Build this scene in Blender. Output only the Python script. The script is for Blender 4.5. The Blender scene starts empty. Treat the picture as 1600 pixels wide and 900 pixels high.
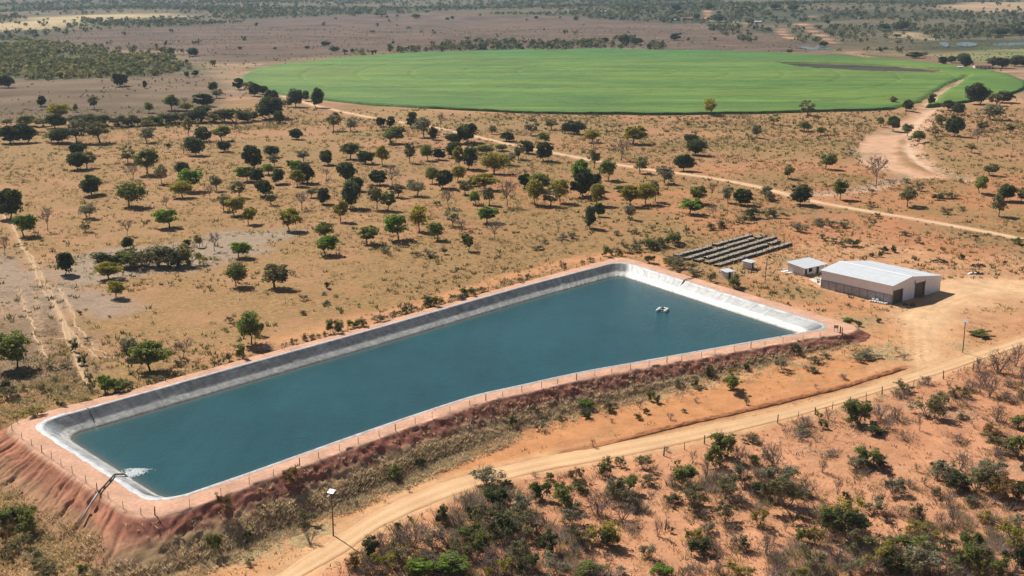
import bpy, math, random
import numpy as np
from mathutils import Vector, Matrix

scene = bpy.context.scene
# ---------------------------------------------------------------- camera
cam = bpy.data.cameras.new('Camera'); cam_ob = bpy.data.objects.new('Camera', cam)
scene.collection.objects.link(cam_ob); scene.camera = cam_ob
cam.sensor_width = 36; cam.lens = 42.75
cam.clip_start = 1; cam.clip_end = 40000
cam_ob.location = (0, 0, 90); cam_ob.rotation_euler = (math.radians(90 - 14.4), 0, 0)
# ---------------------------------------------------------------- sky and sun
SUN_AZ = math.radians(-39.5)     # from +Y (away from the camera) towards +X; negative = left
SUN_EL = math.radians(45)
world = bpy.data.worlds.new('World'); scene.world = world; world.use_nodes = True
wn = world.node_tree.nodes; wl = world.node_tree.links
sky = wn.new('ShaderNodeTexSky'); sky.sky_type = 'NISHITA'; sky.sun_disc = False
sky.sun_elevation = SUN_EL; sky.sun_rotation = SUN_AZ
sky.altitude = 600; sky.air_density = 1.0; sky.dust_density = 1.5; sky.ozone_density = 1.0
wl.new(sky.outputs['Color'], wn['Background'].inputs['Color'])
wn['Background'].inputs['Strength'].default_value = 0.05
sun = bpy.data.lights.new('sun', 'SUN'); sun.energy = 5.0; sun.angle = math.radians(.53); sun.color = (1, .955, .88)
sun_ob = bpy.data.objects.new('sun', sun); scene.collection.objects.link(sun_ob)
SUN_DIR = Vector((math.sin(SUN_AZ) * math.cos(SUN_EL), math.cos(SUN_AZ) * math.cos(SUN_EL), math.sin(SUN_EL)))
sun_ob.rotation_euler = (-SUN_DIR).to_track_quat('-Z', 'Y').to_euler()
sun_ob.location = (-200, 300, 400)
# ---------------------------------------------------------------- exposure and render
scene.view_settings.view_transform = 'Standard'; scene.view_settings.look = 'None'
scene.view_settings.exposure = 0.3; scene.view_settings.gamma = 1
scene.view_settings.use_curve_mapping = False
scene.render.engine = 'CYCLES'
scene.cycles.max_bounces = 6; scene.cycles.diffuse_bounces = 3; scene.cycles.volume_bounces = 1
scene.cycles.transparent_max_bounces = 6
scene.render.resolution_x = 1024; scene.render.resolution_y = 576

# ---------------------------------------------------------------- terrain maths
def sstep(x, a, b):
    t = np.clip((np.asarray(x, float) - a) / (b - a), 0, 1)
    return t * t * (3 - 2 * t)

def vnoise(x, y, seed=0):
    x = np.asarray(x, float); y = np.asarray(y, float)
    xi = np.floor(x).astype(np.int64); yi = np.floor(y).astype(np.int64)
    fx = x - xi; fy = y - yi
    fx = fx * fx * (3 - 2 * fx); fy = fy * fy * (3 - 2 * fy)
    def h(i, j):
        n = (i * 374761393 + j * 668265263 + seed * 974634777) & 0xffffffff
        n = ((n ^ (n >> 13)) * 1274126177) & 0xffffffff
        return ((n ^ (n >> 16)) & 0xffff) / 65535.0
    a = h(xi, yi); b = h(xi + 1, yi); c = h(xi, yi + 1); d = h(xi + 1, yi + 1)
    return (a * (1 - fx) + b * fx) * (1 - fy) + (c * (1 - fx) + d * fx) * fy

def fbm(x, y, seed=0, octs=4):
    s = 0.0; a = 0.5; t = 0.0
    for k in range(octs):
        s = s + a * vnoise(np.asarray(x) * 2 ** k + 17.3 * k, np.asarray(y) * 2 ** k - 9.1 * k, seed + k)
        t += a; a *= 0.5
    return s / t

def chaikin(a, n=3, closed=True):
    a = np.asarray(a, float)
    for _ in range(n):
        if closed:
            b = np.roll(a, -1, 0)
            a = np.stack([a * .75 + b * .25, a * .25 + b * .75], 1).reshape(-1, a.shape[1])
        else:
            b = np.stack([a[:-1] * .75 + a[1:] * .25, a[:-1] * .25 + a[1:] * .75], 1).reshape(-1, a.shape[1])
            a = np.concatenate([a[:1], b, a[-1:]])
    return a

def seg_dist(px, py, poly, closed=True):
    """distance to a polyline, and parameter length along it"""
    px = np.asarray(px, float); py = np.asarray(py, float)
    best = np.full(px.shape, 1e9); par = np.zeros(px.shape); acc = 0.0
    n = len(poly)
    for i in range(n if closed else n - 1):
        ax, ay = poly[i][:2]; bx, by = poly[(i + 1) % n][:2]
        dx, dy = bx - ax, by - ay; L2 = dx * dx + dy * dy + 1e-9; L = L2 ** .5
        t = np.clip(((px - ax) * dx + (py - ay) * dy) / L2, 0, 1)
        d = np.hypot(px - ax - t * dx, py - ay - t * dy)
        m = d < best
        best = np.where(m, d, best); par = np.where(m, acc + t * L, par)
        acc += L
    return best, par

def inside(px, py, poly):
    px = np.asarray(px, float); py = np.asarray(py, float)
    c = np.zeros(px.shape, bool); n = len(poly)
    for i in range(n):
        ax, ay = poly[i][:2]; bx, by = poly[(i + 1) % n][:2]
        if ay == by: continue
        m = ((ay > py) != (by > py)) & (px < (bx - ax) * (py - ay) / (by - ay) + ax)
        c ^= m
    return c

def sdist(px, py, poly):
    d, _ = seg_dist(px, py, poly)
    return np.where(inside(px, py, poly), -d, d)

EU = (.673, .740); EV = (.740, -.673); P0 = (-96.5, 238.1)
def ground(x, y):
    """natural ground, crest of the reservoir bank = 0"""
    x = np.asarray(x, float); y = np.asarray(y, float)
    u = (x - P0[0]) * EU[0] + (y - P0[1]) * EU[1]
    v = (x - P0[0]) * EV[0] + (y - P0[1]) * EV[1]
    z = -5.5 * sstep(v, -8, 52) * (1 - .82 * sstep(u, 10, 215))
    z = z - 2.0 * sstep(v, 90, 170) * (1 - .5 * sstep(u, 60, 260))
    z = z - 5.0 * (sstep(v, -14, 5) - sstep(v, -8, 52)) * sstep(-u, 1, 8)
    far = sstep(y, 380, 700)
    z = z - .12 - .25 * (1 - far) * 1.0
    z = z + (fbm(x / 55., y / 55., 3, 3) - .5) * (.5 + 1.0 * far) * 1.2
    hill = sstep(y, 1700, 3400)
    z = z + hill * ((fbm(x / 900., y / 700., 11, 3) - .42) * 60 + sstep(x, 150, 900) * 14)
    z = z + sstep(y, 4600, 8200) * 55 * fbm(x / 1500., y / 1500., 5, 3)
    return z

# coarse outline of the liner's top edge (metres): x, y, crest width outside it
POND = [(-99.3, 237.0, 5.2), (-62.2, 197.5, 5.6), (-48.0, 212.5, 4.6), (-30.3, 232.3, 4.4), (-15.6, 247.5, 4.4), (-7.1, 255.8, 4.4), (0.0, 260.1, 4.4), (15.0, 270.6, 4.4), (33.3, 280.4, 4.4), (65.5, 298.1, 4.6), (84.9, 308.6, 6.0), (35.4, 385.2, 5.0), (0.0, 348.5, 3.6), (-33.9, 309.2, 3.6), (-61.6, 278.9, 3.8), (-79.1, 259.2, 4.0), (-92.1, 244.7, 5.0)]
def pond_frames():
    P = np.array([p[:2] for p in POND]); w = np.array([p[2] for p in POND])
    n = len(P); M = np.zeros_like(P)
    for i in range(n):
        a = P[i] - P[i - 1]; b = P[(i + 1) % n] - P[i]
        a /= np.hypot(*a); b /= np.hypot(*b)
        na = np.array([-a[1], a[0]]); nb = np.array([-b[1], b[0]])
        m = na + nb; m /= np.hypot(*m)
        M[i] = m / max(.45, m @ na)
    A = np.concatenate([P, M, w[:, None]], 1)
    # extra points 9 m either side of the sharp corners keep the rounding tight
    out = []
    for i in range(n):
        a = P[i] - P[i - 1]; b = P[(i + 1) % n] - P[i]; la = np.hypot(*a); lb = np.hypot(*b)
        if (a @ b) / (la * lb) < .8:
            for (j, L) in ((i - 1, la), (i, 0), ((i + 1) % n, lb)):
                if L == 0: out.append(A[i])
                else:
                    t = 14.0 / L; q = A[i] * (1 - t) + A[j] * t; out.append(q)
        else: out.append(A[i])
    A = chaikin(np.array(out), 3)
    d = np.hypot(*(np.roll(A[:, :2], -1, 0) - A[:, :2]).T); s = np.concatenate([[0], np.cumsum(d)])
    return A, s
PF, PS = pond_frames()
POND_LEN = PS[-1]
def pond_at(s):
    """frame at arc length s: x, y, inward mitre x, y, crest width"""
    s = np.asarray(s, float) % POND_LEN
    Aw = np.concatenate([PF, PF[:1]])
    return np.stack([np.interp(s, PS, Aw[:, k]) for k in range(5)], -1)
OUTER = PF[::2, :2] - PF[::2, 2:4] * PF[::2, 4:5]
INNER = PF[::2, :2]
CREST_Z = .12
def bank(x, y):
    d = sdist(x, y, OUTER)
    return np.where(d < 0, CREST_Z, CREST_Z - d / 1.5)
def surf(x, y):
    return np.maximum(ground(x, y), bank(x, y))

# ---------------------------------------------------------------- site survey, metres
ROAD_UP = [(-43.0, 176.0), (-39.6, 182.5), (-34.5, 191.8), (-29.8, 200.4), (-24.9, 208.3), (-18.4, 216.0), (-11.1, 222.4), (0.0, 228.9), (16.7, 237.0), (34.2, 243.9), (56.7, 254.2), (73.2, 263.2), (91.2, 274.5), (111.9, 290.0), (134.7, 306.7), (159.9, 325.0)]
ROAD_LO = [(-37.8, 176.0), (-33.2, 183.6), (-27.6, 191.7), (-24.0, 199.8), (-17.7, 206.8), (-9.7, 214.4), (0.0, 221.1), (12.8, 227.0), (22.8, 230.9), (33.2, 235.9), (44.0, 241.4), (55.4, 247.7), (71.6, 256.8), (89.4, 268.4), (108.7, 281.0), (131.4, 298.6), (156.0, 316.4)]
TRACK_MID = [(-178.1, 947.5), (-137.0, 872.5), (-102.9, 817.7), (-73.4, 776.5), (-38.6, 733.1), (-7.2, 680.2), (23.4, 633.7), (47.8, 601.7), (70.4, 577.0), (88.9, 558.0), (108.0, 534.3), (122.6, 499.8), (130.1, 487.2), (150.4, 468.3), (168.6, 449.0), (183.1, 425.6), (196.2, 404.2)]
SPUR = [(98.8, 276.6), (102.0, 288.4), (106.5, 303.8), (110.9, 318.4), (118.3, 332.5), (130.5, 347.5), (143.1, 355.8), (155.7, 358.3), (175.9, 359.8)]
YARD = [(87.3, 274.1), (99.4, 288.4), (104.4, 306.6), (108.0, 326.7), (116.1, 338.1), (127.7, 355.0), (132.5, 364.4), (143.5, 367.5), (159.2, 366.9), (179.8, 368.3), (170.8, 348.7), (150.6, 345.7), (136.8, 339.1), (126.0, 329.4), (116.1, 312.4), (112.4, 295.9), (114.6, 292.0), (101.9, 279.2)]
YARD_SOFT = [(88.0, 359.9), (93.0, 341.5), (105.7, 328.0), (100.2, 303.9), (81.6, 296.5), (79.3, 275.3), (96.5, 281.5), (136.1, 310.2), (159.1, 323.1), (194.1, 399.5), (172.4, 399.3), (149.1, 394.4), (144.4, 399.2), (142.8, 414.3), (122.4, 429.4), (101.2, 417.8), (77.1, 396.8), (63.5, 378.4), (75.0, 363.5)]
WASH = [(412.8, 1114.0), (370.6, 1030.4), (332.3, 957.2), (298.9, 878.8), (268.3, 825.7), (234.7, 763.8), (207.9, 711.8), (188.7, 662.3), (179.5, 623.1), (178.3, 585.0), (171.1, 545.8), (180.3, 547.3), (191.3, 554.3), (203.8, 569.2), (204.8, 599.6), (209.1, 633.3), (223.8, 684.8), (248.9, 745.6), (281.5, 819.7), (318.3, 901.8), (359.3, 991.0), (405.9, 1092.1)]
STRAND0 = [(413.9, 1113.9), (335.7, 945.4), (283.0, 834.7), (240.2, 746.7), (209.8, 680.3), (192.6, 634.9), (185.6, 593.9), (187.4, 565.1), (196.8, 561.8)]
STRAND1 = [(283.0, 834.7), (242.8, 730.3), (214.3, 653.8), (203.9, 601.7), (203.8, 569.2), (208.4, 552.7)]
STRAND2 = [(240.2, 746.7), (212.8, 706.8), (191.2, 662.6), (181.7, 630.6), (180.6, 598.5), (183.8, 572.8)]
STRAND3 = [(187.4, 565.1), (168.6, 539.3), (150.8, 524.5), (131.8, 515.6)]
WASH_TRACK = [(375.6, 1029.5), (316.0, 902.1), (268.9, 800.9), (234.7, 719.5), (215.0, 659.2), (204.9, 614.8), (201.0, 578.9)]
WASH_TAIL = [(172.6, 550.8), (158.2, 530.9), (146.3, 518.2), (136.1, 510.7), (125.0, 521.7)]
GREY = [(-142.5, 367.7), (-148.9, 397.0), (-139.7, 404.9), (-113.1, 420.5), (-108.8, 435.5), (-94.1, 438.0), (-84.7, 445.0), (-76.4, 437.7), (-81.5, 420.8), (-85.7, 397.0), (-98.2, 378.1), (-107.5, 367.5), (-119.4, 360.8), (-131.2, 355.4)]
GREY2 = [(-182.2, 402.2), (-168.0, 399.3), (-145.0, 371.9), (-126.8, 347.9), (-114.3, 344.2), (-104.4, 330.1), (-111.0, 317.0), (-124.3, 330.3), (-129.0, 323.4), (-154.2, 336.8)]
RAVEL = [(-167.8, 359.5), (-141.4, 351.7), (-117.5, 310.8), (-98.1, 268.3), (-108.3, 263.9), (-125.9, 264.0)]
PATH0 = [(-202.8, 474.1), (-181.8, 435.1), (-164.9, 402.4), (-146.8, 366.0), (-131.9, 337.2), (-120.6, 313.9), (-109.1, 289.3), (-96.8, 263.7)]
PATH1 = [(-163.8, 402.4), (-142.4, 359.5), (-127.6, 330.3), (-111.1, 293.5)]
PATH2 = [(-134.7, 351.7), (-115.8, 310.8), (-104.0, 290.8), (-99.9, 285.5)]
PATH3 = [(-146.6, 350.2), (-130.4, 316.9), (-114.0, 283.2)]
PATH4 = [(-141.0, 348.0), (-122.9, 304.8), (-115.1, 288.3)]
PATH5 = [(-117.5, 310.8), (-105.6, 288.2), (-99.9, 283.0), (-93.9, 283.9)]
PATH6 = [(-138.0, 355.5), (-124.8, 331.7)]
PATH7 = [(-131.9, 300.3), (-124.0, 299.1), (-114.6, 300.2)]
RED0 = [(96.4, 474.4), (119.9, 488.3), (152.5, 459.0), (178.3, 413.8), (189.9, 390.3), (178.3, 365.2), (137.3, 372.5), (107.8, 399.3), (89.8, 416.8)]
FRONT = [(-20.5, 227.1), (-5.5, 244.4), (7.0, 252.4), (23.0, 257.4), (44.6, 267.6), (70.8, 284.7), (80.3, 291.5), (96.9, 282.9), (73.7, 265.1), (49.2, 251.8), (27.2, 242.4), (0.0, 229.3), (-12.6, 222.4)]
BERM = [(10.5, 233.9), (21.5, 239.2), (36.0, 247.4), (46.5, 252.6), (57.6, 258.6), (70.8, 265.6), (81.4, 271.8), (96.3, 282.4)]
STRAW = [(-68.6, 182.4), (-62.7, 186.1), (-45.8, 200.9), (-38.2, 210.2), (-25.6, 227.4), (-10.8, 241.5), (-5.5, 243.3), (-13.0, 229.7), (-24.5, 215.3), (-35.0, 204.4), (-42.4, 194.2), (-53.3, 184.7)]
MAUVE_NEAR = [(-495.1, 1080.4), (-377.8, 1117.1), (-308.7, 1188.1), (-255.1, 1076.8), (-222.8, 947.9), (-206.2, 846.9), (-232.9, 807.6), (-348.0, 752.6)]
MAUVE_FAR = [(-707.4, 1802.8), (-694.6, 2073.4), (-584.7, 2271.1), (-504.5, 2581.3), (-365.9, 2967.9), (-152.8, 2976.1), (28.4, 2762.9), (207.8, 2525.4), (310.1, 2410.1), (416.7, 2020.1), (392.5, 1516.8), (429.2, 1380.2), (427.5, 1287.1), (344.8, 1479.8), (237.3, 1528.3), (122.8, 1582.1), (0.0, 1581.8), (-158.3, 1529.1), (-220.9, 1421.5), (-280.6, 1319.5), (-318.6, 1306.4), (-434.6, 1555.7), (-574.2, 1633.5)]
PALE_FAR = [(-984.2, 2222.8), (-998.7, 2625.6), (-925.1, 2905.1), (-793.8, 2944.2), (-732.3, 2750.5), (-797.3, 2584.2), (-855.0, 2480.8), (-796.5, 2275.7), (-798.9, 2095.2), (-872.0, 1966.5)]
PALE_B = [(653.8, 1981.2), (655.4, 2018.0), (618.9, 2052.8), (578.1, 1867.2), (608.5, 1785.4)]
PALE_C = [(495.8, 1428.4), (585.4, 1550.1), (721.4, 1641.7), (609.4, 1383.2), (499.3, 1300.4)]
PALE_D = [(919.3, 2735.6), (1345.0, 3543.7), (1608.4, 3690.3), (1153.1, 2643.0), (961.1, 2599.2)]
SANDY = [(-318.6, 1306.4), (-273.4, 1317.7), (-240.8, 1115.3), (-234.3, 1033.6), (-278.7, 1152.4)]
FTRACK0 = [(553.6, 2695.8), (552.7, 2548.4)]
FTRACK1 = [(544.2, 2490.3), (546.4, 2369.9), (489.2, 1997.3), (443.4, 1705.9)]
FTRACK2 = [(612.1, 2649.5), (628.9, 2616.9), (613.6, 2540.1)]
FTRACK3 = [(411.8, 1812.9), (437.7, 2021.0), (470.9, 2166.4)]
FTRACK4 = [(414.0, 1523.9), (405.2, 1422.0), (401.9, 1340.9)]
FTRACK5 = [(435.4, 2781.3), (409.3, 2594.2), (376.1, 2479.1), (402.6, 2445.9), (465.9, 2357.5)]
FTRACK6 = [(398.8, 1325.4), (409.4, 1231.6), (436.8, 1200.8), (494.3, 1189.0)]
FPOND0 = [(369.0, 1610.7), (388.2, 1625.2), (384.6, 1588.9), (399.3, 1625.7), (412.0, 1626.3), (401.2, 1550.8), (388.2, 1547.1), (370.0, 1548.1)]
FPOND1 = [(592.1, 1720.9), (609.5, 1735.0), (577.7, 1633.7), (559.1, 1596.8), (569.8, 1645.2)]
FPOND2 = [(618.7, 1723.2), (639.4, 1718.9), (624.8, 1655.9), (596.7, 1604.9), (586.3, 1619.9), (590.6, 1646.4)]
FPOND3 = [(652.1, 1682.5), (690.3, 1712.9), (745.5, 1717.8), (725.5, 1671.1), (658.0, 1631.8), (634.1, 1631.0)]
FPOND4 = [(462.9, 3844.2), (508.1, 3813.5), (549.3, 3800.3), (531.8, 3718.1), (464.9, 3747.6)]
MARSH = [(564.8, 1735.5), (649.6, 1797.5), (801.6, 1805.2), (704.5, 1583.7), (554.6, 1531.0), (514.3, 1553.4)]
SLIT = [(280.9, 1308.0), (310.8, 1316.6), (355.3, 1292.0), (395.4, 1269.4), (426.6, 1216.5), (402.1, 1172.0), (340.5, 1191.2), (290.4, 1242.6)]
CUT = [(425.9, 1143.8), (387.4, 1062.6), (348.9, 986.2), (315.3, 911.0), (275.5, 834.5), (253.1, 832.8), (301.9, 902.1), (332.5, 968.2), (366.7, 1038.0), (410.8, 1121.4)]
BELT0 = [(-155.8, 1505.3), (-133.5, 1613.5), (-71.6, 1731.3), (0.0, 1733.6), (143.2, 1732.1), (175.2, 1885.6), (188.3, 1735.4), (209.4, 1557.0), (80.4, 1554.2), (0.0, 1548.0)]
BELT1 = [(319.0, 2062.9), (371.5, 2254.3), (395.2, 2191.8), (364.7, 1811.3), (333.4, 1698.1), (346.9, 1921.4)]
WOOD0 = [(-503.5, 1099.2), (-798.0, 1755.7), (-707.4, 1802.8), (-545.8, 1574.9), (-388.2, 1386.9), (-322.9, 1243.8), (-328.6, 1148.7), (-390.2, 1102.5)]
THICK0 = [(-26.2, 189.4), (-22.4, 195.3), (-16.3, 204.1), (-8.5, 214.9), (-1.2, 217.6), (3.5, 206.4), (11.2, 194.3), (17.3, 187.6), (21.2, 182.9), (-25.3, 181.9)]
THICK1 = [(42.5, 183.5), (48.2, 195.1), (58.0, 207.4), (68.0, 197.6), (82.7, 207.1), (97.5, 214.5), (84.8, 183.1)]
THICK2 = [(29.6, 217.3), (36.8, 224.6), (48.0, 223.2), (55.6, 212.5), (47.3, 207.2), (35.8, 209.4)]
RACKS = [(54.4, 393.4), (86.3, 428.1), (57.0, 389.6), (90.5, 426.7), (60.1, 387.0), (93.7, 424.5), (63.1, 384.5), (93.6, 418.1), (65.9, 381.3), (97.1, 415.2)]
HOUSE = [(91.5, 371.3), (100.1, 377.8), (89.3, 375.9)]
SHEDS = [(76.1, 380.3), (67.0, 368.0)]
POLES = [(-31.6, 197.4), (113.6, 292.9), (77.6, 361.7)]
PAD = [(92.2, 366.4), (99.6, 375.1), (95.0, 357.6), (94.0, 359.2)]
SACKS = [(104.0, 340.6), (104.6, 340.3), (105.2, 339.9), (105.9, 339.5), (106.4, 338.8), (106.9, 338.2), (107.5, 337.6), (108.0, 338.0), (105.9, 340.3), (105.0, 341.1)]
BOARDS = [(86.7, 379.5), (87.4, 377.0), (87.8, 374.5), (86.6, 376.1), (69.4, 365.5)]
SCRAP = [(140.6, 390.1), (151.3, 384.3), (146.9, 374.0)]
MOUND = [(128.4, 332.1), (89.8, 336.1)]
RPOSTS = [(111.4, 279.8), (106.6, 276.5), (102.3, 274.0), (93.7, 269.2), (85.0, 264.4), (80.4, 261.1), (76.2, 258.8), (71.3, 255.7), (66.9, 252.9), (62.7, 251.1), (57.6, 248.3), (44.4, 237.5), (40.1, 237.5), (35.6, 234.6), (30.9, 231.6), (118.8, 283.9), (129.1, 293.0)]
SIGN = [(84.0, 304.4), (84.9, 304.1), (85.3, 303.2), (85.4, 301.5)]
FLOAT = (43.0, 334.8)
BUOYS = [(-72.8, 262.8), (-60.3, 274.9)]
PIPE = [(-73.5, 214.4), (-74.0, 202.0), (-76.0, 196.1)]
HOSE = [(55.8, 362.3), (52.3, 358.7)]
HOSE_END = (50.0, 356.2)
FARMS = [(352.3, 2499.9), (324.1, 2461.4), (467.9, 2367.5), (687.9, 2450.2), (469.6, 1228.3), (446.8, 1228.8), (211.9, 2846.2)]
BRANCHES = [(27.7, 202.0), (52.3, 206.0), (78.9, 275.3), (97.8, 289.7)]
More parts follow.
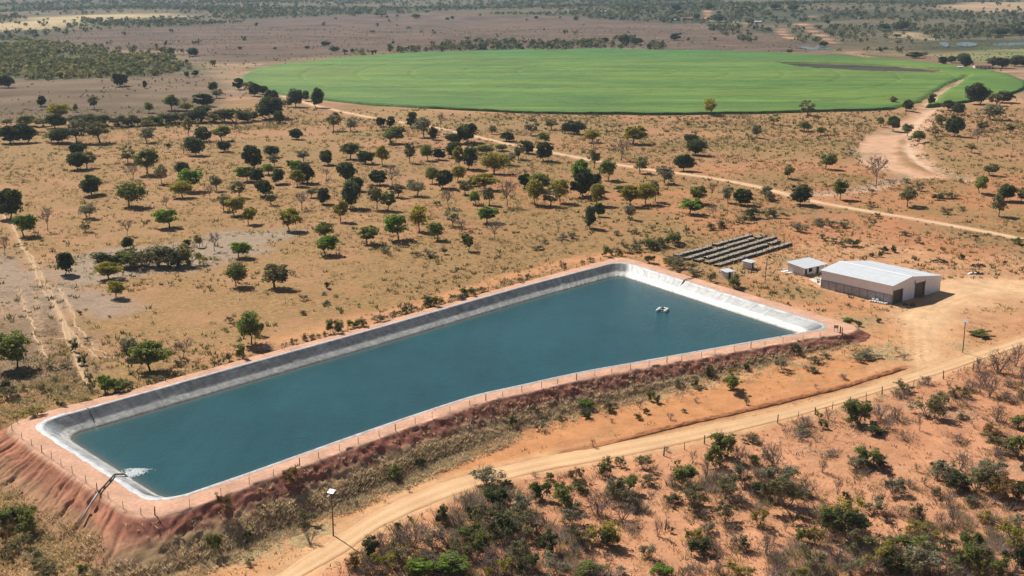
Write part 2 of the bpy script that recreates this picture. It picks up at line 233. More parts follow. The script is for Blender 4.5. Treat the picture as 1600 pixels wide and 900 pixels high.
VEG = [  # x, y, z, width, height, species, zone, label tail
(-418.7,1020.6,-0.10,12.0,8.7,'D',0,4,'','leftmost'),
(-329.8,1033.2,-0.15,13.5,9.7,'D',0,4,'','third from left'),
(-304.9,1019.3,-0.25,4.8,5.6,'D',0,4,'','second from right'),
(-335.1,870.5,-0.05,8.0,7.1,'D',0,4,'','second from left'),
(-291.4,853.0,0.09,8.4,8.4,'O',0,4,'larger',''),
(-298.1,833.7,-0.04,4.4,5.7,'O',0,4,'smaller',''),
(-292.0,789.5,0.09,13.5,9.4,'Y',0,5,'',''),
(-235.1,845.0,-0.16,13.3,9.5,'G',0,4,'larger',''),
(-235.2,879.3,0.19,5.7,4.6,'L',0,4,'',''),
(-219.3,870.7,-0.07,14.8,8.6,'D',0,4,'','rightmost'),
(-224.1,840.9,-0.27,9.9,5.3,'Y',0,4,'',''),
(-247.3,831.8,-0.38,6.5,6.6,'G',0,4,'smaller',''),
(-240.7,986.9,-0.19,9.0,7.8,'D',0,6,'small','third from left'),
(-224.6,932.2,-0.02,11.0,6.4,'P',0,6,'','rightmost'),
(-223.7,1003.5,-0.15,10.5,9.2,'D',0,6,'large','rightmost'),
(-207.1,973.7,0.01,12.7,8.9,'O',0,6,'','rightmost'),
(-345.0,1306.9,-0.53,4.4,4.4,'D',0,2,'','fourth from left'),
(-315.5,1202.5,-0.23,6.2,6.3,'P',0,2,'',''),
(-277.4,672.4,0.17,14.2,9.8,'D',0,6,'large','leftmost'),
(-269.8,675.7,0.18,12.5,9.0,'D',0,6,'large','second from left'),
(-253.1,676.1,-0.05,13.4,7.4,'D',0,6,'large','third from left'),
(-279.3,744.5,-0.15,11.7,7.7,'D',0,5,'',''),
(-243.3,678.8,-0.41,13.4,12.8,'P',0,6,'','leftmost'),
(-230.6,679.5,-0.51,14.3,11.9,'O',0,6,'','leftmost'),
(-204.3,679.7,-0.54,9.0,8.3,'P',0,6,'','second from left'),
(-221.8,740.1,-0.10,10.7,5.1,'O',0,6,'','second from left'),
(-188.0,707.1,-0.27,6.5,10.8,'O',0,6,'','third from left'),
(-172.9,681.6,-0.16,10.8,7.4,'D',0,6,'small','second from left'),
(-163.8,684.9,-0.14,10.4,7.8,'G',0,6,'',''),
(-300.6,752.8,-0.17,11.9,6.2,'G',0,5,'',''),
(-289.5,752.2,-0.10,9.9,5.0,'O',0,5,'','rightmost'),
(-313.3,754.7,-0.40,7.9,4.5,'O',0,5,'','leftmost'),
(-269.0,764.6,-0.07,13.6,5.6,'D',1,5,'small','leftmost'),
(-259.2,756.2,-0.08,13.4,6.3,'D',1,5,'small','second from left'),
(-250.4,752.1,-0.08,13.3,6.9,'D',1,5,'large','leftmost'),
(-242.0,748.9,-0.19,13.3,6.8,'D',1,5,'large','second from left'),
(-235.8,752.5,-0.13,12.1,6.3,'D',1,5,'small','third from left'),
(-230.0,758.2,-0.02,12.1,5.7,'O',1,5,'','leftmost'),
(-223.6,760.1,-0.05,12.2,6.3,'G',1,5,'',''),
(-217.9,764.6,-0.08,13.6,6.4,'D',1,5,'small','fourth from left'),
(-211.5,769.0,-0.09,13.6,6.4,'D',1,5,'small','second from right'),
(-205.2,773.8,-0.15,12.4,6.4,'D',1,5,'small','rightmost'),
(-198.3,776.8,-0.20,15.1,10.0,'D',1,5,'large','third from left'),
(-190.1,774.5,-0.23,13.7,7.6,'O',1,5,'','rightmost'),
(-183.6,777.3,-0.24,13.8,7.8,'D',1,5,'large','fourth from left'),
(-175.9,774.8,-0.26,13.7,8.2,'D',1,5,'large','second from right'),
(-169.5,780.5,-0.21,12.5,7.1,'D',1,5,'large','rightmost'),
(-305.4,1265.4,-0.08,8.2,6.6,'Y',0,2,'',''),
(-398.4,1318.3,-0.48,12.0,6.0,'D',0,2,'','leftmost'),
(-390.0,1355.3,-0.42,5.3,5.3,'D',0,2,'','second from left'),
(-383.4,1386.0,-0.34,5.4,5.4,'D',0,2,'','third from left'),
(-367.7,1430.3,0.05,14.8,8.9,'D',0,2,'','second from right'),
(-344.1,1563.1,0.06,6.1,3.0,'D',0,0,'small','leftmost'),
(-299.6,1134.9,-0.26,5.9,4.4,'D',0,2,'','third from right'),
(-294.9,1145.5,-0.36,7.4,4.5,'D',0,2,'','rightmost'),
(-198.7,945.2,0.19,9.9,8.7,'D',0,6,'small','rightmost'),
(-195.5,960.2,0.02,10.0,6.9,'D',0,7,'small','leftmost'),
(-176.4,902.5,-0.43,11.8,9.5,'D',0,7,'large','second from left'),
(-158.8,791.2,-0.11,20.8,13.1,'D',0,7,'large','leftmost'),
(-147.1,773.0,-0.05,8.6,6.3,'D',0,7,'small','second from left'),
(-153.9,871.0,-0.45,10.8,11.0,'D',0,7,'large','third from left'),
(-153.0,908.9,-0.12,5.3,7.4,'D',0,7,'small','third from left'),
(-139.0,868.0,-0.58,8.9,12.8,'D',0,7,'large','rightmost'),
(-159.6,870.3,-0.37,8.0,4.8,'O',0,7,'',''),
(-107.1,730.3,-0.16,8.8,11.1,'O',0,11,'','leftmost'),
(-96.3,726.4,-0.05,7.8,6.9,'P',0,11,'','leftmost'),
(-121.8,691.0,-0.22,7.3,5.3,'D',0,11,'small','leftmost'),
(-80.7,748.7,0.13,6.9,5.2,'D',0,11,'small','third from left'),
(-74.5,743.9,0.21,6.5,5.9,'D',0,11,'small','second from right'),
(-66.5,672.9,-0.07,12.4,8.2,'G',0,11,'larger',''),
(-61.5,743.1,0.31,7.0,8.9,'D',0,11,'large','leftmost'),
(-50.8,701.2,0.02,12.0,10.7,'P',0,11,'','second from left'),
(-44.6,688.3,0.13,6.0,6.6,'D',0,11,'small','rightmost'),
(-42.7,732.8,0.11,6.0,11.2,'L',0,11,'',''),
(-25.0,677.4,-0.23,13.4,10.1,'D',0,11,'large','third from left'),
(-31.1,673.7,-0.26,8.9,4.7,'D',0,11,'large','second from left'),
(-11.7,714.2,-0.05,4.9,4.9,'O',0,11,'','third from left'),
(-2.7,684.1,-0.22,9.0,4.7,'D',0,11,'large','second from right'),
(-216.3,1506.0,0.09,10.7,6.2,'D',0,7,'small','rightmost'),
(-198.3,1467.5,-0.04,8.0,6.5,'O',0,11,'','second from left'),
(-191.1,1485.3,-0.00,5.4,5.0,'D',0,11,'small','second from left'),
(-260.9,1576.4,-0.11,6.1,3.7,'D',0,0,'small','third from left'),
(-247.2,1641.8,-0.30,12.7,6.0,'D',0,0,'small','fourth from left'),
(-299.7,1566.0,-0.11,4.9,2.4,'D',0,0,'small','second from left'),
(-163.3,1696.3,-0.50,3.9,3.5,'D',0,0,'small','sixth from left'),
(-159.7,1604.0,-0.66,6.2,6.2,'O',0,0,'small','leftmost'),
(-134.6,2584.1,1.07,10.0,5.0,'D',0,0,'small','seventh from left'),
(-125.0,2613.1,1.71,8.7,6.0,'D',0,0,'small','eighth from left'),
(-204.9,2656.7,1.91,17.1,7.5,'D',0,0,'large','third from left'),
(-287.1,2741.6,2.53,31.7,9.2,'O',0,0,'large','leftmost'),
(-435.1,3053.9,4.06,19.6,7.8,'D',0,0,'large','leftmost'),
(-363.3,2946.4,1.54,15.1,8.3,'D',0,0,'large','second from left'),
(-239.7,3366.0,0.90,25.9,10.4,'O',0,0,'large','second from left'),
(-269.1,2684.5,2.00,6.9,4.8,'D',0,0,'small','fifth from left'),
(24.2,736.3,-0.32,10.6,7.0,'O',0,11,'','rightmost'),
(36.8,717.9,-0.32,10.6,7.0,'D',0,11,'large','rightmost'),
(11.0,709.3,-0.08,9.3,8.3,'P',0,11,'','rightmost'),
(18.2,673.9,-0.11,8.2,5.6,'G',0,11,'smaller',''),
(44.5,675.0,0.09,8.2,7.0,'Y',0,10,'','leftmost'),
(66.9,672.5,0.07,13.1,9.1,'Y',0,10,'','second from left'),
(132.3,811.1,0.29,10.6,10.5,'Y',0,10,'','rightmost'),
(99.9,671.7,-0.35,8.3,4.6,'D',0,10,'',''),
(141.1,700.6,-0.55,6.6,7.3,'P',0,10,'',''),
(136.1,688.6,-0.63,3.6,1.8,'O',0,10,'','leftmost'),
(156.5,1706.5,-0.39,17.6,10.6,'D',0,0,'large','fifth from left'),
(127.1,1711.9,0.19,13.3,6.6,'D',0,0,'large','fourth from left'),
(169.9,1675.3,-0.01,17.3,7.8,'D',0,0,'large','seventh from left'),
(235.3,1786.9,-0.12,14.3,9.2,'D',0,0,'large','seventh from right'),
(368.7,2482.8,3.93,14.7,11.5,'D',0,0,'large','fifth from right'),
(399.1,2413.0,3.02,24.2,13.7,'D',0,0,'large','third from right'),
(309.0,2426.2,1.32,12.5,8.7,'D',0,0,'large','eighth from left'),
(326.0,2437.0,2.15,11.3,8.2,'O',0,0,'small','third from left'),
(441.8,2319.4,0.85,17.9,11.4,'O',0,0,'large','rightmost'),
(422.0,2062.1,-0.44,12.2,6.9,'D',0,0,'small','rightmost'),
(249.5,1756.7,0.07,5.4,5.5,'O',0,0,'small','rightmost'),
(293.1,1787.6,0.29,5.1,3.2,'D',0,0,'small','second from right'),
(291.6,2951.5,12.48,22.7,9.1,'D',0,0,'large','sixth from left'),
(369.9,2797.6,12.32,21.5,14.4,'D',0,0,'large','sixth from right'),
(438.5,2790.0,16.02,21.5,14.3,'D',0,0,'large','fourth from right'),
(506.1,2739.1,18.06,21.1,9.8,'O',0,0,'large','second from right'),
(324.3,2938.9,12.81,30.2,8.3,'O',0,0,'large','third from left'),
(50.0,2593.5,3.03,10.0,6.0,'D',0,0,'small','sixth from right'),
(99.4,2576.6,2.95,7.9,6.0,'O',0,0,'small','second from left'),
(130.6,2539.1,1.66,9.8,7.8,'D',0,0,'small','fifth from right'),
(255.8,2654.4,5.32,12.3,4.8,'D',0,0,'small','third from right'),
(207.8,2565.2,2.69,6.6,5.3,'D',0,0,'small','fourth from right'),
(196.2,810.0,0.19,11.7,9.4,'O',0,10,'','rightmost'),
(175.0,728.1,-0.27,10.1,6.0,'G',0,10,'larger',''),
(180.2,710.2,-0.20,5.6,4.0,'G',0,10,'smaller',''),
(163.5,761.7,-0.03,7.2,5.8,'O',0,10,'','second from left'),
(230.7,736.5,-0.34,9.3,8.2,'D',0,8,'large','leftmost'),
(227.9,753.4,-0.53,5.5,6.2,'O',0,8,'','leftmost'),
(273.4,846.9,-0.59,8.4,6.5,'D',0,8,'small','leftmost'),
(276.2,885.6,-0.11,5.3,5.4,'O',0,8,'','second from left'),
(302.9,884.0,-0.41,6.0,7.0,'D',0,8,'small','second from left'),
(303.8,850.5,-0.53,9.6,6.9,'D',0,8,'small','third from left'),
(299.9,821.5,-0.65,8.6,7.8,'D',0,8,'small','rightmost'),
(338.7,887.1,-0.27,15.1,13.4,'D',0,8,'large','third from left'),
(346.0,874.4,-0.11,11.4,8.3,'O',0,8,'','second from right'),
(358.7,895.1,0.08,13.1,7.3,'D',0,8,'large','rightmost'),
(311.0,792.9,-0.61,14.8,9.6,'P',0,8,'',''),
(256.0,702.7,0.10,9.6,11.7,'D',0,8,'large','second from left'),
(268.4,762.6,-0.15,7.2,5.6,'G',0,8,'','rightmost'),
(245.2,704.3,-0.10,4.6,5.2,'O',0,8,'','third from left'),
(280.0,725.1,0.11,8.6,6.0,'O',0,8,'','third from right'),
(258.8,674.8,-0.06,5.5,7.4,'L',0,8,'',''),
(293.5,716.2,0.26,6.2,5.3,'O',0,8,'','rightmost'),
(230.9,710.3,-0.21,6.7,5.8,'G',0,8,'','leftmost'),
(228.6,681.7,-0.08,7.0,5.8,'G',0,8,'','second from left'),
(359.6,936.7,0.39,13.5,6.1,'D',0,8,'large','second from right'),
(619.9,2065.0,2.56,21.8,10.1,'D',0,1,'large','leftmost'),
(644.9,2061.4,2.19,25.0,13.3,'D',0,1,'large','second from left'),
(449.4,1287.6,-0.51,12.7,8.4,'D',0,3,'','leftmost'),
(471.4,1321.7,-0.21,11.0,7.6,'D',0,1,'small','rightmost'),
(478.7,1316.0,-0.15,15.4,9.2,'D',0,1,'large','fourth from left'),
(459.7,1247.0,-0.21,11.3,11.0,'D',0,3,'','second from left'),
(483.7,1242.0,0.15,14.5,10.7,'D',0,3,'','third from left'),
(491.2,1236.4,0.24,16.1,10.6,'D',0,3,'','fourth from left'),
(515.9,1266.0,-0.29,15.1,9.9,'D',0,3,'','second from right'),
(524.8,1266.9,-0.35,11.5,9.2,'D',0,3,'','rightmost'),
(571.3,1844.5,-0.22,16.7,6.7,'O',0,1,'','leftmost'),
(521.6,1675.2,-0.01,10.8,6.5,'O',0,1,'','second from left'),
(456.3,1400.6,-0.22,18.1,6.5,'D',0,1,'large','third from left'),
(473.4,1419.3,-0.16,9.2,5.5,'O',0,1,'','third from left'),
(570.9,2426.1,4.98,7.5,5.6,'D',0,1,'small','leftmost'),
(585.9,2311.4,3.19,11.9,7.7,'D',0,1,'small','third from left'),
(599.1,2667.5,16.60,24.0,12.3,'D',0,0,'large','rightmost'),
(572.5,2720.6,18.54,27.9,12.6,'D',0,0,'large','second from right'),
(713.7,2573.2,13.47,9.9,6.6,'D',0,1,'small','second from right'),
(695.4,1814.2,0.11,11.7,9.4,'O',0,1,'','rightmost'),
(748.2,1908.4,1.00,29.5,10.3,'D',0,1,'large','second from right'),
(782.4,1913.7,0.75,22.2,10.4,'D',0,1,'large','rightmost'),
(411.2,1631.3,-0.14,10.5,5.9,'D',0,1,'small','second from left'),
(331.8,1481.9,-0.36,7.7,5.0,'O',0,10,'','third from left'),
(-209.0,580.9,-0.10,8.6,7.2,'D',0,14,'','rightmost'),
(-205.2,583.2,-0.07,7.7,7.2,'O',0,14,'',''),
(-224.9,626.3,-0.05,7.6,5.5,'D',0,14,'','leftmost'),
(-189.7,597.1,0.17,8.9,8.3,'O',0,16,'','leftmost'),
(-171.7,567.8,-0.34,11.3,11.4,'G',0,16,'','rightmost'),
(-173.7,553.1,-0.60,6.6,6.8,'L',0,16,'','leftmost'),
(-157.9,542.3,-0.64,6.6,9.1,'O',0,16,'','rightmost'),
(-154.0,563.1,-0.58,6.1,5.5,'D',0,16,'smaller',''),
(-139.0,519.9,-0.39,11.1,8.4,'B',0,16,'',''),
(-138.7,505.2,-0.22,7.5,6.8,'Y',0,16,'',''),
(-128.2,522.2,-0.44,6.4,7.3,'P',0,18,'',''),
(-125.9,500.0,-0.30,4.0,5.7,'L',0,18,'smaller',''),
(-114.5,475.2,-0.34,5.8,6.7,'O',0,18,'','leftmost'),
(-114.8,504.9,-0.37,8.2,6.4,'O',0,18,'','second from left'),
(-108.2,466.0,-0.36,8.2,6.9,'Y',0,18,'','leftmost'),
(-99.2,449.2,-0.59,5.5,5.8,'Y',0,18,'','second from left'),
(-125.3,585.6,-0.44,10.9,10.4,'D',0,17,'','third from left'),
(-120.5,548.0,-0.50,8.2,6.2,'B',0,18,'',''),
(-116.9,546.7,-0.50,4.8,5.6,'D',0,18,'','leftmost'),
(-170.9,631.1,0.09,6.8,5.2,'L',0,16,'','rightmost'),
(-163.0,624.7,0.18,9.2,8.7,'D',0,17,'','leftmost'),
(-152.3,639.9,0.11,7.8,5.3,'D',0,17,'','second from left'),
(-178.6,510.8,-0.26,10.2,7.9,'D',0,16,'larger',''),
(-154.3,482.9,-0.17,11.1,8.9,'G',0,16,'','leftmost'),
(-193.1,460.1,-0.46,9.9,10.4,'D',0,15,'',''),
(-175.1,427.0,-0.39,8.7,7.3,'B',0,13,'','leftmost'),
(-169.8,435.8,-0.46,5.4,8.4,'L',0,13,'','second from left'),
(-169.1,395.7,-0.29,4.4,6.8,'L',0,13,'','leftmost'),
(-164.1,460.9,-0.44,6.9,5.9,'P',0,16,'',''),
(-155.6,435.3,-0.48,4.2,3.8,'O',0,13,'','leftmost'),
(-138.2,428.5,-0.53,5.3,5.5,'L',0,13,'','third from left'),
(-127.2,443.1,-0.57,10.0,7.3,'B',0,13,'','second from left'),
(-139.1,482.2,-0.22,3.6,3.9,'L',0,16,'','second from left'),
(-131.7,405.4,-0.39,3.9,3.8,'D',0,13,'','second from left'),
(-139.4,368.7,-0.29,6.2,6.9,'D',0,13,'','leftmost'),
(-123.8,362.3,-0.23,8.0,4.8,'Y',0,13,'',''),
(-121.6,379.5,-0.28,7.7,5.3,'G',1,13,'',''),
(-113.4,379.4,-0.27,7.7,5.3,'Y',1,13,'smaller',''),
(-106.7,379.5,-0.28,7.7,5.8,'O',1,13,'','rightmost'),
(-127.1,377.4,-0.30,9.7,5.0,'D',1,13,'','leftmost'),
(-116.7,378.3,-0.27,9.2,6.3,'O',1,13,'','leftmost'),
(-109.6,378.8,-0.27,8.2,6.3,'D',1,13,'','rightmost'),
(-103.7,381.8,-0.30,9.3,6.9,'Y',1,13,'larger',''),
(-112.0,408.5,-0.39,3.3,2.4,'D',0,13,'','rightmost'),
(-107.5,408.5,-0.40,2.8,4.3,'O',0,13,'','rightmost'),
(-100.8,402.6,-0.37,5.0,6.2,'L',0,13,'','rightmost'),
(-90.6,393.0,-0.40,7.0,4.6,'B',0,13,'','rightmost'),
(-83.0,354.6,-0.30,6.4,6.5,'G',0,13,'',''),
(-215.5,579.6,-0.13,1.8,3.1,'L',0,14,'',''),
(-187.0,659.4,-0.27,2.6,1.8,'D',0,6,'small','leftmost'),
(-128.5,612.8,-0.15,3.2,5.7,'D',0,17,'','fourth from left'),
(-123.1,621.8,-0.24,7.1,5.3,'D',0,17,'','second from right'),
(-116.6,591.4,-0.54,6.0,5.7,'P',0,17,'','leftmost'),
(-104.2,605.8,-0.33,7.4,5.8,'P',0,17,'','rightmost'),
(-91.2,596.2,-0.17,6.8,6.2,'D',0,17,'','rightmost'),
(-82.3,616.0,-0.20,10.8,7.6,'G',0,19,'larger',''),
(-63.7,594.0,-0.15,6.4,9.1,'Y',0,19,'',''),
(-72.5,598.8,-0.08,7.9,5.9,'D',0,19,'','leftmost'),
(-50.8,600.2,0.04,6.0,8.8,'O',0,19,'',''),
(-42.6,609.6,-0.09,6.9,7.3,'G',0,19,'smaller',''),
(-36.9,613.1,-0.19,6.6,5.7,'D',0,19,'','rightmost'),
(-31.0,620.4,-0.19,7.5,6.5,'D',0,22,'','leftmost'),
(-25.6,584.8,-0.31,7.1,9.0,'Y',0,22,'','second from left'),
(-20.8,582.6,-0.36,8.6,10.2,'D',0,22,'','second from left'),
(-8.5,567.6,-0.31,10.7,9.1,'Y',0,22,'','rightmost'),
(-13.4,635.6,-0.55,9.4,4.7,'G',0,22,'','leftmost'),
(-2.2,596.6,-0.54,7.3,6.1,'P',0,22,'',''),
(-5.1,646.2,-0.34,6.5,3.4,'G',0,22,'','second from left'),
(-114.3,542.4,-0.51,5.5,6.4,'D',0,18,'','second from left'),
(-105.3,538.7,-0.40,6.6,6.4,'D',0,18,'','fourth from left'),
(-114.3,566.8,-0.57,7.7,4.9,'G',0,17,'',''),
(-104.3,508.8,-0.38,7.6,6.2,'D',0,18,'','third from left'),
(-98.1,487.4,-0.35,5.3,4.9,'O',0,18,'','third from left'),
(-104.2,573.7,-0.35,9.3,5.7,'B',0,17,'',''),
(-92.2,541.7,-0.40,8.8,8.2,'D',0,18,'','second from right'),
(-95.1,533.0,-0.38,7.9,6.8,'Y',0,18,'','rightmost'),
(-83.7,476.9,-0.34,6.5,7.5,'L',0,18,'larger',''),
(-84.5,504.8,-0.37,5.4,4.1,'O',0,18,'','rightmost'),
(-76.7,488.9,-0.35,6.0,5.8,'D',0,18,'','rightmost'),
(-85.2,553.9,-0.43,4.6,4.6,'L',0,17,'',''),
(-74.0,545.3,-0.48,8.1,8.4,'D',0,20,'','leftmost'),
(-67.2,521.1,-0.47,5.7,5.6,'D',0,20,'','second from left'),
(-64.9,480.8,-0.42,7.6,9.8,'D',0,21,'',''),
(-59.4,538.1,-0.52,8.0,6.5,'D',0,20,'','third from left'),
(-53.4,535.6,-0.60,7.3,9.5,'L',0,20,'',''),
(-54.0,478.5,-0.38,6.5,9.8,'O',0,21,'',''),
(-49.4,477.2,-0.39,6.1,7.8,'G',0,21,'','third from left'),
(-48.1,504.5,-0.30,7.5,5.1,'O',0,20,'',''),
(-40.0,508.6,-0.34,8.3,6.9,'P',0,20,'',''),
(-30.1,528.4,-0.31,8.3,8.4,'D',0,20,'','rightmost'),
(-36.0,542.5,-0.52,6.6,6.9,'G',0,20,'',''),
(-24.5,546.0,-0.38,6.7,6.2,'Y',0,22,'','leftmost'),
(-19.9,511.7,-0.21,7.6,5.8,'O',0,23,'','leftmost'),
(-11.8,521.7,-0.22,10.6,6.6,'Y',0,22,'','third from left'),
(-16.7,533.2,-0.20,5.0,4.3,'D',0,22,'','third from left'),
(-25.7,480.4,-0.34,5.3,7.2,'L',0,23,'smaller',''),
(-15.0,488.6,-0.29,5.1,4.9,'B',0,23,'smaller',''),
(-9.3,487.9,-0.31,6.0,6.5,'O',0,23,'','second from left'),
(-2.1,483.6,-0.29,6.6,10.8,'L',0,23,'larger',''),
(-33.9,435.8,-0.46,6.6,9.0,'Y',0,21,'','rightmost'),
(-65.1,454.2,-0.54,5.6,7.4,'Y',0,21,'','leftmost'),
(-81.4,436.3,-0.56,8.7,7.9,'Y',0,18,'','third from left'),
(-66.0,421.6,-0.52,7.3,5.1,'G',0,21,'','leftmost'),
(-62.5,397.4,-0.53,7.9,5.8,'B',0,21,'smaller',''),
(-50.5,413.8,-0.55,7.4,5.9,'G',0,21,'','second from left'),
(-40.2,421.5,-0.50,10.3,8.4,'B',0,21,'larger',''),
(-26.3,421.2,-0.48,5.8,5.8,'G',0,21,'','rightmost'),
(-22.1,445.4,-0.44,6.7,7.1,'P',0,24,'','leftmost'),
(-18.4,435.0,-0.48,6.0,4.4,'L',0,24,'','leftmost'),
(-9.5,451.0,-0.46,7.5,5.7,'B',0,24,'',''),
(-6.2,421.3,-0.51,6.3,6.8,'L',0,24,'','second from left'),
(-14.7,402.6,-0.38,4.6,5.6,'G',0,24,'','leftmost'),
(-22.5,397.6,-0.36,2.7,2.1,'P',0,21,'',''),
(-71.0,352.2,-0.43,9.6,7.0,'O',0,26,'',''),
(-27.4,394.8,-0.38,4.8,2.7,'P',1,21,'',''),
(-32.0,395.0,-0.41,3.2,1.6,'O',1,21,'','rightmost'),
(-42.6,400.2,-0.51,3.8,1.7,'O',1,21,'','leftmost'),
(-55.2,351.7,-0.44,2.0,2.1,'D',1,26,'',''),
(-30.6,487.9,-0.31,2.6,1.7,'G',1,20,'',''),
(-33.1,449.3,-0.49,2.4,1.8,'D',1,21,'',''),
(16.0,610.8,-0.50,9.5,9.6,'D',0,22,'','second from right'),
(8.2,635.8,-0.23,7.7,6.4,'D',0,22,'','third from right'),
(3.4,615.1,-0.48,8.1,6.9,'O',0,22,'','leftmost'),
(44.1,654.7,0.19,5.2,3.5,'L',0,10,'',''),
(55.7,610.2,-0.33,9.0,9.5,'L',0,24,'','rightmost'),
(40.0,586.5,-0.42,6.8,8.8,'O',0,22,'','rightmost'),
(43.8,549.2,-0.09,8.6,8.0,'G',0,22,'','rightmost'),
(60.3,568.6,-0.24,8.1,7.5,'O',0,24,'','leftmost'),
(68.3,540.8,-0.24,9.2,7.7,'P',0,24,'','rightmost'),
(81.8,576.6,-0.27,8.6,7.1,'D',0,25,'','leftmost'),
(95.2,628.5,-0.03,9.8,7.7,'D',0,25,'','rightmost'),
(5.6,527.7,-0.19,5.9,6.0,'D',0,22,'','fourth from left'),
(11.1,519.9,-0.25,10.4,6.3,'G',0,22,'','third from left'),
(9.1,488.7,-0.33,8.0,8.4,'Y',0,23,'','leftmost'),
(15.7,485.4,-0.36,7.9,6.9,'O',0,23,'','rightmost'),
(19.8,495.0,-0.41,8.1,8.9,'Y',0,23,'','second from left'),
(29.3,511.7,-0.42,9.5,13.2,'B',0,23,'larger',''),
(29.8,508.3,-0.44,9.5,10.2,'D',0,23,'larger',''),
(36.0,522.6,-0.38,6.3,7.1,'D',0,22,'','rightmost'),
(34.5,487.7,-0.46,7.3,8.3,'Y',0,23,'','rightmost'),
(33.7,464.2,-0.46,4.1,4.9,'D',0,23,'smaller',''),
(28.8,440.2,-0.46,5.4,7.8,'D',0,24,'',''),
(44.8,458.2,-0.42,5.0,6.1,'P',0,24,'','second from left'),
(48.0,485.2,-0.46,8.6,7.3,'Y',0,24,'','leftmost'),
(48.4,511.2,-0.48,7.6,4.6,'G',0,24,'','rightmost'),
(54.7,490.7,-0.48,7.3,8.4,'Y',0,24,'','rightmost'),
(59.2,496.2,-0.50,6.2,7.9,'O',0,24,'','rightmost'),
(76.6,492.4,-0.46,7.1,6.4,'G',0,25,'',''),
(69.9,470.9,-0.55,9.6,5.8,'B',0,25,'',''),
(84.1,504.4,-0.42,4.8,6.4,'L',0,25,'','leftmost'),
(77.7,462.5,-0.49,3.8,5.4,'L',0,25,'','rightmost'),
(88.8,493.0,-0.44,6.1,6.3,'P',0,25,'',''),
(94.3,487.1,-0.42,7.9,6.1,'D',0,12,'smaller',''),
(106.2,501.1,-0.37,5.3,5.4,'P',0,12,'',''),
(93.6,459.7,-0.40,6.9,4.1,'D',1,12,'larger',''),
(87.2,451.8,-0.38,4.8,3.1,'O',1,25,'','rightmost'),
(30.8,393.0,-0.22,2.2,3.8,'G',1,24,'','leftmost'),
(55.7,414.0,-0.31,6.8,4.3,'G',1,24,'','rightmost'),
(52.4,409.3,-0.30,3.9,3.4,'G',1,24,'','third from left'),
(47.0,405.5,-0.29,4.4,3.7,'G',1,24,'','second from left'),
(43.7,405.5,-0.28,4.4,3.4,'O',1,24,'large','fourth from left'),
(50.0,405.5,-0.30,4.9,3.4,'O',1,24,'large','second from right'),
(40.0,400.5,-0.28,4.9,3.3,'O',1,24,'large','third from left'),
(35.3,395.5,-0.25,3.3,2.6,'O',1,24,'large','second from left'),
(33.2,395.5,-0.25,2.7,2.8,'O',1,24,'large','leftmost'),
(44.7,385.1,-0.38,3.3,2.5,'D',1,24,'',''),
(67.0,357.3,-1.34,4.7,3.8,'G',1,26,'larger',''),
(73.1,439.4,-0.31,5.3,3.0,'O',1,25,'','leftmost'),
(77.1,442.4,-0.31,4.7,3.0,'O',1,25,'','second from left'),
(62.7,428.4,-0.38,2.3,3.5,'O',1,26,'large','second from right'),
(52.7,386.0,-0.49,6.8,2.1,'O',1,24,'large','rightmost'),
(54.4,375.8,-0.71,7.6,3.1,'O',1,26,'large','third from left'),
(57.2,370.1,-0.88,4.0,2.6,'P',1,26,'','second from right'),
(50.4,382.7,-0.51,3.1,2.1,'Y',1,26,'',''),
(61.1,362.9,-1.15,3.0,3.0,'O',1,26,'large','rightmost'),
(25.6,386.0,-0.22,2.1,1.6,'O',1,24,'small','third from left'),
(22.7,381.6,-0.25,1.5,1.9,'O',1,26,'small','rightmost'),
(15.6,378.3,-0.27,1.5,2.6,'L',1,26,'',''),
(16.5,375.1,-0.29,1.5,2.6,'O',1,26,'small','second from right'),
(4.7,361.3,-0.24,1.8,2.4,'O',1,26,'large','second from left'),
(2.4,358.3,-0.23,2.4,1.8,'O',1,26,'large','leftmost'),
(21.0,423.2,-0.44,3.4,2.3,'P',1,24,'','rightmost'),
(18.1,420.5,-0.45,3.4,2.3,'P',1,24,'','leftmost'),
(37.4,428.5,-0.40,2.9,1.8,'O',1,24,'small','fourth from left'),
(45.2,431.5,-0.45,3.5,1.8,'O',1,24,'small','second from right'),
(51.6,437.3,-0.46,2.3,1.8,'O',1,24,'small','rightmost'),
(8.2,404.2,-0.29,3.8,1.7,'O',1,24,'small','leftmost'),
(11.7,415.0,-0.40,2.2,1.7,'O',1,24,'small','second from left'),
(151.3,582.6,-0.13,8.8,6.9,'G',0,12,'','leftmost'),
(126.5,552.3,-0.16,7.2,5.9,'O',0,12,'','leftmost'),
(117.3,488.3,-0.38,9.4,8.5,'D',0,12,'larger',''),
(136.6,499.7,-0.33,6.5,7.9,'G',0,12,'','rightmost'),
(161.3,533.3,-0.22,10.6,12.1,'L',0,12,'',''),
(160.9,487.8,-0.81,7.9,7.4,'O',0,12,'','rightmost'),
(201.6,518.3,-0.88,7.7,7.3,'G',0,9,'',''),
(223.4,564.6,-0.37,7.3,5.0,'O',0,9,'','leftmost'),
(205.2,500.7,-1.17,7.9,5.8,'D',0,9,'',''),
(190.9,469.1,-1.42,7.0,8.3,'O',0,9,'','second from left'),
(211.4,498.1,-1.18,6.0,6.1,'O',0,9,'','rightmost'),
(241.4,635.7,0.12,6.0,4.7,'O',0,8,'','fourth from left'),
(176.4,522.7,-0.40,4.2,4.9,'P',1,12,'larger',''),
(154.2,514.7,-0.39,2.5,2.4,'O',1,12,'','fourth from left'),
(141.9,462.8,-0.99,2.2,2.5,'O',1,12,'','third from right'),
(145.3,485.9,-0.59,3.9,2.4,'O',1,12,'','third from left'),
(182.8,505.9,-0.90,5.4,2.5,'G',1,12,'',''),
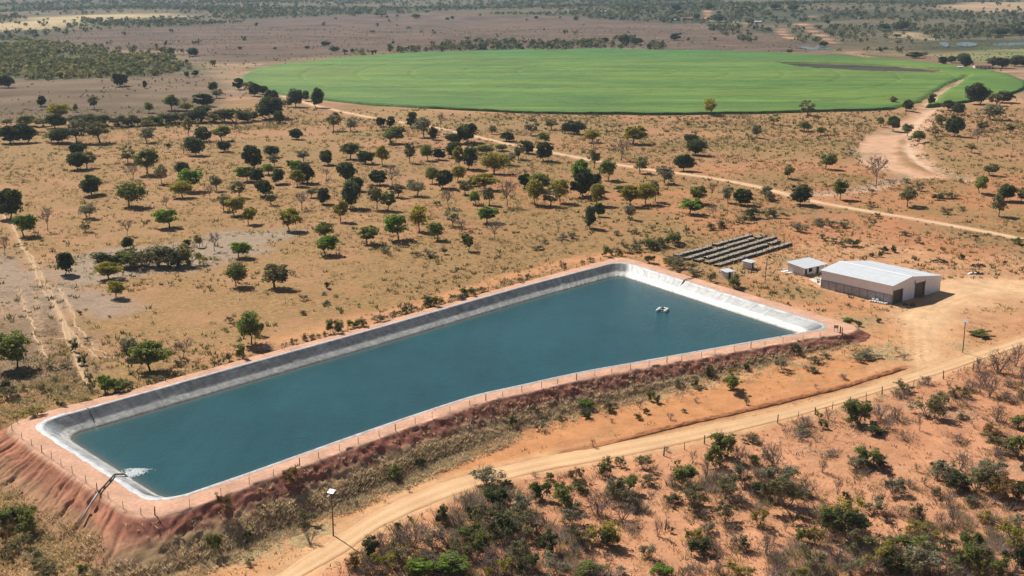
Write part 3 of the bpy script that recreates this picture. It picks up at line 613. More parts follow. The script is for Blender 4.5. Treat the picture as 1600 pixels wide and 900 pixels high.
(178.5,502.3,-0.93,4.0,2.5,'D',1,12,'smaller',''),
(172.3,472.6,-1.32,4.4,2.8,'O',1,12,'','rightmost'),
(187.3,506.2,-0.95,3.4,2.1,'P',1,12,'smaller',''),
(181.3,482.9,-1.34,2.6,1.7,'O',1,9,'','leftmost'),
(101.9,461.3,-0.39,6.8,3.8,'O',1,12,'','second from left'),
(106.8,497.4,-0.38,5.3,4.0,'O',1,12,'','leftmost'),
(104.7,435.5,-0.70,5.3,3.3,'P',1,26,'','rightmost'),
(117.0,447.5,-0.74,7.8,2.4,'O',1,27,'','leftmost'),
(124.3,445.4,-0.92,4.8,2.2,'O',1,27,'','third from left'),
(118.7,413.8,-1.29,3.7,2.9,'G',1,27,'',''),
(115.3,413.6,-1.25,3.9,2.3,'O',1,27,'','second from left'),
(136.1,449.2,-1.08,2.2,2.5,'O',1,27,'','rightmost'),
(126.5,404.3,-1.43,2.5,2.2,'D',1,27,'','third from left'),
(129.9,405.5,-1.42,2.2,2.2,'D',1,27,'','second from right'),
(123.6,398.3,-1.46,1.4,1.7,'D',1,27,'','second from left'),
(120.7,398.4,-1.46,1.6,1.3,'D',1,27,'','leftmost'),
(149.9,394.4,-1.37,1.6,1.6,'D',1,27,'','rightmost'),
(143.1,433.0,-1.36,3.5,1.8,'P',1,27,'','third from left'),
(143.1,419.5,-1.40,2.8,2.3,'P',1,27,'','rightmost'),
(166.6,427.3,-1.32,2.1,1.2,'D',1,9,'',''),
(178.2,417.7,-1.29,3.9,2.3,'G',1,9,'',''),
(111.0,423.4,-1.07,3.4,2.3,'P',1,27,'','leftmost'),
(113.8,418.5,-1.17,3.4,2.1,'P',1,27,'','second from left'),
(203.2,544.2,-0.46,2.9,1.9,'O',1,9,'','rightmost'),
(169.5,540.5,-0.20,8.6,1.9,'L',1,12,'',''),
(177.4,542.5,-0.17,4.3,2.2,'O',1,12,'','second from right'),
(-114.9,341.0,-0.34,5.6,4.8,'Y',0,26,'',''),
(-117.6,275.3,-0.51,9.3,7.8,'G',0,28,'',''),
(-93.6,283.9,-0.36,5.2,4.7,'P',0,29,'',''),
(-85.4,273.2,-0.34,8.4,6.2,'G',0,29,'','leftmost'),
(-79.8,282.7,-0.38,5.1,4.8,'L',0,29,'',''),
(-66.1,295.3,-0.41,6.3,7.4,'G',0,29,'','rightmost'),
(-90.9,257.6,-0.34,3.6,3.4,'B',1,28,'',''),
(-88.2,258.1,-0.33,4.3,2.7,'G',1,29,'','leftmost'),
(-86.5,259.7,-0.33,2.5,2.3,'O',1,29,'','leftmost'),
(-97.7,247.7,-0.34,1.5,1.5,'G',1,28,'',''),
(-96.3,247.3,0.12,1.0,1.0,'O',1,28,'small','third from left'),
(-101.0,242.0,0.12,3.5,2.0,'Y',1,28,'larger',''),
(-93.4,252.4,-0.36,2.5,1.0,'Y',1,28,'smaller',''),
(-111.3,253.9,-0.36,4.2,3.0,'O',1,28,'large','leftmost'),
(-114.5,259.4,-0.39,2.9,2.3,'D',1,28,'','leftmost'),
(-108.9,274.6,-0.48,2.3,1.4,'O',1,28,'large','third from left'),
(-106.3,275.7,-0.46,2.3,1.4,'O',1,28,'large','fourth from left'),
(-108.6,288.2,-0.40,1.6,2.5,'D',1,28,'','third from left'),
(-103.1,278.1,-0.44,1.9,2.4,'D',1,28,'','rightmost'),
(-110.8,293.5,-0.36,1.6,2.1,'O',1,28,'large','third from right'),
(-104.9,265.1,-0.44,1.5,1.6,'O',1,28,'small','second from left'),
(-105.5,258.3,-0.40,1.8,1.9,'O',1,28,'large','second from left'),
(-109.9,259.4,-0.40,1.8,1.5,'O',1,28,'small','leftmost'),
(-100.5,259.4,-0.38,1.4,1.4,'O',1,28,'small','fourth from left'),
(-94.1,258.1,-0.34,1.4,2.3,'O',1,28,'large','rightmost'),
(-100.3,264.9,-0.40,1.5,0.9,'O',1,28,'small','second from right'),
(-96.9,264.8,-0.36,1.5,2.7,'O',1,28,'large','second from right'),
(-103.5,258.3,-0.40,1.1,0.9,'D',1,28,'','second from left'),
(-72.9,274.9,-0.38,1.4,1.0,'Y',1,29,'',''),
(-71.1,276.7,-0.38,1.4,1.8,'O',1,29,'','fourth from left'),
(-69.8,278.5,-0.37,1.9,1.6,'O',1,29,'','third from right'),
(-68.4,281.0,-0.37,1.8,2.2,'O',1,29,'','second from right'),
(-65.5,282.9,-0.36,3.1,3.7,'G',1,29,'','rightmost'),
(-82.0,265.9,-0.32,3.3,1.2,'O',1,29,'','second from left'),
(-78.1,270.0,-0.35,1.9,1.0,'O',1,29,'','third from left'),
(-108.5,297.6,-0.34,1.6,1.2,'O',1,28,'small','rightmost'),
(-119.0,322.8,-0.38,1.3,0.9,'D',1,28,'','second from right'),
(-109.8,319.4,-0.35,0.7,0.7,'D',1,29,'smaller',''),
(-79.7,277.3,-0.37,2.3,1.6,'P',1,29,'',''),
(-75.8,314.6,-0.34,1.7,1.8,'O',1,29,'','rightmost'),
(-46.3,304.0,-0.33,3.8,3.7,'G',1,30,'larger',''),
(-44.7,306.2,-0.31,2.1,2.9,'O',1,30,'large','third from left'),
(-42.0,308.3,-0.29,3.0,2.5,'G',1,30,'smaller',''),
(-39.6,310.6,-0.28,3.4,2.7,'O',1,30,'large','second from right'),
(-35.9,315.3,-0.31,4.0,2.5,'P',1,30,'',''),
(-32.0,320.5,-0.35,2.3,1.8,'O',1,30,'large','rightmost'),
(-30.3,322.7,-0.36,1.8,2.0,'O',1,31,'','leftmost'),
(-29.2,324.3,-0.37,1.6,2.3,'G',1,31,'smaller',''),
(-27.5,324.9,-0.37,2.3,2.1,'P',1,31,'',''),
(-22.1,331.0,-0.35,4.1,3.4,'G',1,31,'larger',''),
(-20.1,333.9,-0.34,1.6,1.7,'O',1,31,'','rightmost'),
(-12.8,342.5,-0.33,3.8,2.9,'G',1,26,'smaller',''),
(-11.0,344.6,-0.33,2.3,1.7,'O',1,26,'small','second from left'),
(-15.9,338.0,-0.34,4.2,2.1,'P',1,26,'','third from left'),
(-48.4,302.2,-0.35,1.5,1.3,'O',1,30,'small','second from right'),
(-49.9,300.5,-0.35,1.1,1.3,'O',1,30,'small','third from left'),
(-51.5,298.8,-0.35,2.1,1.5,'O',1,30,'large','second from left'),
(-52.7,297.7,-0.36,1.8,1.9,'O',1,30,'large','leftmost'),
(-55.3,294.9,-0.36,1.9,1.5,'O',1,30,'small','leftmost'),
(-57.1,292.4,-0.37,1.9,1.3,'L',1,30,'',''),
(-65.5,302.1,-0.42,2.9,3.5,'D',1,29,'larger',''),
(-61.8,289.5,-0.39,4.4,2.1,'L',1,29,'',''),
(-59.9,338.2,-0.41,2.3,1.7,'P',1,26,'','leftmost'),
(-52.4,332.8,-0.36,2.1,1.2,'O',1,30,'small','rightmost'),
(-57.8,322.8,-0.40,2.2,1.4,'O',1,30,'small','second from left'),
(-54.9,343.7,-0.42,1.9,1.2,'P',1,26,'','second from left'),
(-8.5,347.0,-0.31,2.4,1.8,'O',1,26,'small','third from left'),
(-25.0,340.7,-0.36,1.2,1.0,'O',1,26,'small','leftmost'),
(39.1,271.0,-3.64,2.6,2.2,'P',1,33,'','second from left'),
(43.0,270.7,-3.55,1.5,2.0,'G',1,33,'','third from left'),
(43.9,269.4,-3.56,2.2,1.0,'O',1,33,'small','third from left'),
(51.2,268.1,-3.43,4.8,3.5,'G',1,33,'','rightmost'),
(47.6,277.4,-3.24,2.3,2.8,'D',1,33,'','second from right'),
(57.1,282.0,-2.93,1.9,1.6,'D',1,33,'','rightmost'),
(53.2,278.8,-3.10,2.3,1.5,'Y',1,33,'',''),
(31.8,263.0,-3.99,1.8,2.3,'G',1,33,'','leftmost'),
(32.9,261.5,-4.00,1.5,1.7,'G',1,33,'','second from left'),
(28.6,258.1,-4.14,1.1,1.9,'L',1,33,'','second from left'),
(27.9,251.6,-4.27,1.8,1.5,'O',1,33,'large','rightmost'),
(29.7,254.3,-4.18,1.4,1.5,'D',1,33,'','third from left'),
(16.0,258.0,-4.17,3.6,1.9,'B',1,33,'',''),
(16.3,253.9,-4.46,3.2,1.7,'D',1,33,'','second from left'),
(10.9,251.8,-4.61,2.1,1.4,'O',1,33,'large','second from left'),
(5.9,246.0,-4.83,2.1,1.8,'P',1,33,'','leftmost'),
(7.2,251.4,-4.48,1.8,1.1,'O',1,33,'small','leftmost'),
(21.9,257.5,-4.27,3.9,2.3,'O',1,33,'large','third from left'),
(0.2,247.3,-4.21,1.4,2.2,'D',1,33,'','leftmost'),
(52.8,259.0,-3.68,1.3,1.7,'O',1,33,'small','rightmost'),
(41.8,261.0,-3.83,1.5,1.2,'L',1,33,'','rightmost'),
(38.3,255.2,-4.02,1.1,1.0,'O',1,33,'small','second from left'),
(34.7,251.1,-4.16,1.8,1.5,'L',1,33,'','third from left'),
(21.7,249.8,-4.44,1.3,1.0,'L',1,33,'','leftmost'),
(5.3,253.3,-2.74,2.1,1.1,'O',1,33,'large','leftmost'),
(65.5,281.3,-2.77,3.5,3.3,'P',1,33,'','rightmost'),
(71.6,292.0,-2.21,2.4,2.5,'D',1,43,'','leftmost'),
(92.1,320.5,-1.72,3.1,1.1,'G',1,32,'smaller',''),
(93.6,315.6,-1.74,1.7,1.4,'D',1,32,'larger',''),
(100.3,319.3,-1.69,1.3,1.1,'D',1,32,'smaller',''),
(124.0,306.9,-1.84,5.1,1.8,'G',1,32,'larger',''),
(89.5,289.9,-2.17,6.0,1.8,'P',1,43,'','rightmost'),
(86.1,286.9,-2.27,3.6,1.7,'P',1,43,'','third from left'),
(72.0,280.1,-2.70,3.5,1.8,'P',1,43,'','leftmost'),
(74.9,285.7,-2.49,3.2,1.7,'O',1,43,'','second from left'),
(78.3,289.7,-2.33,2.4,1.5,'P',1,43,'','second from left'),
(97.5,288.5,-2.14,2.8,1.5,'L',1,43,'small','rightmost'),
(97.1,294.0,-1.99,1.2,1.3,'L',1,43,'small','second from right'),
(79.0,274.2,-2.76,2.3,1.2,'L',1,43,'small','third from left'),
(70.9,268.7,-3.06,1.1,1.2,'L',1,43,'small','leftmost'),
(75.3,248.0,-3.95,4.9,5.3,'G',1,43,'','rightmost'),
(76.2,254.7,-3.62,3.6,2.6,'G',1,43,'','second from left'),
(91.0,251.2,-3.64,5.8,5.4,'O',1,44,'','leftmost'),
(96.2,256.5,-3.36,3.4,4.0,'O',1,44,'','second from left'),
(84.0,249.9,-3.78,3.3,3.1,'L',1,43,'large','second from right'),
(88.5,261.9,-3.19,3.6,2.3,'L',1,43,'large','rightmost'),
(90.7,266.7,-2.96,4.1,2.4,'O',1,43,'','rightmost'),
(102.8,263.2,-3.05,2.7,2.9,'O',1,44,'','fourth from left'),
(117.0,278.2,-2.50,5.2,5.3,'L',1,44,'large','fourth from right'),
(122.8,282.6,-2.40,4.1,5.8,'L',1,44,'large','second from right'),
(112.6,278.7,-2.45,3.2,4.0,'L',1,44,'large','second from left'),
(109.2,263.1,-3.03,4.2,5.4,'L',1,44,'large','fourth from left'),
(119.5,270.2,-2.78,2.2,4.8,'L',1,44,'large','rightmost'),
(110.0,270.6,-2.74,3.8,3.6,'L',1,44,'large','third from left'),
(66.9,245.6,-4.11,1.5,2.0,'G',1,43,'','leftmost'),
(67.2,250.4,-3.89,1.5,1.9,'Y',1,43,'',''),
(108.5,245.3,-3.83,3.2,2.6,'G',1,44,'',''),
(102.1,242.9,-3.99,3.5,2.0,'R',1,44,'smaller',''),
(105.0,248.3,-3.69,3.3,4.2,'L',1,44,'large','fifth from left'),
(61.5,243.7,-4.23,3.2,1.7,'O',1,43,'','leftmost'),
(87.0,244.0,-4.07,1.2,3.3,'L',1,44,'small','third from left'),
(96.7,270.9,-2.76,3.0,2.0,'L',1,44,'small','fourth from left'),
(97.6,270.7,-2.76,1.5,2.0,'L',1,44,'small','fifth from left'),
(100.3,262.7,-3.08,2.2,2.3,'O',1,44,'','third from left'),
(106.2,266.6,-2.90,3.3,2.4,'L',1,44,'large','leftmost'),
(101.7,256.9,-3.31,3.2,1.9,'L',1,44,'small','second from right'),
(95.3,246.3,-3.85,1.7,1.5,'L',1,44,'small','third from right'),
(98.4,250.1,-3.63,2.1,1.5,'O',1,44,'','second from right'),
(63.2,246.9,-4.07,3.5,2.2,'L',1,43,'large','leftmost'),
(80.4,250.1,-3.81,4.2,3.0,'L',1,43,'large','second from left'),
(80.3,245.0,-4.06,3.4,2.2,'L',1,43,'large','third from left'),
(76.4,243.4,-4.16,4.1,2.2,'D',1,43,'','rightmost'),
(111.7,260.6,-3.12,4.0,2.3,'L',1,44,'large','third from right'),
(115.5,268.6,-2.82,2.6,2.0,'L',1,44,'small','rightmost'),
(115.7,260.6,-3.13,2.2,3.1,'O',1,44,'','rightmost'),
(101.8,268.6,-2.84,1.5,1.6,'L',1,44,'small','fourth from right'),
(69.2,250.3,-3.88,1.7,2.6,'L',1,43,'small','second from left'),
(5.7,212.1,-5.41,3.7,3.6,'G',1,39,'','leftmost'),
(10.2,208.4,-5.50,4.1,4.5,'G',1,40,'larger',''),
(13.3,215.6,-5.31,2.8,2.0,'D',1,39,'',''),
(12.3,220.3,-5.19,2.9,2.6,'R',1,39,'',''),
(18.1,222.0,-5.10,2.3,3.2,'G',1,39,'','third from left'),
(18.9,227.4,-4.98,1.9,2.1,'O',1,39,'','leftmost'),
(21.7,226.5,-4.97,2.0,2.5,'O',1,39,'','second from left'),
(26.1,225.0,-4.99,3.3,3.2,'O',1,39,'','rightmost'),
(26.3,218.4,-5.21,2.9,2.2,'O',1,41,'','leftmost'),
(19.4,213.2,-5.40,3.6,3.7,'P',1,39,'',''),
(21.9,213.9,-5.38,3.9,3.7,'G',1,39,'','rightmost'),
(20.6,209.9,-5.53,4.8,3.6,'O',1,39,'','third from left'),
(20.1,203.7,-5.72,4.2,2.8,'L',1,40,'large','second from right'),
(15.5,204.9,-5.64,4.5,4.3,'L',1,40,'large','third from left'),
(15.6,194.0,-6.00,5.1,4.7,'Y',1,40,'',''),
(16.7,193.8,-6.02,3.1,3.4,'D',1,40,'','rightmost'),
(12.0,194.6,-5.96,4.3,3.7,'O',1,40,'',''),
(11.0,201.7,-5.71,3.9,3.6,'P',1,40,'','third from left'),
(6.6,191.1,-6.04,3.7,4.1,'D',1,40,'','second from left'),
(2.4,206.4,-5.56,4.4,3.9,'P',1,40,'','leftmost'),
(1.7,197.7,-5.81,5.7,5.4,'O',1,38,'','rightmost'),
(4.3,197.7,-5.83,3.7,3.8,'L',1,40,'large','leftmost'),
(2.7,184.4,-6.16,3.3,3.1,'D',1,40,'','leftmost'),
(0.8,189.5,-6.02,3.3,3.7,'O',1,38,'','second from right'),
(25.8,197.2,-6.02,1.8,3.6,'L',1,42,'large','leftmost'),
(23.0,189.7,-6.25,2.3,2.9,'P',1,42,'','leftmost'),
(33.5,217.7,-5.26,4.4,4.2,'G',1,41,'','leftmost'),
(33.8,210.3,-5.56,6.1,4.3,'O',1,41,'','third from left'),
(29.3,210.2,-5.53,2.5,2.1,'O',1,41,'','second from left'),
(43.8,231.1,-4.79,4.7,5.6,'G',1,41,'','third from left'),
(40.6,227.2,-4.92,3.3,5.0,'G',1,41,'','second from left'),
(45.7,228.0,-4.91,3.3,4.0,'L',1,41,'large','rightmost'),
(44.6,218.6,-5.31,3.5,4.5,'P',1,41,'larger',''),
(40.3,213.1,-5.53,4.4,5.1,'O',1,41,'','second from right'),
(42.0,210.6,-5.67,4.0,2.9,'L',1,41,'large','third from left'),
(38.7,203.5,-5.93,3.3,3.7,'O',1,42,'larger',''),
(47.3,213.3,-5.60,3.8,2.9,'D',1,41,'',''),
(44.5,201.8,-6.08,2.7,3.3,'Y',1,42,'','rightmost'),
(31.7,195.6,-6.19,3.2,2.9,'Y',1,42,'','leftmost'),
(32.1,190.6,-6.39,3.7,3.2,'D',1,42,'',''),
(35.1,192.3,-6.37,2.9,2.3,'L',1,42,'large','third from left'),
(39.5,193.5,-6.37,3.4,2.9,'P',1,42,'','rightmost'),
(43.5,191.4,-6.49,2.9,4.1,'L',1,42,'large','rightmost'),
(34.8,199.2,-6.08,2.4,2.3,'P',1,42,'','second from left'),
(24.7,183.9,-6.49,3.3,2.0,'B',1,42,'',''),
(12.2,183.2,-6.31,4.3,2.3,'G',1,40,'smaller',''),
(7.7,183.1,-6.25,3.8,3.3,'P',1,40,'','second from left'),
(18.1,184.4,-6.35,1.4,1.6,'P',1,40,'','rightmost'),
(34.7,184.5,-6.65,2.5,2.0,'L',1,42,'small','third from left'),
(37.8,184.0,-6.71,4.1,2.8,'Y',1,42,'','second from left'),
(49.9,238.5,-4.49,3.1,1.9,'O',1,41,'','rightmost'),
(48.3,228.0,-4.92,2.1,2.2,'G',1,41,'','rightmost'),
(36.4,228.4,-4.88,1.9,2.8,'L',1,41,'small','third from left'),
(33.0,226.8,-4.93,1.3,1.4,'Y',1,41,'',''),
(30.9,218.1,-5.23,1.9,2.7,'L',1,41,'small','second from left'),
(37.7,220.2,-5.18,1.9,4.4,'L',1,41,'large','leftmost'),
(39.4,216.8,-5.35,2.8,3.0,'L',1,41,'large','second from left'),
(22.8,207.3,-5.62,2.7,2.0,'L',1,40,'large','rightmost'),
(24.5,206.7,-5.65,2.4,1.3,'L',1,40,'small','rightmost'),
(31.6,234.0,-4.74,1.6,1.1,'L',1,41,'small','leftmost'),
(16.9,236.4,-4.84,1.3,1.8,'L',1,39,'','rightmost'),
(34.5,204.9,-5.81,2.6,1.9,'L',1,42,'large','second from left'),
(39.3,200.2,-6.08,2.3,1.3,'L',1,42,'small','rightmost'),
(21.4,199.7,-5.86,2.3,1.1,'L',1,40,'small','second from right'),
(28.2,199.0,-5.98,1.1,1.3,'O',1,42,'smaller',''),
(15.8,189.2,-6.16,1.4,0.9,'L',1,40,'small','second from left'),
(13.6,189.2,-6.14,1.4,0.9,'L',1,40,'small','leftmost'),
(10.2,190.8,-6.07,2.5,1.5,'L',1,40,'large','second from left'),
(28.4,183.7,-6.56,2.4,1.8,'L',1,42,'small','leftmost'),
(31.1,185.4,-6.55,2.1,1.3,'L',1,42,'small','second from left'),
(7.2,220.4,-5.23,1.6,1.4,'G',1,39,'','second from left'),
(4.4,221.9,-5.23,1.9,1.0,'L',1,39,'','leftmost'),
(16.8,187.6,-6.23,1.0,1.1,'L',1,40,'small','third from left'),
(48.5,220.4,-5.26,2.8,2.7,'L',1,41,'small','rightmost'),
(51.1,227.7,-4.94,1.9,3.1,'P',1,41,'smaller',''),
(50.4,209.5,-5.82,7.0,6.1,'O',1,47,'','leftmost'),
(51.4,218.4,-5.38,5.6,4.1,'P',1,45,'','leftmost'),
(52.3,225.8,-5.03,4.9,5.0,'L',1,45,'large','leftmost'),
(55.9,213.8,-5.66,3.9,4.0,'L',1,45,'large','second from left'),
(71.7,227.4,-5.00,4.6,4.3,'G',1,45,'',''),
(73.6,226.7,-5.04,2.6,2.1,'D',1,45,'larger',''),
(68.7,226.3,-5.06,3.5,2.8,'P',1,45,'','second from left'),
(58.8,201.8,-6.23,5.6,5.4,'Y',1,47,'','third from left'),
(59.1,197.1,-6.43,6.1,5.0,'D',1,47,'larger',''),
(53.1,194.7,-6.47,2.6,3.9,'Y',1,47,'','second from left'),
(51.1,195.8,-6.40,2.2,2.8,'G',1,47,'',''),
(55.3,197.9,-6.37,3.0,4.5,'L',1,47,'','third from right'),
(66.6,206.4,-6.02,4.2,3.9,'P',1,47,'larger',''),
(72.5,215.5,-5.59,4.1,3.5,'P',1,45,'','rightmost'),
(73.6,204.4,-6.05,3.0,3.9,'O',1,48,'','second from left'),
(72.8,198.4,-6.28,4.4,2.8,'Y',1,48,'','leftmost'),
(84.3,219.5,-5.35,4.7,5.1,'P',1,46,'','leftmost'),
(84.2,224.1,-5.13,2.9,2.8,'D',1,46,'','leftmost'),
(85.6,217.0,-5.44,4.0,3.7,'D',1,46,'','second from left'),
(88.6,215.2,-5.47,7.0,6.3,'O',1,46,'','second from left'),
(88.9,224.7,-5.06,4.8,3.8,'L',1,46,'','second from right'),
(92.9,220.3,-5.19,5.3,4.4,'P',1,46,'','rightmost'),
(91.2,211.7,-5.55,5.2,5.5,'R',1,46,'',''),
(95.1,211.6,-5.49,3.1,3.4,'D',1,46,'','third from left'),
(85.3,202.3,-6.00,2.4,2.9,'Y',1,48,'','third from left'),
(79.3,193.6,-6.39,3.7,3.7,'G',1,48,'','third from left'),
(79.6,201.6,-6.10,3.6,4.0,'L',1,48,'','third from left'),
(77.3,201.6,-6.12,2.6,3.2,'L',1,48,'','second from left'),
(62.1,187.0,-6.80,5.5,4.9,'Y',1,47,'','rightmost'),
(64.1,186.5,-6.81,4.0,3.6,'D',1,47,'smaller',''),
(70.1,191.8,-6.56,5.0,3.7,'G',1,48,'','leftmost'),
(69.8,185.9,-6.79,5.9,4.8,'P',1,48,'larger',''),
(66.2,185.4,-6.83,4.3,3.9,'O',1,48,'','leftmost'),
(75.3,192.5,-6.47,3.2,2.9,'O',1,48,'','third from left'),
(76.7,187.0,-6.66,5.0,3.8,'G',1,48,'','second from left'),
(80.7,189.1,-6.52,3.1,3.2,'O',1,48,'','rightmost'),
(87.7,194.5,-6.22,4.6,4.5,'Y',1,48,'','rightmost'),
(90.7,200.6,-5.96,3.7,2.9,'P',1,48,'smaller',''),
(84.4,186.2,-6.51,4.1,4.1,'D',1,48,'',''),
(81.3,185.0,-6.62,3.2,3.0,'G',1,48,'','rightmost'),
(50.9,186.6,-6.75,4.2,3.8,'O',1,47,'','second from left'),
(44.7,186.3,-6.70,3.3,3.2,'L',1,47,'','second from left'),
(55.2,189.4,-6.69,3.7,3.5,'L',1,47,'','second from right'),
(60.2,192.0,-6.63,4.5,4.1,'O',1,47,'','third from left'),
(62.0,214.5,-5.65,2.0,4.1,'L',1,45,'large','second from right'),
(61.3,224.0,-5.16,2.0,2.9,'L',1,45,'large','third from left'),
(52.2,205.4,-6.02,2.1,2.6,'L',1,47,'','fourth from left'),
(48.9,199.8,-6.21,1.1,1.9,'L',1,47,'','third from left'),
(100.3,233.8,-4.48,5.1,3.7,'O',1,46,'','rightmost'),
(102.6,230.6,-4.58,4.0,4.4,'G',1,46,'',''),
(101.3,238.9,-4.22,4.2,2.5,'R',1,44,'larger',''),
(92.9,237.9,-4.35,2.8,1.9,'L',1,46,'','fourth from left'),
(82.4,239.6,-4.34,2.5,1.6,'L',1,44,'small','second from left'),
(61.3,240.2,-4.39,3.7,1.8,'L',1,44,'small','leftmost'),
(71.2,206.0,-6.01,2.6,1.9,'L',1,48,'','leftmost'),
(76.4,217.1,-5.50,2.5,1.7,'L',1,45,'large','rightmost'),
(80.2,213.7,-5.62,2.1,2.0,'O',1,46,'','leftmost'),
(81.5,209.7,-5.77,2.4,3.0,'L',1,46,'','third from left'),
(85.3,198.4,-6.15,2.8,1.6,'L',1,48,'','rightmost'),
(98.3,231.1,-4.62,3.6,1.8,'L',1,46,'','rightmost'),
(80.1,224.1,-5.15,1.3,1.7,'L',1,46,'','leftmost'),
(79.9,218.5,-5.42,1.9,1.7,'L',1,46,'','second from left'),
(61.4,234.6,-4.65,1.0,1.8,'L',1,45,'small','leftmost'),
(64.6,231.5,-4.80,3.6,1.1,'L',1,45,'small','second from left'),
(69.0,222.7,-5.25,2.5,1.4,'L',1,45,'small','rightmost'),
(63.3,213.2,-5.72,1.2,1.3,'D',1,45,'smaller',''),
(64.9,211.2,-5.82,1.8,2.0,'L',1,45,'small','third from left'),
(85.9,209.6,-5.72,2.4,2.0,'P',1,46,'','second from left'),
(100.8,223.5,-4.89,1.6,2.1,'D',1,46,'','rightmost'),
(65.2,193.0,-6.57,3.6,2.8,'O',1,47,'','rightmost'),
(45.8,195.6,-6.33,1.7,2.2,'L',1,47,'','leftmost'),
(47.5,184.7,-6.79,3.5,1.5,'Y',1,47,'','leftmost'),
(56.7,184.9,-6.86,2.9,2.7,'P',1,47,'smaller',''),
(59.9,184.9,-6.86,3.7,3.3,'L',1,47,'','rightmost'),
(77.9,184.6,-6.71,2.9,2.4,'Y',1,48,'','second from left'),
(74.2,184.7,-6.78,3.2,2.4,'O',1,48,'','second from right'),
(-4.9,217.7,-5.42,5.4,3.9,'P',1,37,'',''),
(-3.6,209.6,-5.54,4.6,3.8,'D',1,37,'','second from right'),
(-8.0,207.3,-5.63,4.0,4.0,'L',1,37,'','rightmost'),
(-7.4,204.0,-5.69,2.0,1.9,'D',1,37,'','third from left'),
(-3.7,199.5,-5.75,5.0,5.1,'O',1,37,'','third from left'),
(-7.6,196.5,-5.81,3.8,2.9,'G',1,38,'','second from left'),
(-12.6,201.8,-5.76,2.1,3.5,'D',1,37,'','second from left'),
(-10.0,200.2,-5.77,2.9,3.5,'L',1,37,'','third from left'),
(-20.5,199.3,-5.83,1.3,1.7,'G',1,36,'smaller',''),
(-24.1,189.9,-5.91,3.4,3.4,'D',1,36,'larger',''),
(-23.1,193.5,-5.88,2.9,2.9,'L',1,36,'','second from right'),
(-17.2,192.9,-5.87,5.5,4.0,'L',1,38,'','leftmost'),
(-19.6,194.7,-5.86,4.5,3.4,'L',1,36,'','rightmost'),
(-20.6,184.8,-5.96,4.1,3.4,'Y',1,36,'',''),
(-18.9,187.6,-5.93,4.2,3.8,'O',1,36,'larger',''),
(-15.3,185.4,-5.97,3.7,3.3,'O',1,38,'','leftmost'),
(-11.9,182.2,-6.04,7.5,2.8,'B',1,38,'',''),
(-5.7,190.0,-5.94,4.2,4.1,'G',1,38,'','rightmost'),
(-4.5,184.5,-6.08,4.4,4.0,'L',1,38,'','rightmost'),
(-1.1,193.5,-5.90,4.6,5.7,'D',1,38,'',''),
(-13.8,192.3,-5.88,3.4,3.5,'P',1,38,'',''),
(-11.1,192.9,-5.87,3.6,3.4,'L',1,38,'','third from left'),
(-23.8,182.6,-5.96,2.7,2.2,'L',1,36,'','fourth from left'),
(-25.6,184.8,-5.94,3.3,2.8,'R',1,36,'',''),
(-23.0,184.8,-5.95,2.9,2.7,'L',1,36,'','third from right'),
(-16.6,182.7,-6.00,2.9,2.4,'G',1,38,'','leftmost'),
(-8.4,188.3,-5.96,3.5,3.4,'O',1,38,'','second from left'),
(-9.6,183.8,-6.03,3.2,2.7,'L',1,38,'','second from right'),
(-2.6,182.9,-6.14,3.4,2.4,'Y',1,38,'',''),
(-0.5,185.6,-6.09,3.2,3.0,'O',1,38,'','third from left'),
(-13.5,186.5,-5.96,3.5,3.0,'L',1,38,'','second from left'),
(-35.2,194.5,-5.93,2.6,2.9,'L',1,36,'','third from left'),
(-36.9,201.5,-5.92,3.3,3.0,'O',1,35,'','leftmost'),
(-22.6,221.6,-5.45,3.3,3.2,'G',1,35,'',''),
(-18.2,226.6,-5.34,1.7,1.9,'D',1,37,'','leftmost'),
(-40.6,211.0,-1.18,3.9,2.3,'R',1,35,'','rightmost'),
(-12.2,202.8,-5.75,1.7,1.9,'O',1,37,'','second from left'),
(-1.2,216.9,-5.38,2.2,1.7,'D',1,37,'','rightmost'),
(-0.3,209.8,-5.50,1.8,2.0,'O',1,37,'','rightmost'),
(-29.1,209.7,-5.79,1.1,1.0,'O',1,35,'','rightmost'),
(-30.4,209.4,-5.81,0.9,1.0,'O',1,35,'','second from left'),
(-19.6,215.9,-5.62,1.2,1.0,'L',1,37,'','leftmost'),
(-18.6,203.8,-5.77,1.0,0.8,'O',1,37,'','leftmost'),
(-16.5,204.5,-5.75,0.9,1.2,'L',1,37,'','second from left'),
(-44.6,196.9,-5.40,1.7,1.9,'L',1,36,'','second from left'),
(-43.5,200.9,-4.21,1.7,1.6,'L',1,35,'','second from left'),
(-40.6,201.2,-5.49,0.9,1.3,'L',1,35,'','rightmost'),
(-91.3,202.1,-5.58,3.3,3.3,'G',1,34,'','second from left'),
(-91.7,201.1,-5.59,2.6,2.5,'G',1,34,'','leftmost'),
(-86.1,198.4,-5.70,4.4,4.7,'G',1,34,'','third from left'),
(-89.1,202.5,-5.61,2.6,2.6,'D',1,34,'',''),
(-88.4,194.3,-5.69,2.6,2.9,'R',1,34,'',''),
(-84.8,191.4,-5.75,3.1,2.6,'O',1,34,'','third from left'),
(-70.6,182.9,-5.83,1.7,1.9,'G',1,34,'','rightmost'),
(-50.6,189.6,-5.58,2.3,3.4,'G',1,36,'larger',''),
(-50.8,198.3,-1.65,2.7,3.9,'R',1,35,'','leftmost'),
(-86.6,189.0,-5.74,1.9,1.8,'O',1,34,'','leftmost'),
(-49.5,196.8,-2.94,1.1,1.2,'L',1,35,'','leftmost'),
(-84.8,187.3,-5.75,1.4,1.5,'O',1,34,'','second from left'),
(-81.2,188.5,-5.79,2.4,1.5,'P',1,34,'',''),
(-79.1,185.1,-5.79,3.2,1.8,'O',1,34,'','fourth from left'),
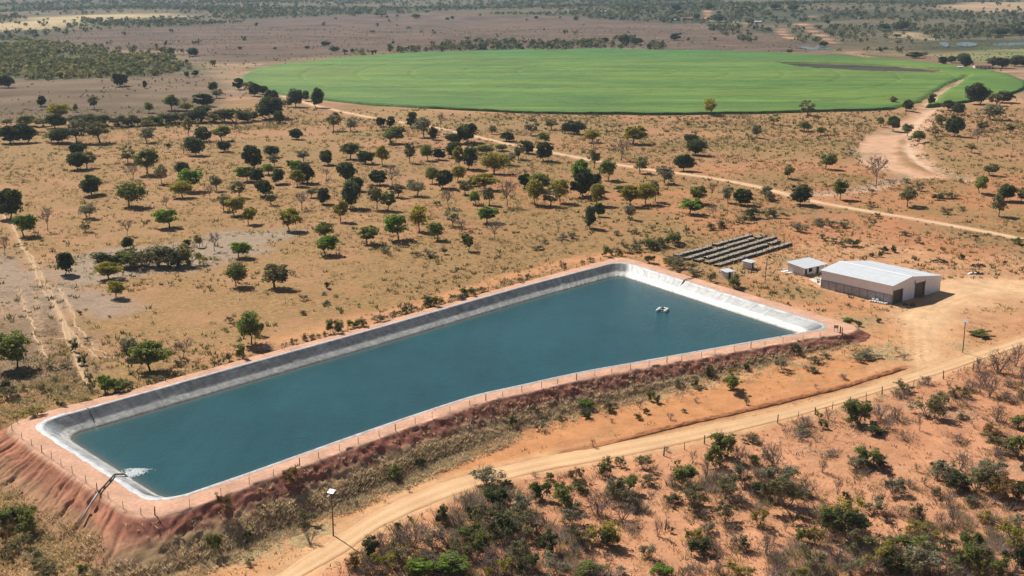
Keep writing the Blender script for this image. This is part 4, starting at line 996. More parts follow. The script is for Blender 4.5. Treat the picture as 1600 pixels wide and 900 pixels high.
(-76.3,183.4,-5.80,2.7,1.8,'O',1,34,'','second from right'),
(-68.8,182.9,-5.84,1.6,1.2,'O',1,34,'','rightmost'),
(-46.3,195.2,-5.23,1.2,1.4,'D',1,36,'smaller',''),
(-44.1,186.4,-5.91,1.6,1.2,'O',1,36,'smaller',''),
(-51.2,185.8,-5.90,0.8,1.2,'L',1,36,'','leftmost'),
]
ZONES = ['beyond the round green field', 'near the distant pools at the upper right', 'on the distant plain at the upper left', 'by the small house right of the green field', 'in the brown field at far left', 'in the dark hedge line at far left', 'below the hedge line at far left', 'at the left tip of the green field', 'beside the dry pale wash at right', 'right of the dry wash by the right edge', 'in the pasture under the green field, right half', 'in the pasture under the green field, middle', 'along the straight pale track at right', 'around the grey bare patch at left', 'in the open pasture at left', 'by the footpath at the left edge', 'in the left pasture', 'in the middle-left pasture, upper part', 'in the middle-left pasture, lower part', 'in the tree-dotted pasture centre, upper part', 'in the tree-dotted pasture centre, middle part', 'in the tree-dotted pasture centre, lower part', 'right of centre below the track, upper part', 'right of centre below the track, lower part', 'above the far corner of the reservoir', 'between the track and the beds', 'around the beds and sheds beside the reservoir', 'on the red ground behind the warehouse', 'by the narrow footpaths at left', 'along the far bank, left end', 'along the far bank, middle', 'along the far bank, right end', 'beside the yard right of the reservoir', 'on the near bank, right part', 'at the foot of the left bank', 'on the grassy near bank, left part', 'in the thicket left of the road bend', 'in the thicket below the road', 'in the thicket at the bottom, left of middle', 'on the red slope, upper middle', 'at the bottom edge, middle', 'on the red slope, right of middle', 'at the bottom edge, right of middle', 'by the roadside fence at right', 'in upper scrub at right edge', 'on the open red slope at right', 'in the dense scrub at the right edge', 'in the thicket at lower right', 'in the bottom right corner thicket']

# ---------------------------------------------------------------- helpers
COLL = scene.collection
RNG = np.random.default_rng(7)
def tag(o, label=None, cat=None, group=None, kind=None):
    if label: o['label'] = label
    if cat: o['category'] = cat
    if group: o['group'] = group
    if kind: o['kind'] = kind
    return o
def empty(name, loc=(0, 0, 0), rz=0, parent=None):
    o = bpy.data.objects.new(name, None); COLL.objects.link(o); o.empty_display_size = .5
    o.location = loc; o.rotation_euler = (0, 0, rz); o.parent = parent
    return o
def link(name, me, parent=None, loc=None):
    o = bpy.data.objects.new(name, me); COLL.objects.link(o); o.parent = parent
    if loc is not None: o.location = loc
    return o
def np_mesh(name, V, F, mat=None, smooth=False, cols=None, midx=None):
    """V (n,3), F (m,k) all faces of one size"""
    V = np.asarray(V, np.float32); F = np.asarray(F, np.int32)
    me = bpy.data.meshes.new(name); k = F.shape[1]; m = len(F)
    me.vertices.add(len(V)); me.vertices.foreach_set('co', V.ravel())
    me.loops.add(m * k); me.loops.foreach_set('vertex_index', F.ravel())
    me.polygons.add(m)
    me.polygons.foreach_set('loop_start', np.arange(0, m * k, k, dtype=np.int32))
    me.polygons.foreach_set('loop_total', np.full(m, k, np.int32))
    if smooth: me.polygons.foreach_set('use_smooth', np.ones(m, bool))
    if cols:
        for nm, c in cols.items():
            c = np.asarray(c, np.float32)
            if c.shape[1] == 3: c = np.concatenate([c, np.ones((len(c), 1), np.float32)], 1)
            a = me.color_attributes.new(nm, 'FLOAT_COLOR', 'POINT'); a.data.foreach_set('color', c.ravel())
    me.update(calc_edges=True)
    for mm in (mat if isinstance(mat, list) else [mat]):
        if mm: me.materials.append(mm)
    if midx is not None: me.polygons.foreach_set('material_index', np.asarray(midx, np.int32))
    return me
class MB:
    def __init__(s): s.v = []; s.f = []
    def add(s, vs, fs):
        b = len(s.v); s.v += [tuple(v) for v in vs]; s.f += [tuple(i + b for i in f) for f in fs]; return s
    def box(s, x0, x1, y0, y1, z0, z1):
        v = [(x, y, z) for z in (z0, z1) for y in (y0, y1) for x in (x0, x1)]
        return s.add(v, [(0, 2, 3, 1), (4, 5, 7, 6), (0, 1, 5, 4), (2, 6, 7, 3), (0, 4, 6, 2), (1, 3, 7, 5)])
    def prism(s, poly, axis, a, b):
        """poly in the two other axes, extruded along axis from a to b"""
        def P(p, t):
            return {'x': (t, p[0], p[1]), 'y': (p[0], t, p[1]), 'z': (p[0], p[1], t)}[axis]
        n = len(poly); v = [P(p, a) for p in poly] + [P(p, b) for p in poly]
        return s.add(v, [tuple(range(n))[::-1], tuple(range(n, 2 * n))] + [(i, (i + 1) % n, n + (i + 1) % n, n + i) for i in range(n)])
    def tube(s, pts, rad, n=6, caps=True):
        pts = [Vector(p) for p in pts]; b = len(s.v); R = rad if hasattr(rad, '__len__') else [rad] * len(pts)
        for i, p in enumerate(pts):
            d = (pts[min(i + 1, len(pts) - 1)] - pts[max(i - 1, 0)]).normalized()
            a = d.orthogonal() if abs(d.z) > .9 else d.cross(Vector((0, 0, 1)))
            if abs(d.z) > .9: a = Vector((1, 0, 0)) - d * d.x
            a.normalize(); c = d.cross(a)
            for k in range(n):
                t = 2 * math.pi * k / n; s.v.append(tuple(p + (a * math.cos(t) + c * math.sin(t)) * R[i]))
        for i in range(len(pts) - 1):
            for k in range(n):
                s.f.append((b + i * n + k, b + i * n + (k + 1) % n, b + (i + 1) * n + (k + 1) % n, b + (i + 1) * n + k))
        if caps:
            s.f.append(tuple(b + k for k in range(n))[::-1]); e = b + (len(pts) - 1) * n; s.f.append(tuple(e + k for k in range(n)))
        return s
    def mesh(s, name, mat, smooth=False):
        me = bpy.data.meshes.new(name); me.from_pydata(s.v, [], s.f); me.update()
        if mat: me.materials.append(mat)
        if smooth:
            me.polygons.foreach_set('use_smooth', np.ones(len(me.polygons), bool))
        return me
    def build(s, name, mat, parent=None, loc=None, smooth=False): return link(name, s.mesh(name, mat, smooth), parent, loc)

# ---------------------------------------------------------------- materials
class NT:
    def __init__(s, name, rough=.9, spec=.2):
        s.m = bpy.data.materials.new(name); s.m.use_nodes = True; s.t = s.m.node_tree; s.n = s.t.nodes; s.l = s.t.links
        s.b = s.n['Principled BSDF']; s.b.inputs['Roughness'].default_value = rough; s.b.inputs['Specular IOR Level'].default_value = spec
    def new(s, t, **kw):
        n = s.n.new(t)
        for k, v in kw.items():
            if k in n.inputs: s.put(n.inputs[k], v)
            else: setattr(n, k, v)
        return n
    def put(s, sock, v):
        if hasattr(v, 'is_output') or isinstance(v, bpy.types.NodeSocket): s.l.new(v, sock)
        else: sock.default_value = v
    def coord(s, scale=(1, 1, 1), out='Object'):
        c = s.new('ShaderNodeTexCoord'); mp = s.new('ShaderNodeMapping'); s.l.new(c.outputs[out], mp.inputs['Vector']); mp.inputs['Scale'].default_value = scale
        return mp.outputs['Vector']
    def noise(s, vec, scale, detail=4, rough=.55, dist=0):
        n = s.new('ShaderNodeTexNoise', Scale=scale, Detail=detail, Roughness=rough, Distortion=dist); s.l.new(vec, n.inputs['Vector']); return n.outputs['Fac']
    def math(s, op, a, b=None, c=None, clamp=False):
        n = s.new('ShaderNodeMath', operation=op, use_clamp=clamp); s.put(n.inputs[0], a)
        if b is not None: s.put(n.inputs[1], b)
        if c is not None: s.put(n.inputs[2], c)
        return n.outputs[0]
    def range(s, v, a, b, c=0., d=1., smooth=True):
        n = s.new('ShaderNodeMapRange', interpolation_type='SMOOTHSTEP' if smooth else 'LINEAR')
        s.put(n.inputs['Value'], v); s.put(n.inputs['From Min'], a); s.put(n.inputs['From Max'], b); s.put(n.inputs['To Min'], c); s.put(n.inputs['To Max'], d); return n.outputs[0]
    def mix(s, f, a, b, mode='MIX'):
        n = s.new('ShaderNodeMix', data_type='RGBA', blend_type=mode); s.put(n.inputs[0], f)
        for i, v in ((6, a), (7, b)):
            if isinstance(v, (tuple, list)): v = tuple(v) + (1,) * (4 - len(v))
            s.put(n.inputs[i], v)
        return n.outputs[2]
    def val(s, col, v):
        n = s.new('ShaderNodeVectorMath', operation='SCALE'); s.put(n.inputs[0], col); s.put(n.inputs['Scale'], v); return n.outputs[0]
    def attr(s, nm): return s.new('ShaderNodeAttribute', attribute_name=nm)
    def bump(s, h, strength=.5, dist=.1):
        n = s.new('ShaderNodeBump', Strength=strength, Distance=dist); s.l.new(h, n.inputs['Height']); s.l.new(n.outputs[0], s.b.inputs['Normal'])
    def col(s, c):
        if isinstance(c, (tuple, list)): c = tuple(c) + (1,) * (4 - len(c))
        s.put(s.b.inputs['Base Color'], c)

def simple(name, col, rough=.8, spec=.3, var=.25, scale=3., bump=0., metal=0.):
    t = NT(name, rough, spec); v = t.coord(); n = t.noise(v, scale, 5)
    c = t.mix(1., col, (1, 1, 1)) if False else None
    k = t.range(n, .25, .75, 1 - var, 1 + var, False)
    base = t.new('ShaderNodeRGB'); base.outputs[0].default_value = tuple(col) + (1,)
    t.col(t.val(base.outputs[0], k)); t.b.inputs['Metallic'].default_value = metal
    if bump: t.bump(n, bump, .05)
    return t.m

def mat_ground():
    t = NT('earth_and_dry_grass', .95, .08); v = t.coord()
    soil = t.attr('soil'); veg = t.attr('veg')
    cov = soil.outputs['Alpha']; rut = veg.outputs['Alpha']
    n1 = t.noise(v, .9, 6, .62); n2 = t.noise(v, .22, 5, .6); n3 = t.noise(v, 3.2, 4, .6)
    lump = t.math('ADD', t.math('MULTIPLY', n1, .55), t.math('MULTIPLY', n2, .45))
    lump = t.range(lump, .33, .67, 0, 1, False)
    inv = t.math('SUBTRACT', 1., cov)
    mask = t.range(lump, t.math('SUBTRACT', inv, .11), t.math('ADD', inv, .11))
    sv = t.math('MULTIPLY', t.range(n2, .3, .7, .80, 1.16, False), t.range(n3, .25, .75, .82, 1.16, False))
    gv = t.math('MULTIPLY', t.range(n1, .28, .72, .55, 1.36, False), t.range(n3, .25, .75, .60, 1.36, False))
    c = t.mix(mask, t.val(soil.outputs['Color'], sv), t.val(veg.outputs['Color'], gv))
    t.col(c)
    h = t.math('ADD', t.math('MULTIPLY', n1, .6), t.math('MULTIPLY', t.math('MULTIPLY', n3, .35), t.math('ADD', mask, .35)))
    t.bump(h, .7, .45)
    return t.m
def mat_bank():
    t = NT('red_bank_earth', .95, .08); v = t.coord()
    soil = t.attr('soil'); n1 = t.noise(v, 1.3, 6, .65); n2 = t.noise(v, .25, 4)
    t.col(t.val(soil.outputs['Color'], t.math('MULTIPLY', t.range(n1, .3, .7, .8, 1.18, False), t.range(n2, .3, .7, .86, 1.12, False))))
    t.bump(n1, .5, .2); return t.m
def mat_road():
    t = NT('packed_dust', .95, .08); v = t.coord(); a = t.attr('soil')
    n1 = t.noise(v, 1.6, 6, .6); n2 = t.noise(v, .12, 4); n3 = t.noise(v, 7, 3)
    k = t.math('MULTIPLY', t.range(n1, .3, .7, .93, 1.07, False), t.range(n2, .3, .7, .9, 1.08, False))
    t.col(t.val(a.outputs['Color'], k)); t.bump(t.math('ADD', n1, t.math('MULTIPLY', n3, .3)), .35, .12); return t.m
def mat_water(col=(.013, .070, .078), deep=True):
    t = NT('reservoir_water', .12, .38); v = t.coord((1, 1, 1))
    n = t.noise(t.coord((.8, .45, 1)), 2.2, 5, .65); n2 = t.math('ADD', t.math('MULTIPLY', t.noise(v, .03, 4), .6), t.math('MULTIPLY', t.noise(t.coord((1, .3, 1)), .25, 5, .65), .4))
    a = t.attr('shore') if deep else None
    c = t.new('ShaderNodeRGB'); c.outputs[0].default_value = col + (1,)
    k = t.val(c.outputs[0], t.range(n2, .3, .7, .74, 1.26, False))
    if deep: k = t.mix(a.outputs['Fac'], k, (.16, .14, .10))
    t.col(k); t.b.inputs['IOR'].default_value = 1.33
    t.bump(t.math('ADD', n, t.math('MULTIPLY', n2, 1.2)), .8, .16); return t.m
def mat_liner():
    t = NT('dusty_geomembrane_painted_gloss', .42, .5); v = t.coord(); a = t.attr('tone'); n = t.noise(t.coord((1, 1, 4)), .8, 5, .6); n3 = t.noise(v, 3, 4)
    t.col(t.val(a.outputs['Color'], t.math('MULTIPLY', t.range(n, .3, .7, .72, 1.28, False), t.range(n3, .3, .7, .88, 1.12, False))))
    t.b.inputs['Roughness'].default_value = .5
    t.bump(n, .3, .12); return t.m
def mat_leaf(name, col, alt, var=.35, trans=.35):
    t = NT(name, .75, .15); v = t.coord(); oi = t.new('ShaderNodeObjectInfo')
    vv = t.new('ShaderNodeVectorMath', operation='ADD'); t.l.new(v, vv.inputs[0]); t.l.new(oi.outputs['Random'], vv.inputs[1])
    n = t.noise(vv.outputs[0], 5, 3)
    g = t.new('ShaderNodeNewGeometry')
    c = t.mix(t.range(n, .35, .65), col, alt)
    k = t.math('MULTIPLY', t.range(oi.outputs['Random'], 0, 1, 1 - var * .6, 1 + var * .6, False), t.range(g.outputs['Random Per Island'], 0, 1, 1 - var, 1 + var, False))
    c = t.val(c, k)
    t.n.remove(t.b); d = t.new('ShaderNodeBsdfDiffuse'); tr = t.new('ShaderNodeBsdfTranslucent'); mx = t.new('ShaderNodeMixShader'); mx.inputs[0].default_value = trans
    t.l.new(c, d.inputs['Color']); t.l.new(t.val(c, 1.25), tr.inputs['Color']); t.l.new(d.outputs[0], mx.inputs[1]); t.l.new(tr.outputs[0], mx.inputs[2])
    t.l.new(mx.outputs[0], t.n['Material Output'].inputs['Surface'])
    return t.m
def mat_attr(name, rough=.9, var=.2, scale=2., trans=0.):
    t = NT(name, rough, .1); a = t.attr('soil'); v = t.coord(); n = t.noise(v, scale, 4)
    t.col(t.val(a.outputs['Color'], t.range(n, .3, .7, 1 - var, 1 + var, False)))
    return t.m
def mat_blades(name, var=.2, scale=2., trans=.45):
    t = NT(name, .9, .1); a = t.attr('soil'); v = t.coord(); n = t.noise(v, scale, 4)
    c = t.val(a.outputs['Color'], t.range(n, .3, .7, 1 - var, 1 + var, False))
    t.n.remove(t.b); d = t.new('ShaderNodeBsdfDiffuse'); tr = t.new('ShaderNodeBsdfTranslucent'); mx = t.new('ShaderNodeMixShader'); mx.inputs[0].default_value = trans
    t.l.new(c, d.inputs['Color']); t.l.new(c, tr.inputs['Color']); t.l.new(d.outputs[0], mx.inputs[1]); t.l.new(tr.outputs[0], mx.inputs[2])
    t.l.new(mx.outputs[0], t.n['Material Output'].inputs['Surface'])
    return t.m
def mat_crop():
    t = NT('young_sugarcane', .8, .15); a = t.attr('soil'); v = t.coord((.12, 1, 1))
    n = t.noise(v, .22, 5, .6); n2 = t.noise(t.coord(), .5, 4)
    c = t.val(a.outputs['Color'], t.math('MULTIPLY', t.range(n, .3, .7, .8, 1.22, False), t.range(n2, .3, .7, .85, 1.15, False)))
    t.col(c); t.bump(n2, .6, .8); return t.m
M = dict(ground=mat_ground(), bank=mat_bank(), road=mat_road(), water=mat_water(), liner=mat_liner(), crop=mat_crop(),
    pool=mat_water((.12, .15, .15), False), grass=mat_blades('dry_grass_blades', .2, 1.), wood_far=mat_blades('distant_foliage', .3, .05, .35),
    bark=simple('bark', (.13, .10, .075), .9, .1, .3, 4), twig=simple('grey_twigs', (.27, .215, .185), .9, .1, .3, 2),
    post=simple('weathered_post', (.14, .10, .075), .9, .1, .3, 6), wire=simple('fence_wire', (.18, .17, .16), .5, .4, .1, 3, 0, .6),
    white=simple('white_painted_steel', (.84, .84, .86), .45, .4, .06, .6), roof=simple('galvanised_white_roof', (.56, .58, .60), .6, .3, .07, .5),
    block=simple('concrete_block', (.40, .41, .43), .9, .15, .3, 1.4, .2), column=simple('concrete_column', (.28, .28, .29), .9, .15, .2, 2),
    door=simple('brown_steel_door', (.16, .125, .10), .6, .3, .15, 2), dark=simple('dark_opening', (.03, .028, .026), .9, .1, .1, 2),
    plaster=simple('grey_plaster', (.64, .62, .59), .9, .15, .15, 1.5), slab=simple('pale_concrete', (.66, .56, .46), .9, .15, .12, .7),
    floatw=simple('white_float', (.78, .80, .80), .35, .5, .04, 3), motor=simple('dark_pump_motor', (.035, .035, .04), .5, .4, .2, 5),
    pipe=simple('grey_pipe', (.50, .44, .38), .5, .3, .12, 1.5), hose=simple('black_hose', (.025, .025, .027), .5, .4, .2, 2),
    foam=simple('foam', (.84, .86, .86), .6, .3, .05, 4), bed=simple('dry_bed_fill', (.36, .31, .24), .95, .1, .4, 1.6, .5), board=simple('grey_bed_board', (.11, .095, .08), .9, .1, .3, 2),
    sack=simple('white_sack', (.78, .75, .72), .8, .2, .08, 3), scrapdark=simple('rusty_dark_scrap', (.07, .05, .045), .8, .2, .4, 2),
    tile=simple('red_roof_tile', (.34, .16, .11), .85, .15, .2, .8), farwall=simple('whitewashed_wall', (.66, .62, .56), .9, .15, .1, .4),
    panel=simple('solar_panel_back', (.62, .66, .70), .3, .5, .08, 4), sign=simple('grey_sign_metal', (.35, .33, .32), .6, .3, .15, 3))
LEAF = dict(
    D=mat_leaf('dark_evergreen_leaves', (.066, .086, .032), (.135, .150, .055), .35, .38),
    G=mat_leaf('mid_green_leaves', (.17, .20, .05), (.235, .255, .075), .35, .42),
    B=mat_leaf('bright_green_leaves', (.15, .235, .036), (.20, .28, .05), .3, .48),
    Y=mat_leaf('yellow_green_leaves', (.28, .255, .045), (.35, .30, .06), .3, .48),
    O=mat_leaf('olive_leaves', (.20, .185, .085), (.255, .23, .105), .4, .42),
    P=mat_leaf('pale_grey_green_leaves', (.25, .24, .145), (.30, .285, .175), .35, .42),
    L=mat_leaf('withered_brown_leaves', (.25, .185, .135), (.28, .21, .155), .35, .4),
    R=mat_leaf('rusty_leaves', (.28, .165, .045), (.20, .145, .045), .35, .45))

# ---------------------------------------------------------------- ground sheet
def axis_lines():
    xs = [0.]; step = 1.0
    while xs[-1] < 7500:
        if xs[-1] > 232: step *= 1.07
        xs.append(xs[-1] + step)
    xs = np.array(xs); xs = np.concatenate([-xs[:0:-1], xs])
    ys = [118.]; step = 1.0
    while ys[-1] < 11000:
        if ys[-1] > 335: step *= 1.0125
        ys.append(ys[-1] + step)
    back = [118.]; step = 1.5
    while back[-1] > -1500: step *= 1.25; back.append(back[-1] - step)
    return xs, np.array(back[:0:-1] + ys)
def box_eval(X, Y, poly, pad, fn, fill):
    P = np.array(poly); r = np.full(X.shape, fill, float)
    m = (X > P[:, 0].min() - pad) & (X < P[:, 0].max() + pad) & (Y > P[:, 1].min() - pad) & (Y < P[:, 1].max() + pad)
    if m.any(): r[m] = fn(X[m], Y[m])
    return r
def zone(X, Y, poly, soft=4., wob=4., scale=9.):
    def f(x, y):
        d = sdist(x, y, poly) + (fbm(x / scale, y / scale, 21, 3) - .5) * 2 * wob
        return 1 - sstep(d, -soft, soft)
    return box_eval(X, Y, poly, soft + wob, f, 0)
def line(X, Y, pl, w, soft=None, wob=.5, scale=6.):
    soft = soft or w * .4
    def f(x, y):
        d, _ = seg_dist(x, y, pl, False); d = d + (fbm(x / scale, y / scale, 31, 2) - .5) * 2 * wob
        return 1 - sstep(d, w / 2 - soft, w / 2 + soft)
    return box_eval(X, Y, pl, w + soft + wob, f, 0)
def resample(pl, n):
    pl = np.array(pl); d = np.hypot(*np.diff(pl, axis=0).T); s = np.concatenate([[0], np.cumsum(d)]); t = np.linspace(0, s[-1], n)
    return np.stack([np.interp(t, s, pl[:, k]) for k in range(2)], 1)
TRACK_MID = chaikin(TRACK_MID, 2, False); SPUR = chaikin(SPUR, 2, False)
ROAD_UP = chaikin(ROAD_UP, 2, False); ROAD_LO = chaikin(ROAD_LO, 2, False)
ROAD_POLY = list(map(tuple, ROAD_UP)) + list(map(tuple, ROAD_LO[::-1]))
FORE = list(map(tuple, ROAD_LO)) + [(400., 340.), (400., 60.), (-60., 60.)]
FIELD_C = (106., 1180.); FIELD_R = 366.; FIELD_K = .972   # slightly oval
def field_r(x, y): return np.hypot((x - FIELD_C[0]) / FIELD_K, y - FIELD_C[1])

def smooth_track_poly(pl, w):
    pl = np.asarray(pl); t = np.gradient(pl, axis=0); t /= np.hypot(t[:, 0], t[:, 1])[:, None]; n = np.stack([-t[:, 1], t[:, 0]], 1)
    return pl + n * w / 2, pl - n * w / 2

FOOTPATHS = [PATH0, PATH1, PATH2, PATH3, PATH5]
def build_ground():
    xs, ys = axis_lines(); X, Y = np.meshgrid(xs, ys); sh = X.shape; X = X.ravel(); Y = Y.ravel()
    Z = ground(X, Y)
    nearm = (Y < 700) & (np.abs(X) < 400)
    # reservoir hole under the bank
    so = np.full(X.shape, 999.); so[nearm] = sdist(X[nearm], Y[nearm], OUTER)
    Z = np.where(so < -1.3, -11, Z)
    # under the roads the sheet is cut a little lower
    rd = box_eval(X, Y, ROAD_POLY, 3, lambda x, y: sdist(x, y, ROAD_POLY), 99)
    Z = Z - .28 * (1 - sstep(rd, -1.4, -.5))
    dm = box_eval(X, Y, TRACK_MID, 6, lambda x, y: seg_dist(x, y, TRACK_MID, False)[0], 99)
    Z = Z - .28 * (1 - sstep(dm, 1.2, 2.0))
    ds = box_eval(X, Y, SPUR, 8, lambda x, y: seg_dist(x, y, SPUR, False)[0], 99)
    # spoil ridge along the road
    db = box_eval(X, Y, BERM, 6, lambda x, y: seg_dist(x, y, BERM, False)[0], 99)
    berm = np.exp(-(db / 1.15) ** 2); Z = Z + .2 * berm
    # small relief
    amp = np.where(nearm, 1., 0.) * sstep(rd, 0, 3) * sstep(so, -1, 3)
    for P in FOOTPATHS: amp = amp * box_eval(X, Y, P, 5, lambda x, y: sstep(seg_dist(x, y, P, False)[0], 1.2, 3.5), 1)
    Z = Z + amp * (fbm(X / 3.5, Y / 3.5, 51, 3) - .5) * .38
    wash = np.maximum.reduce([line(X, Y, chaikin(P, 2, False), w_, w_ * .32, w_ * .28, 11) for P, w_ in ((STRAND0, 15), (STRAND1, 12), (STRAND2, 13), (STRAND3, 8))]); Z = Z - .9 * wash
    # ---- colours
    n = len(X); soil = np.zeros((n, 3)); veg = np.zeros((n, 3)); cov = np.zeros(n)
    L1 = fbm(X / 42, Y / 42, 61, 4); L2 = fbm(X / 14, Y / 14, 71, 3); L3 = fbm(X / 130, Y / 130, 81, 3)
    def put(w, s=None, g=None, c=None):
        nonlocal soil, veg, cov
        w1 = w[:, None]
        if s is not None: soil = soil * (1 - w1) + np.array(s) * w1
        if g is not None: veg = veg * (1 - w1) + np.array(g) * w1
        if c is not None: cov = cov * (1 - w) + np.asarray(c) * w
    one = np.ones(n)
    put(one, (.45, .208, .098), (.325, .195, .082), np.clip(.30 + 1.35 * (L1 - .42) + .7 * (L2 - .45) + .5 * (L3 - .5) + .12, .05, .95))
    put(sstep(L1, .55, .72) * .5, (.46, .20, .10), None, None)
    # pasture is grassier at left, redder towards the right centre
    left = (1 - sstep(X + (L1 - .5) * 60, -70, 0)) * sstep(Y, 230, 280)
    put(left * .8, (.41, .232, .120), (.35, .21, .09), np.clip(.62 + (L2 - .5) * .9, 0, 1))
    put(sstep(Y, 540, 640) * .85, (.40, .212, .108), (.325, .205, .09), np.clip(.58 + (L1 - .5) * 1.2, 0, 1))
    far = sstep(Y + (L3 - .5) * 120, 830, 960)
    put(far, (.30, .19, .125), (.19, .145, .075), np.clip(.6 + (L3 - .5), 0, 1))
    vf = sstep(Y + (L3 - .5) * 400, 1500, 1800)
    put(vf, (.15, .105, .07), (.085, .085, .048), np.clip(.72 + (L3 - .5) * 1.2, 0, 1))
    w = sstep(fbm(X / 420, Y / 230, 91, 3), .52, .62) * vf; put(w * .7, (.21, .145, .10), (.16, .125, .075), .6)
    for P, s, g, c, so_, wo in ((MAUVE_NEAR, (.22, .135, .095), (.165, .12, .07), .6, 8, 12), (MAUVE_FAR, (.165, .105, .078), (.125, .09, .062), .5, 25, 30),
            (PALE_FAR, (.50, .37, .20), (.44, .34, .18), .5, 40, 50), (PALE_B, (.34, .25, .14), (.33, .25, .14), .5, 10, 10), (PALE_C, (.27, .23, .12), (.22, .22, .09), .6, 12, 12),
            (PALE_D, (.38, .26, .16), (.36, .25, .15), .5, 40, 40), (SANDY, (.34, .21, .13), (.26, .19, .11), .5, 10, 20), (WOOD0, (.16, .13, .08), (.11, .11, .055), .7, 15, 20), (MARSH, (.085, .085, .05), (.08, .085, .045), .8, 25, 25)):
        put(zone(X, Y, P, so_, wo, so_ * 2.5), s, g, c)
    put(zone(X, Y, SLIT, 4, 4, 15), (.055, .05, .04), (.07, .07, .045), .5)
    put(zone(X, Y, RED0, 14, 14, 20) * .85, (.45, .205, .098), (.30, .19, .095), .26 + (L2 - .5) * .9)
    put(zone(X, Y, YARD_SOFT, 8, 9, 14) * .9, (.52, .275, .14), (.37, .25, .125), .20 + (L2 - .5) * .8)
    put(wash, (.58, .345, .215), (.36, .25, .14), np.clip((fbm(X / 13, Y / 20, 87, 3) - .50) * 2.6, 0, .6)); put(line(X, Y, WASH_TRACK, 3, 1.5, 1.5, 8) * wash, (.66, .45, .29), None, 0.); put(line(X, Y, WASH_TAIL, 9, 4, 3, 9) * .7, (.46, .31, .22), None, .15)
    put(zone(X, Y, GREY, 4, 7, 9), (.37, .27, .19), (.30, .225, .15), .42); put(zone(X, Y, GREY2, 7, 8, 12) * .85, (.37, .275, .20), (.28, .21, .155), .45)
    put(zone(X, Y, RAVEL, 9, 10, 12) * .75, (.36, .24, .155), (.22, .155, .105), .62 + (L2 - .5))
    for P in (PATH0, PATH1, PATH2, PATH3, PATH4, PATH5, PATH6, PATH7):
        put(line(X, Y, P, 1.3, .55, .5, 4) * (.8 if P is PATH0 else .4), (.50, .34, .20), None, .05)
    # strip outside the far bank: bare orange track
    v = (X - P0[0]) * EV[0] + (Y - P0[1]) * EV[1]; u = (X - P0[0]) * EU[0] + (Y - P0[1]) * EU[1]
    strip = np.exp(-((so - 7 - (L2 - .5) * 8) / 5.5) ** 2) * (v < 20) * sstep(u, 30, 75)
    put(strip * .85, (.54, .275, .125), None, .12)
    # ground below the bank, and the scrub slope below the road
    bel = sstep(v, 35, 60) * (1 - sstep(u, 175, 215)) * sstep(so, 0, 2)
    put(bel, (.55, .285, .135), (.40, .285, .145), np.clip(.34 + (L2 - .5) * 1.2, .0, .9))
    put(zone(X, Y, FRONT, 3, 3, 8), (.53, .245, .105), (.37, .25, .12), .10 + np.clip(L2 - .5, 0, 1))
    put(zone(X, Y, STRAW, 3, 4, 7), (.42, .28, .15), (.41, .31, .165), .9)
    put(zone(X, Y, FORE, 1.5, 1.5, 5), (.57, .280, .148), (.44, .25, .15), np.clip(.20 + (L2 - .5) * .9 + (L1 - .5) * .5, 0, .8))
    fr = zone(X, Y, FORE, 2, 2, 5) * sstep(L1, .5, .64); put(fr * .6, (.50, .225, .115), None, None)
    put(zone(X, Y, YARD, 7, 6, 14), (.64, .40, .22), (.52, .33, .18), .08 + np.clip(L2 - .5, 0, 1) * .6)
    wt = np.exp(-((ds - 1.1 - (L2 - .5)) / .5) ** 2) + np.exp(-((ds - 3.4 - 2 * (L1 - .5)) / .6) ** 2) * .7; put(np.clip(wt, 0, 1) * .5, (.72, .49, .28), None, .02)
    put((1 - sstep(rd, .2, 2.2 + 2 * L2)) * .75, (.62, .37, .19), None, .05)
    put((1 - sstep(dm, 2.2, 4.2)) * .7, (.55, .34, .19), None, .08)
    put(np.exp(-(db / 1.5) ** 2) * .9, (.36, .15, .07), None, .05)
    for P in (FTRACK0, FTRACK1, FTRACK2, FTRACK3, FTRACK4, FTRACK5, FTRACK6): put(line(X, Y, P, 8, 3.5, 2, 20) * .95, (.50, .26, .15), (.48, .25, .15), .05)
    put(box_eval(X, Y, [(FIELD_C[0] - 380, FIELD_C[1] - 380), (FIELD_C[0] + 380, FIELD_C[1] + 380)], 9, lambda x, y: (1 - sstep(np.abs(field_r(x, y) - FIELD_R - 6), 2, 7)) * .6, 0), (.36, .22, .12), None, .4)
    q = 1 + sstep(Y, 780, 900) * ((fbm(X / 70, Y / 34, 58, 4) - .5) * .9 + (fbm(X / 22, Y / 16, 59, 3) - .5) * .6); soil = soil * q[:, None]; veg = veg * q[:, None]
    r, c = sh; i = np.arange(r * c).reshape(r, c)
    F = np.stack([i[:-1, :-1], i[:-1, 1:], i[1:, 1:], i[1:, :-1]], -1).reshape(-1, 4)
    me = np_mesh('ground', np.stack([X, Y, Z], 1), F, M['ground'], True,
        dict(soil=np.concatenate([soil, cov[:, None]], 1), veg=np.concatenate([veg, cov[:, None]], 1)))
    tag(link('ground', me), kind='structure')
build_ground()

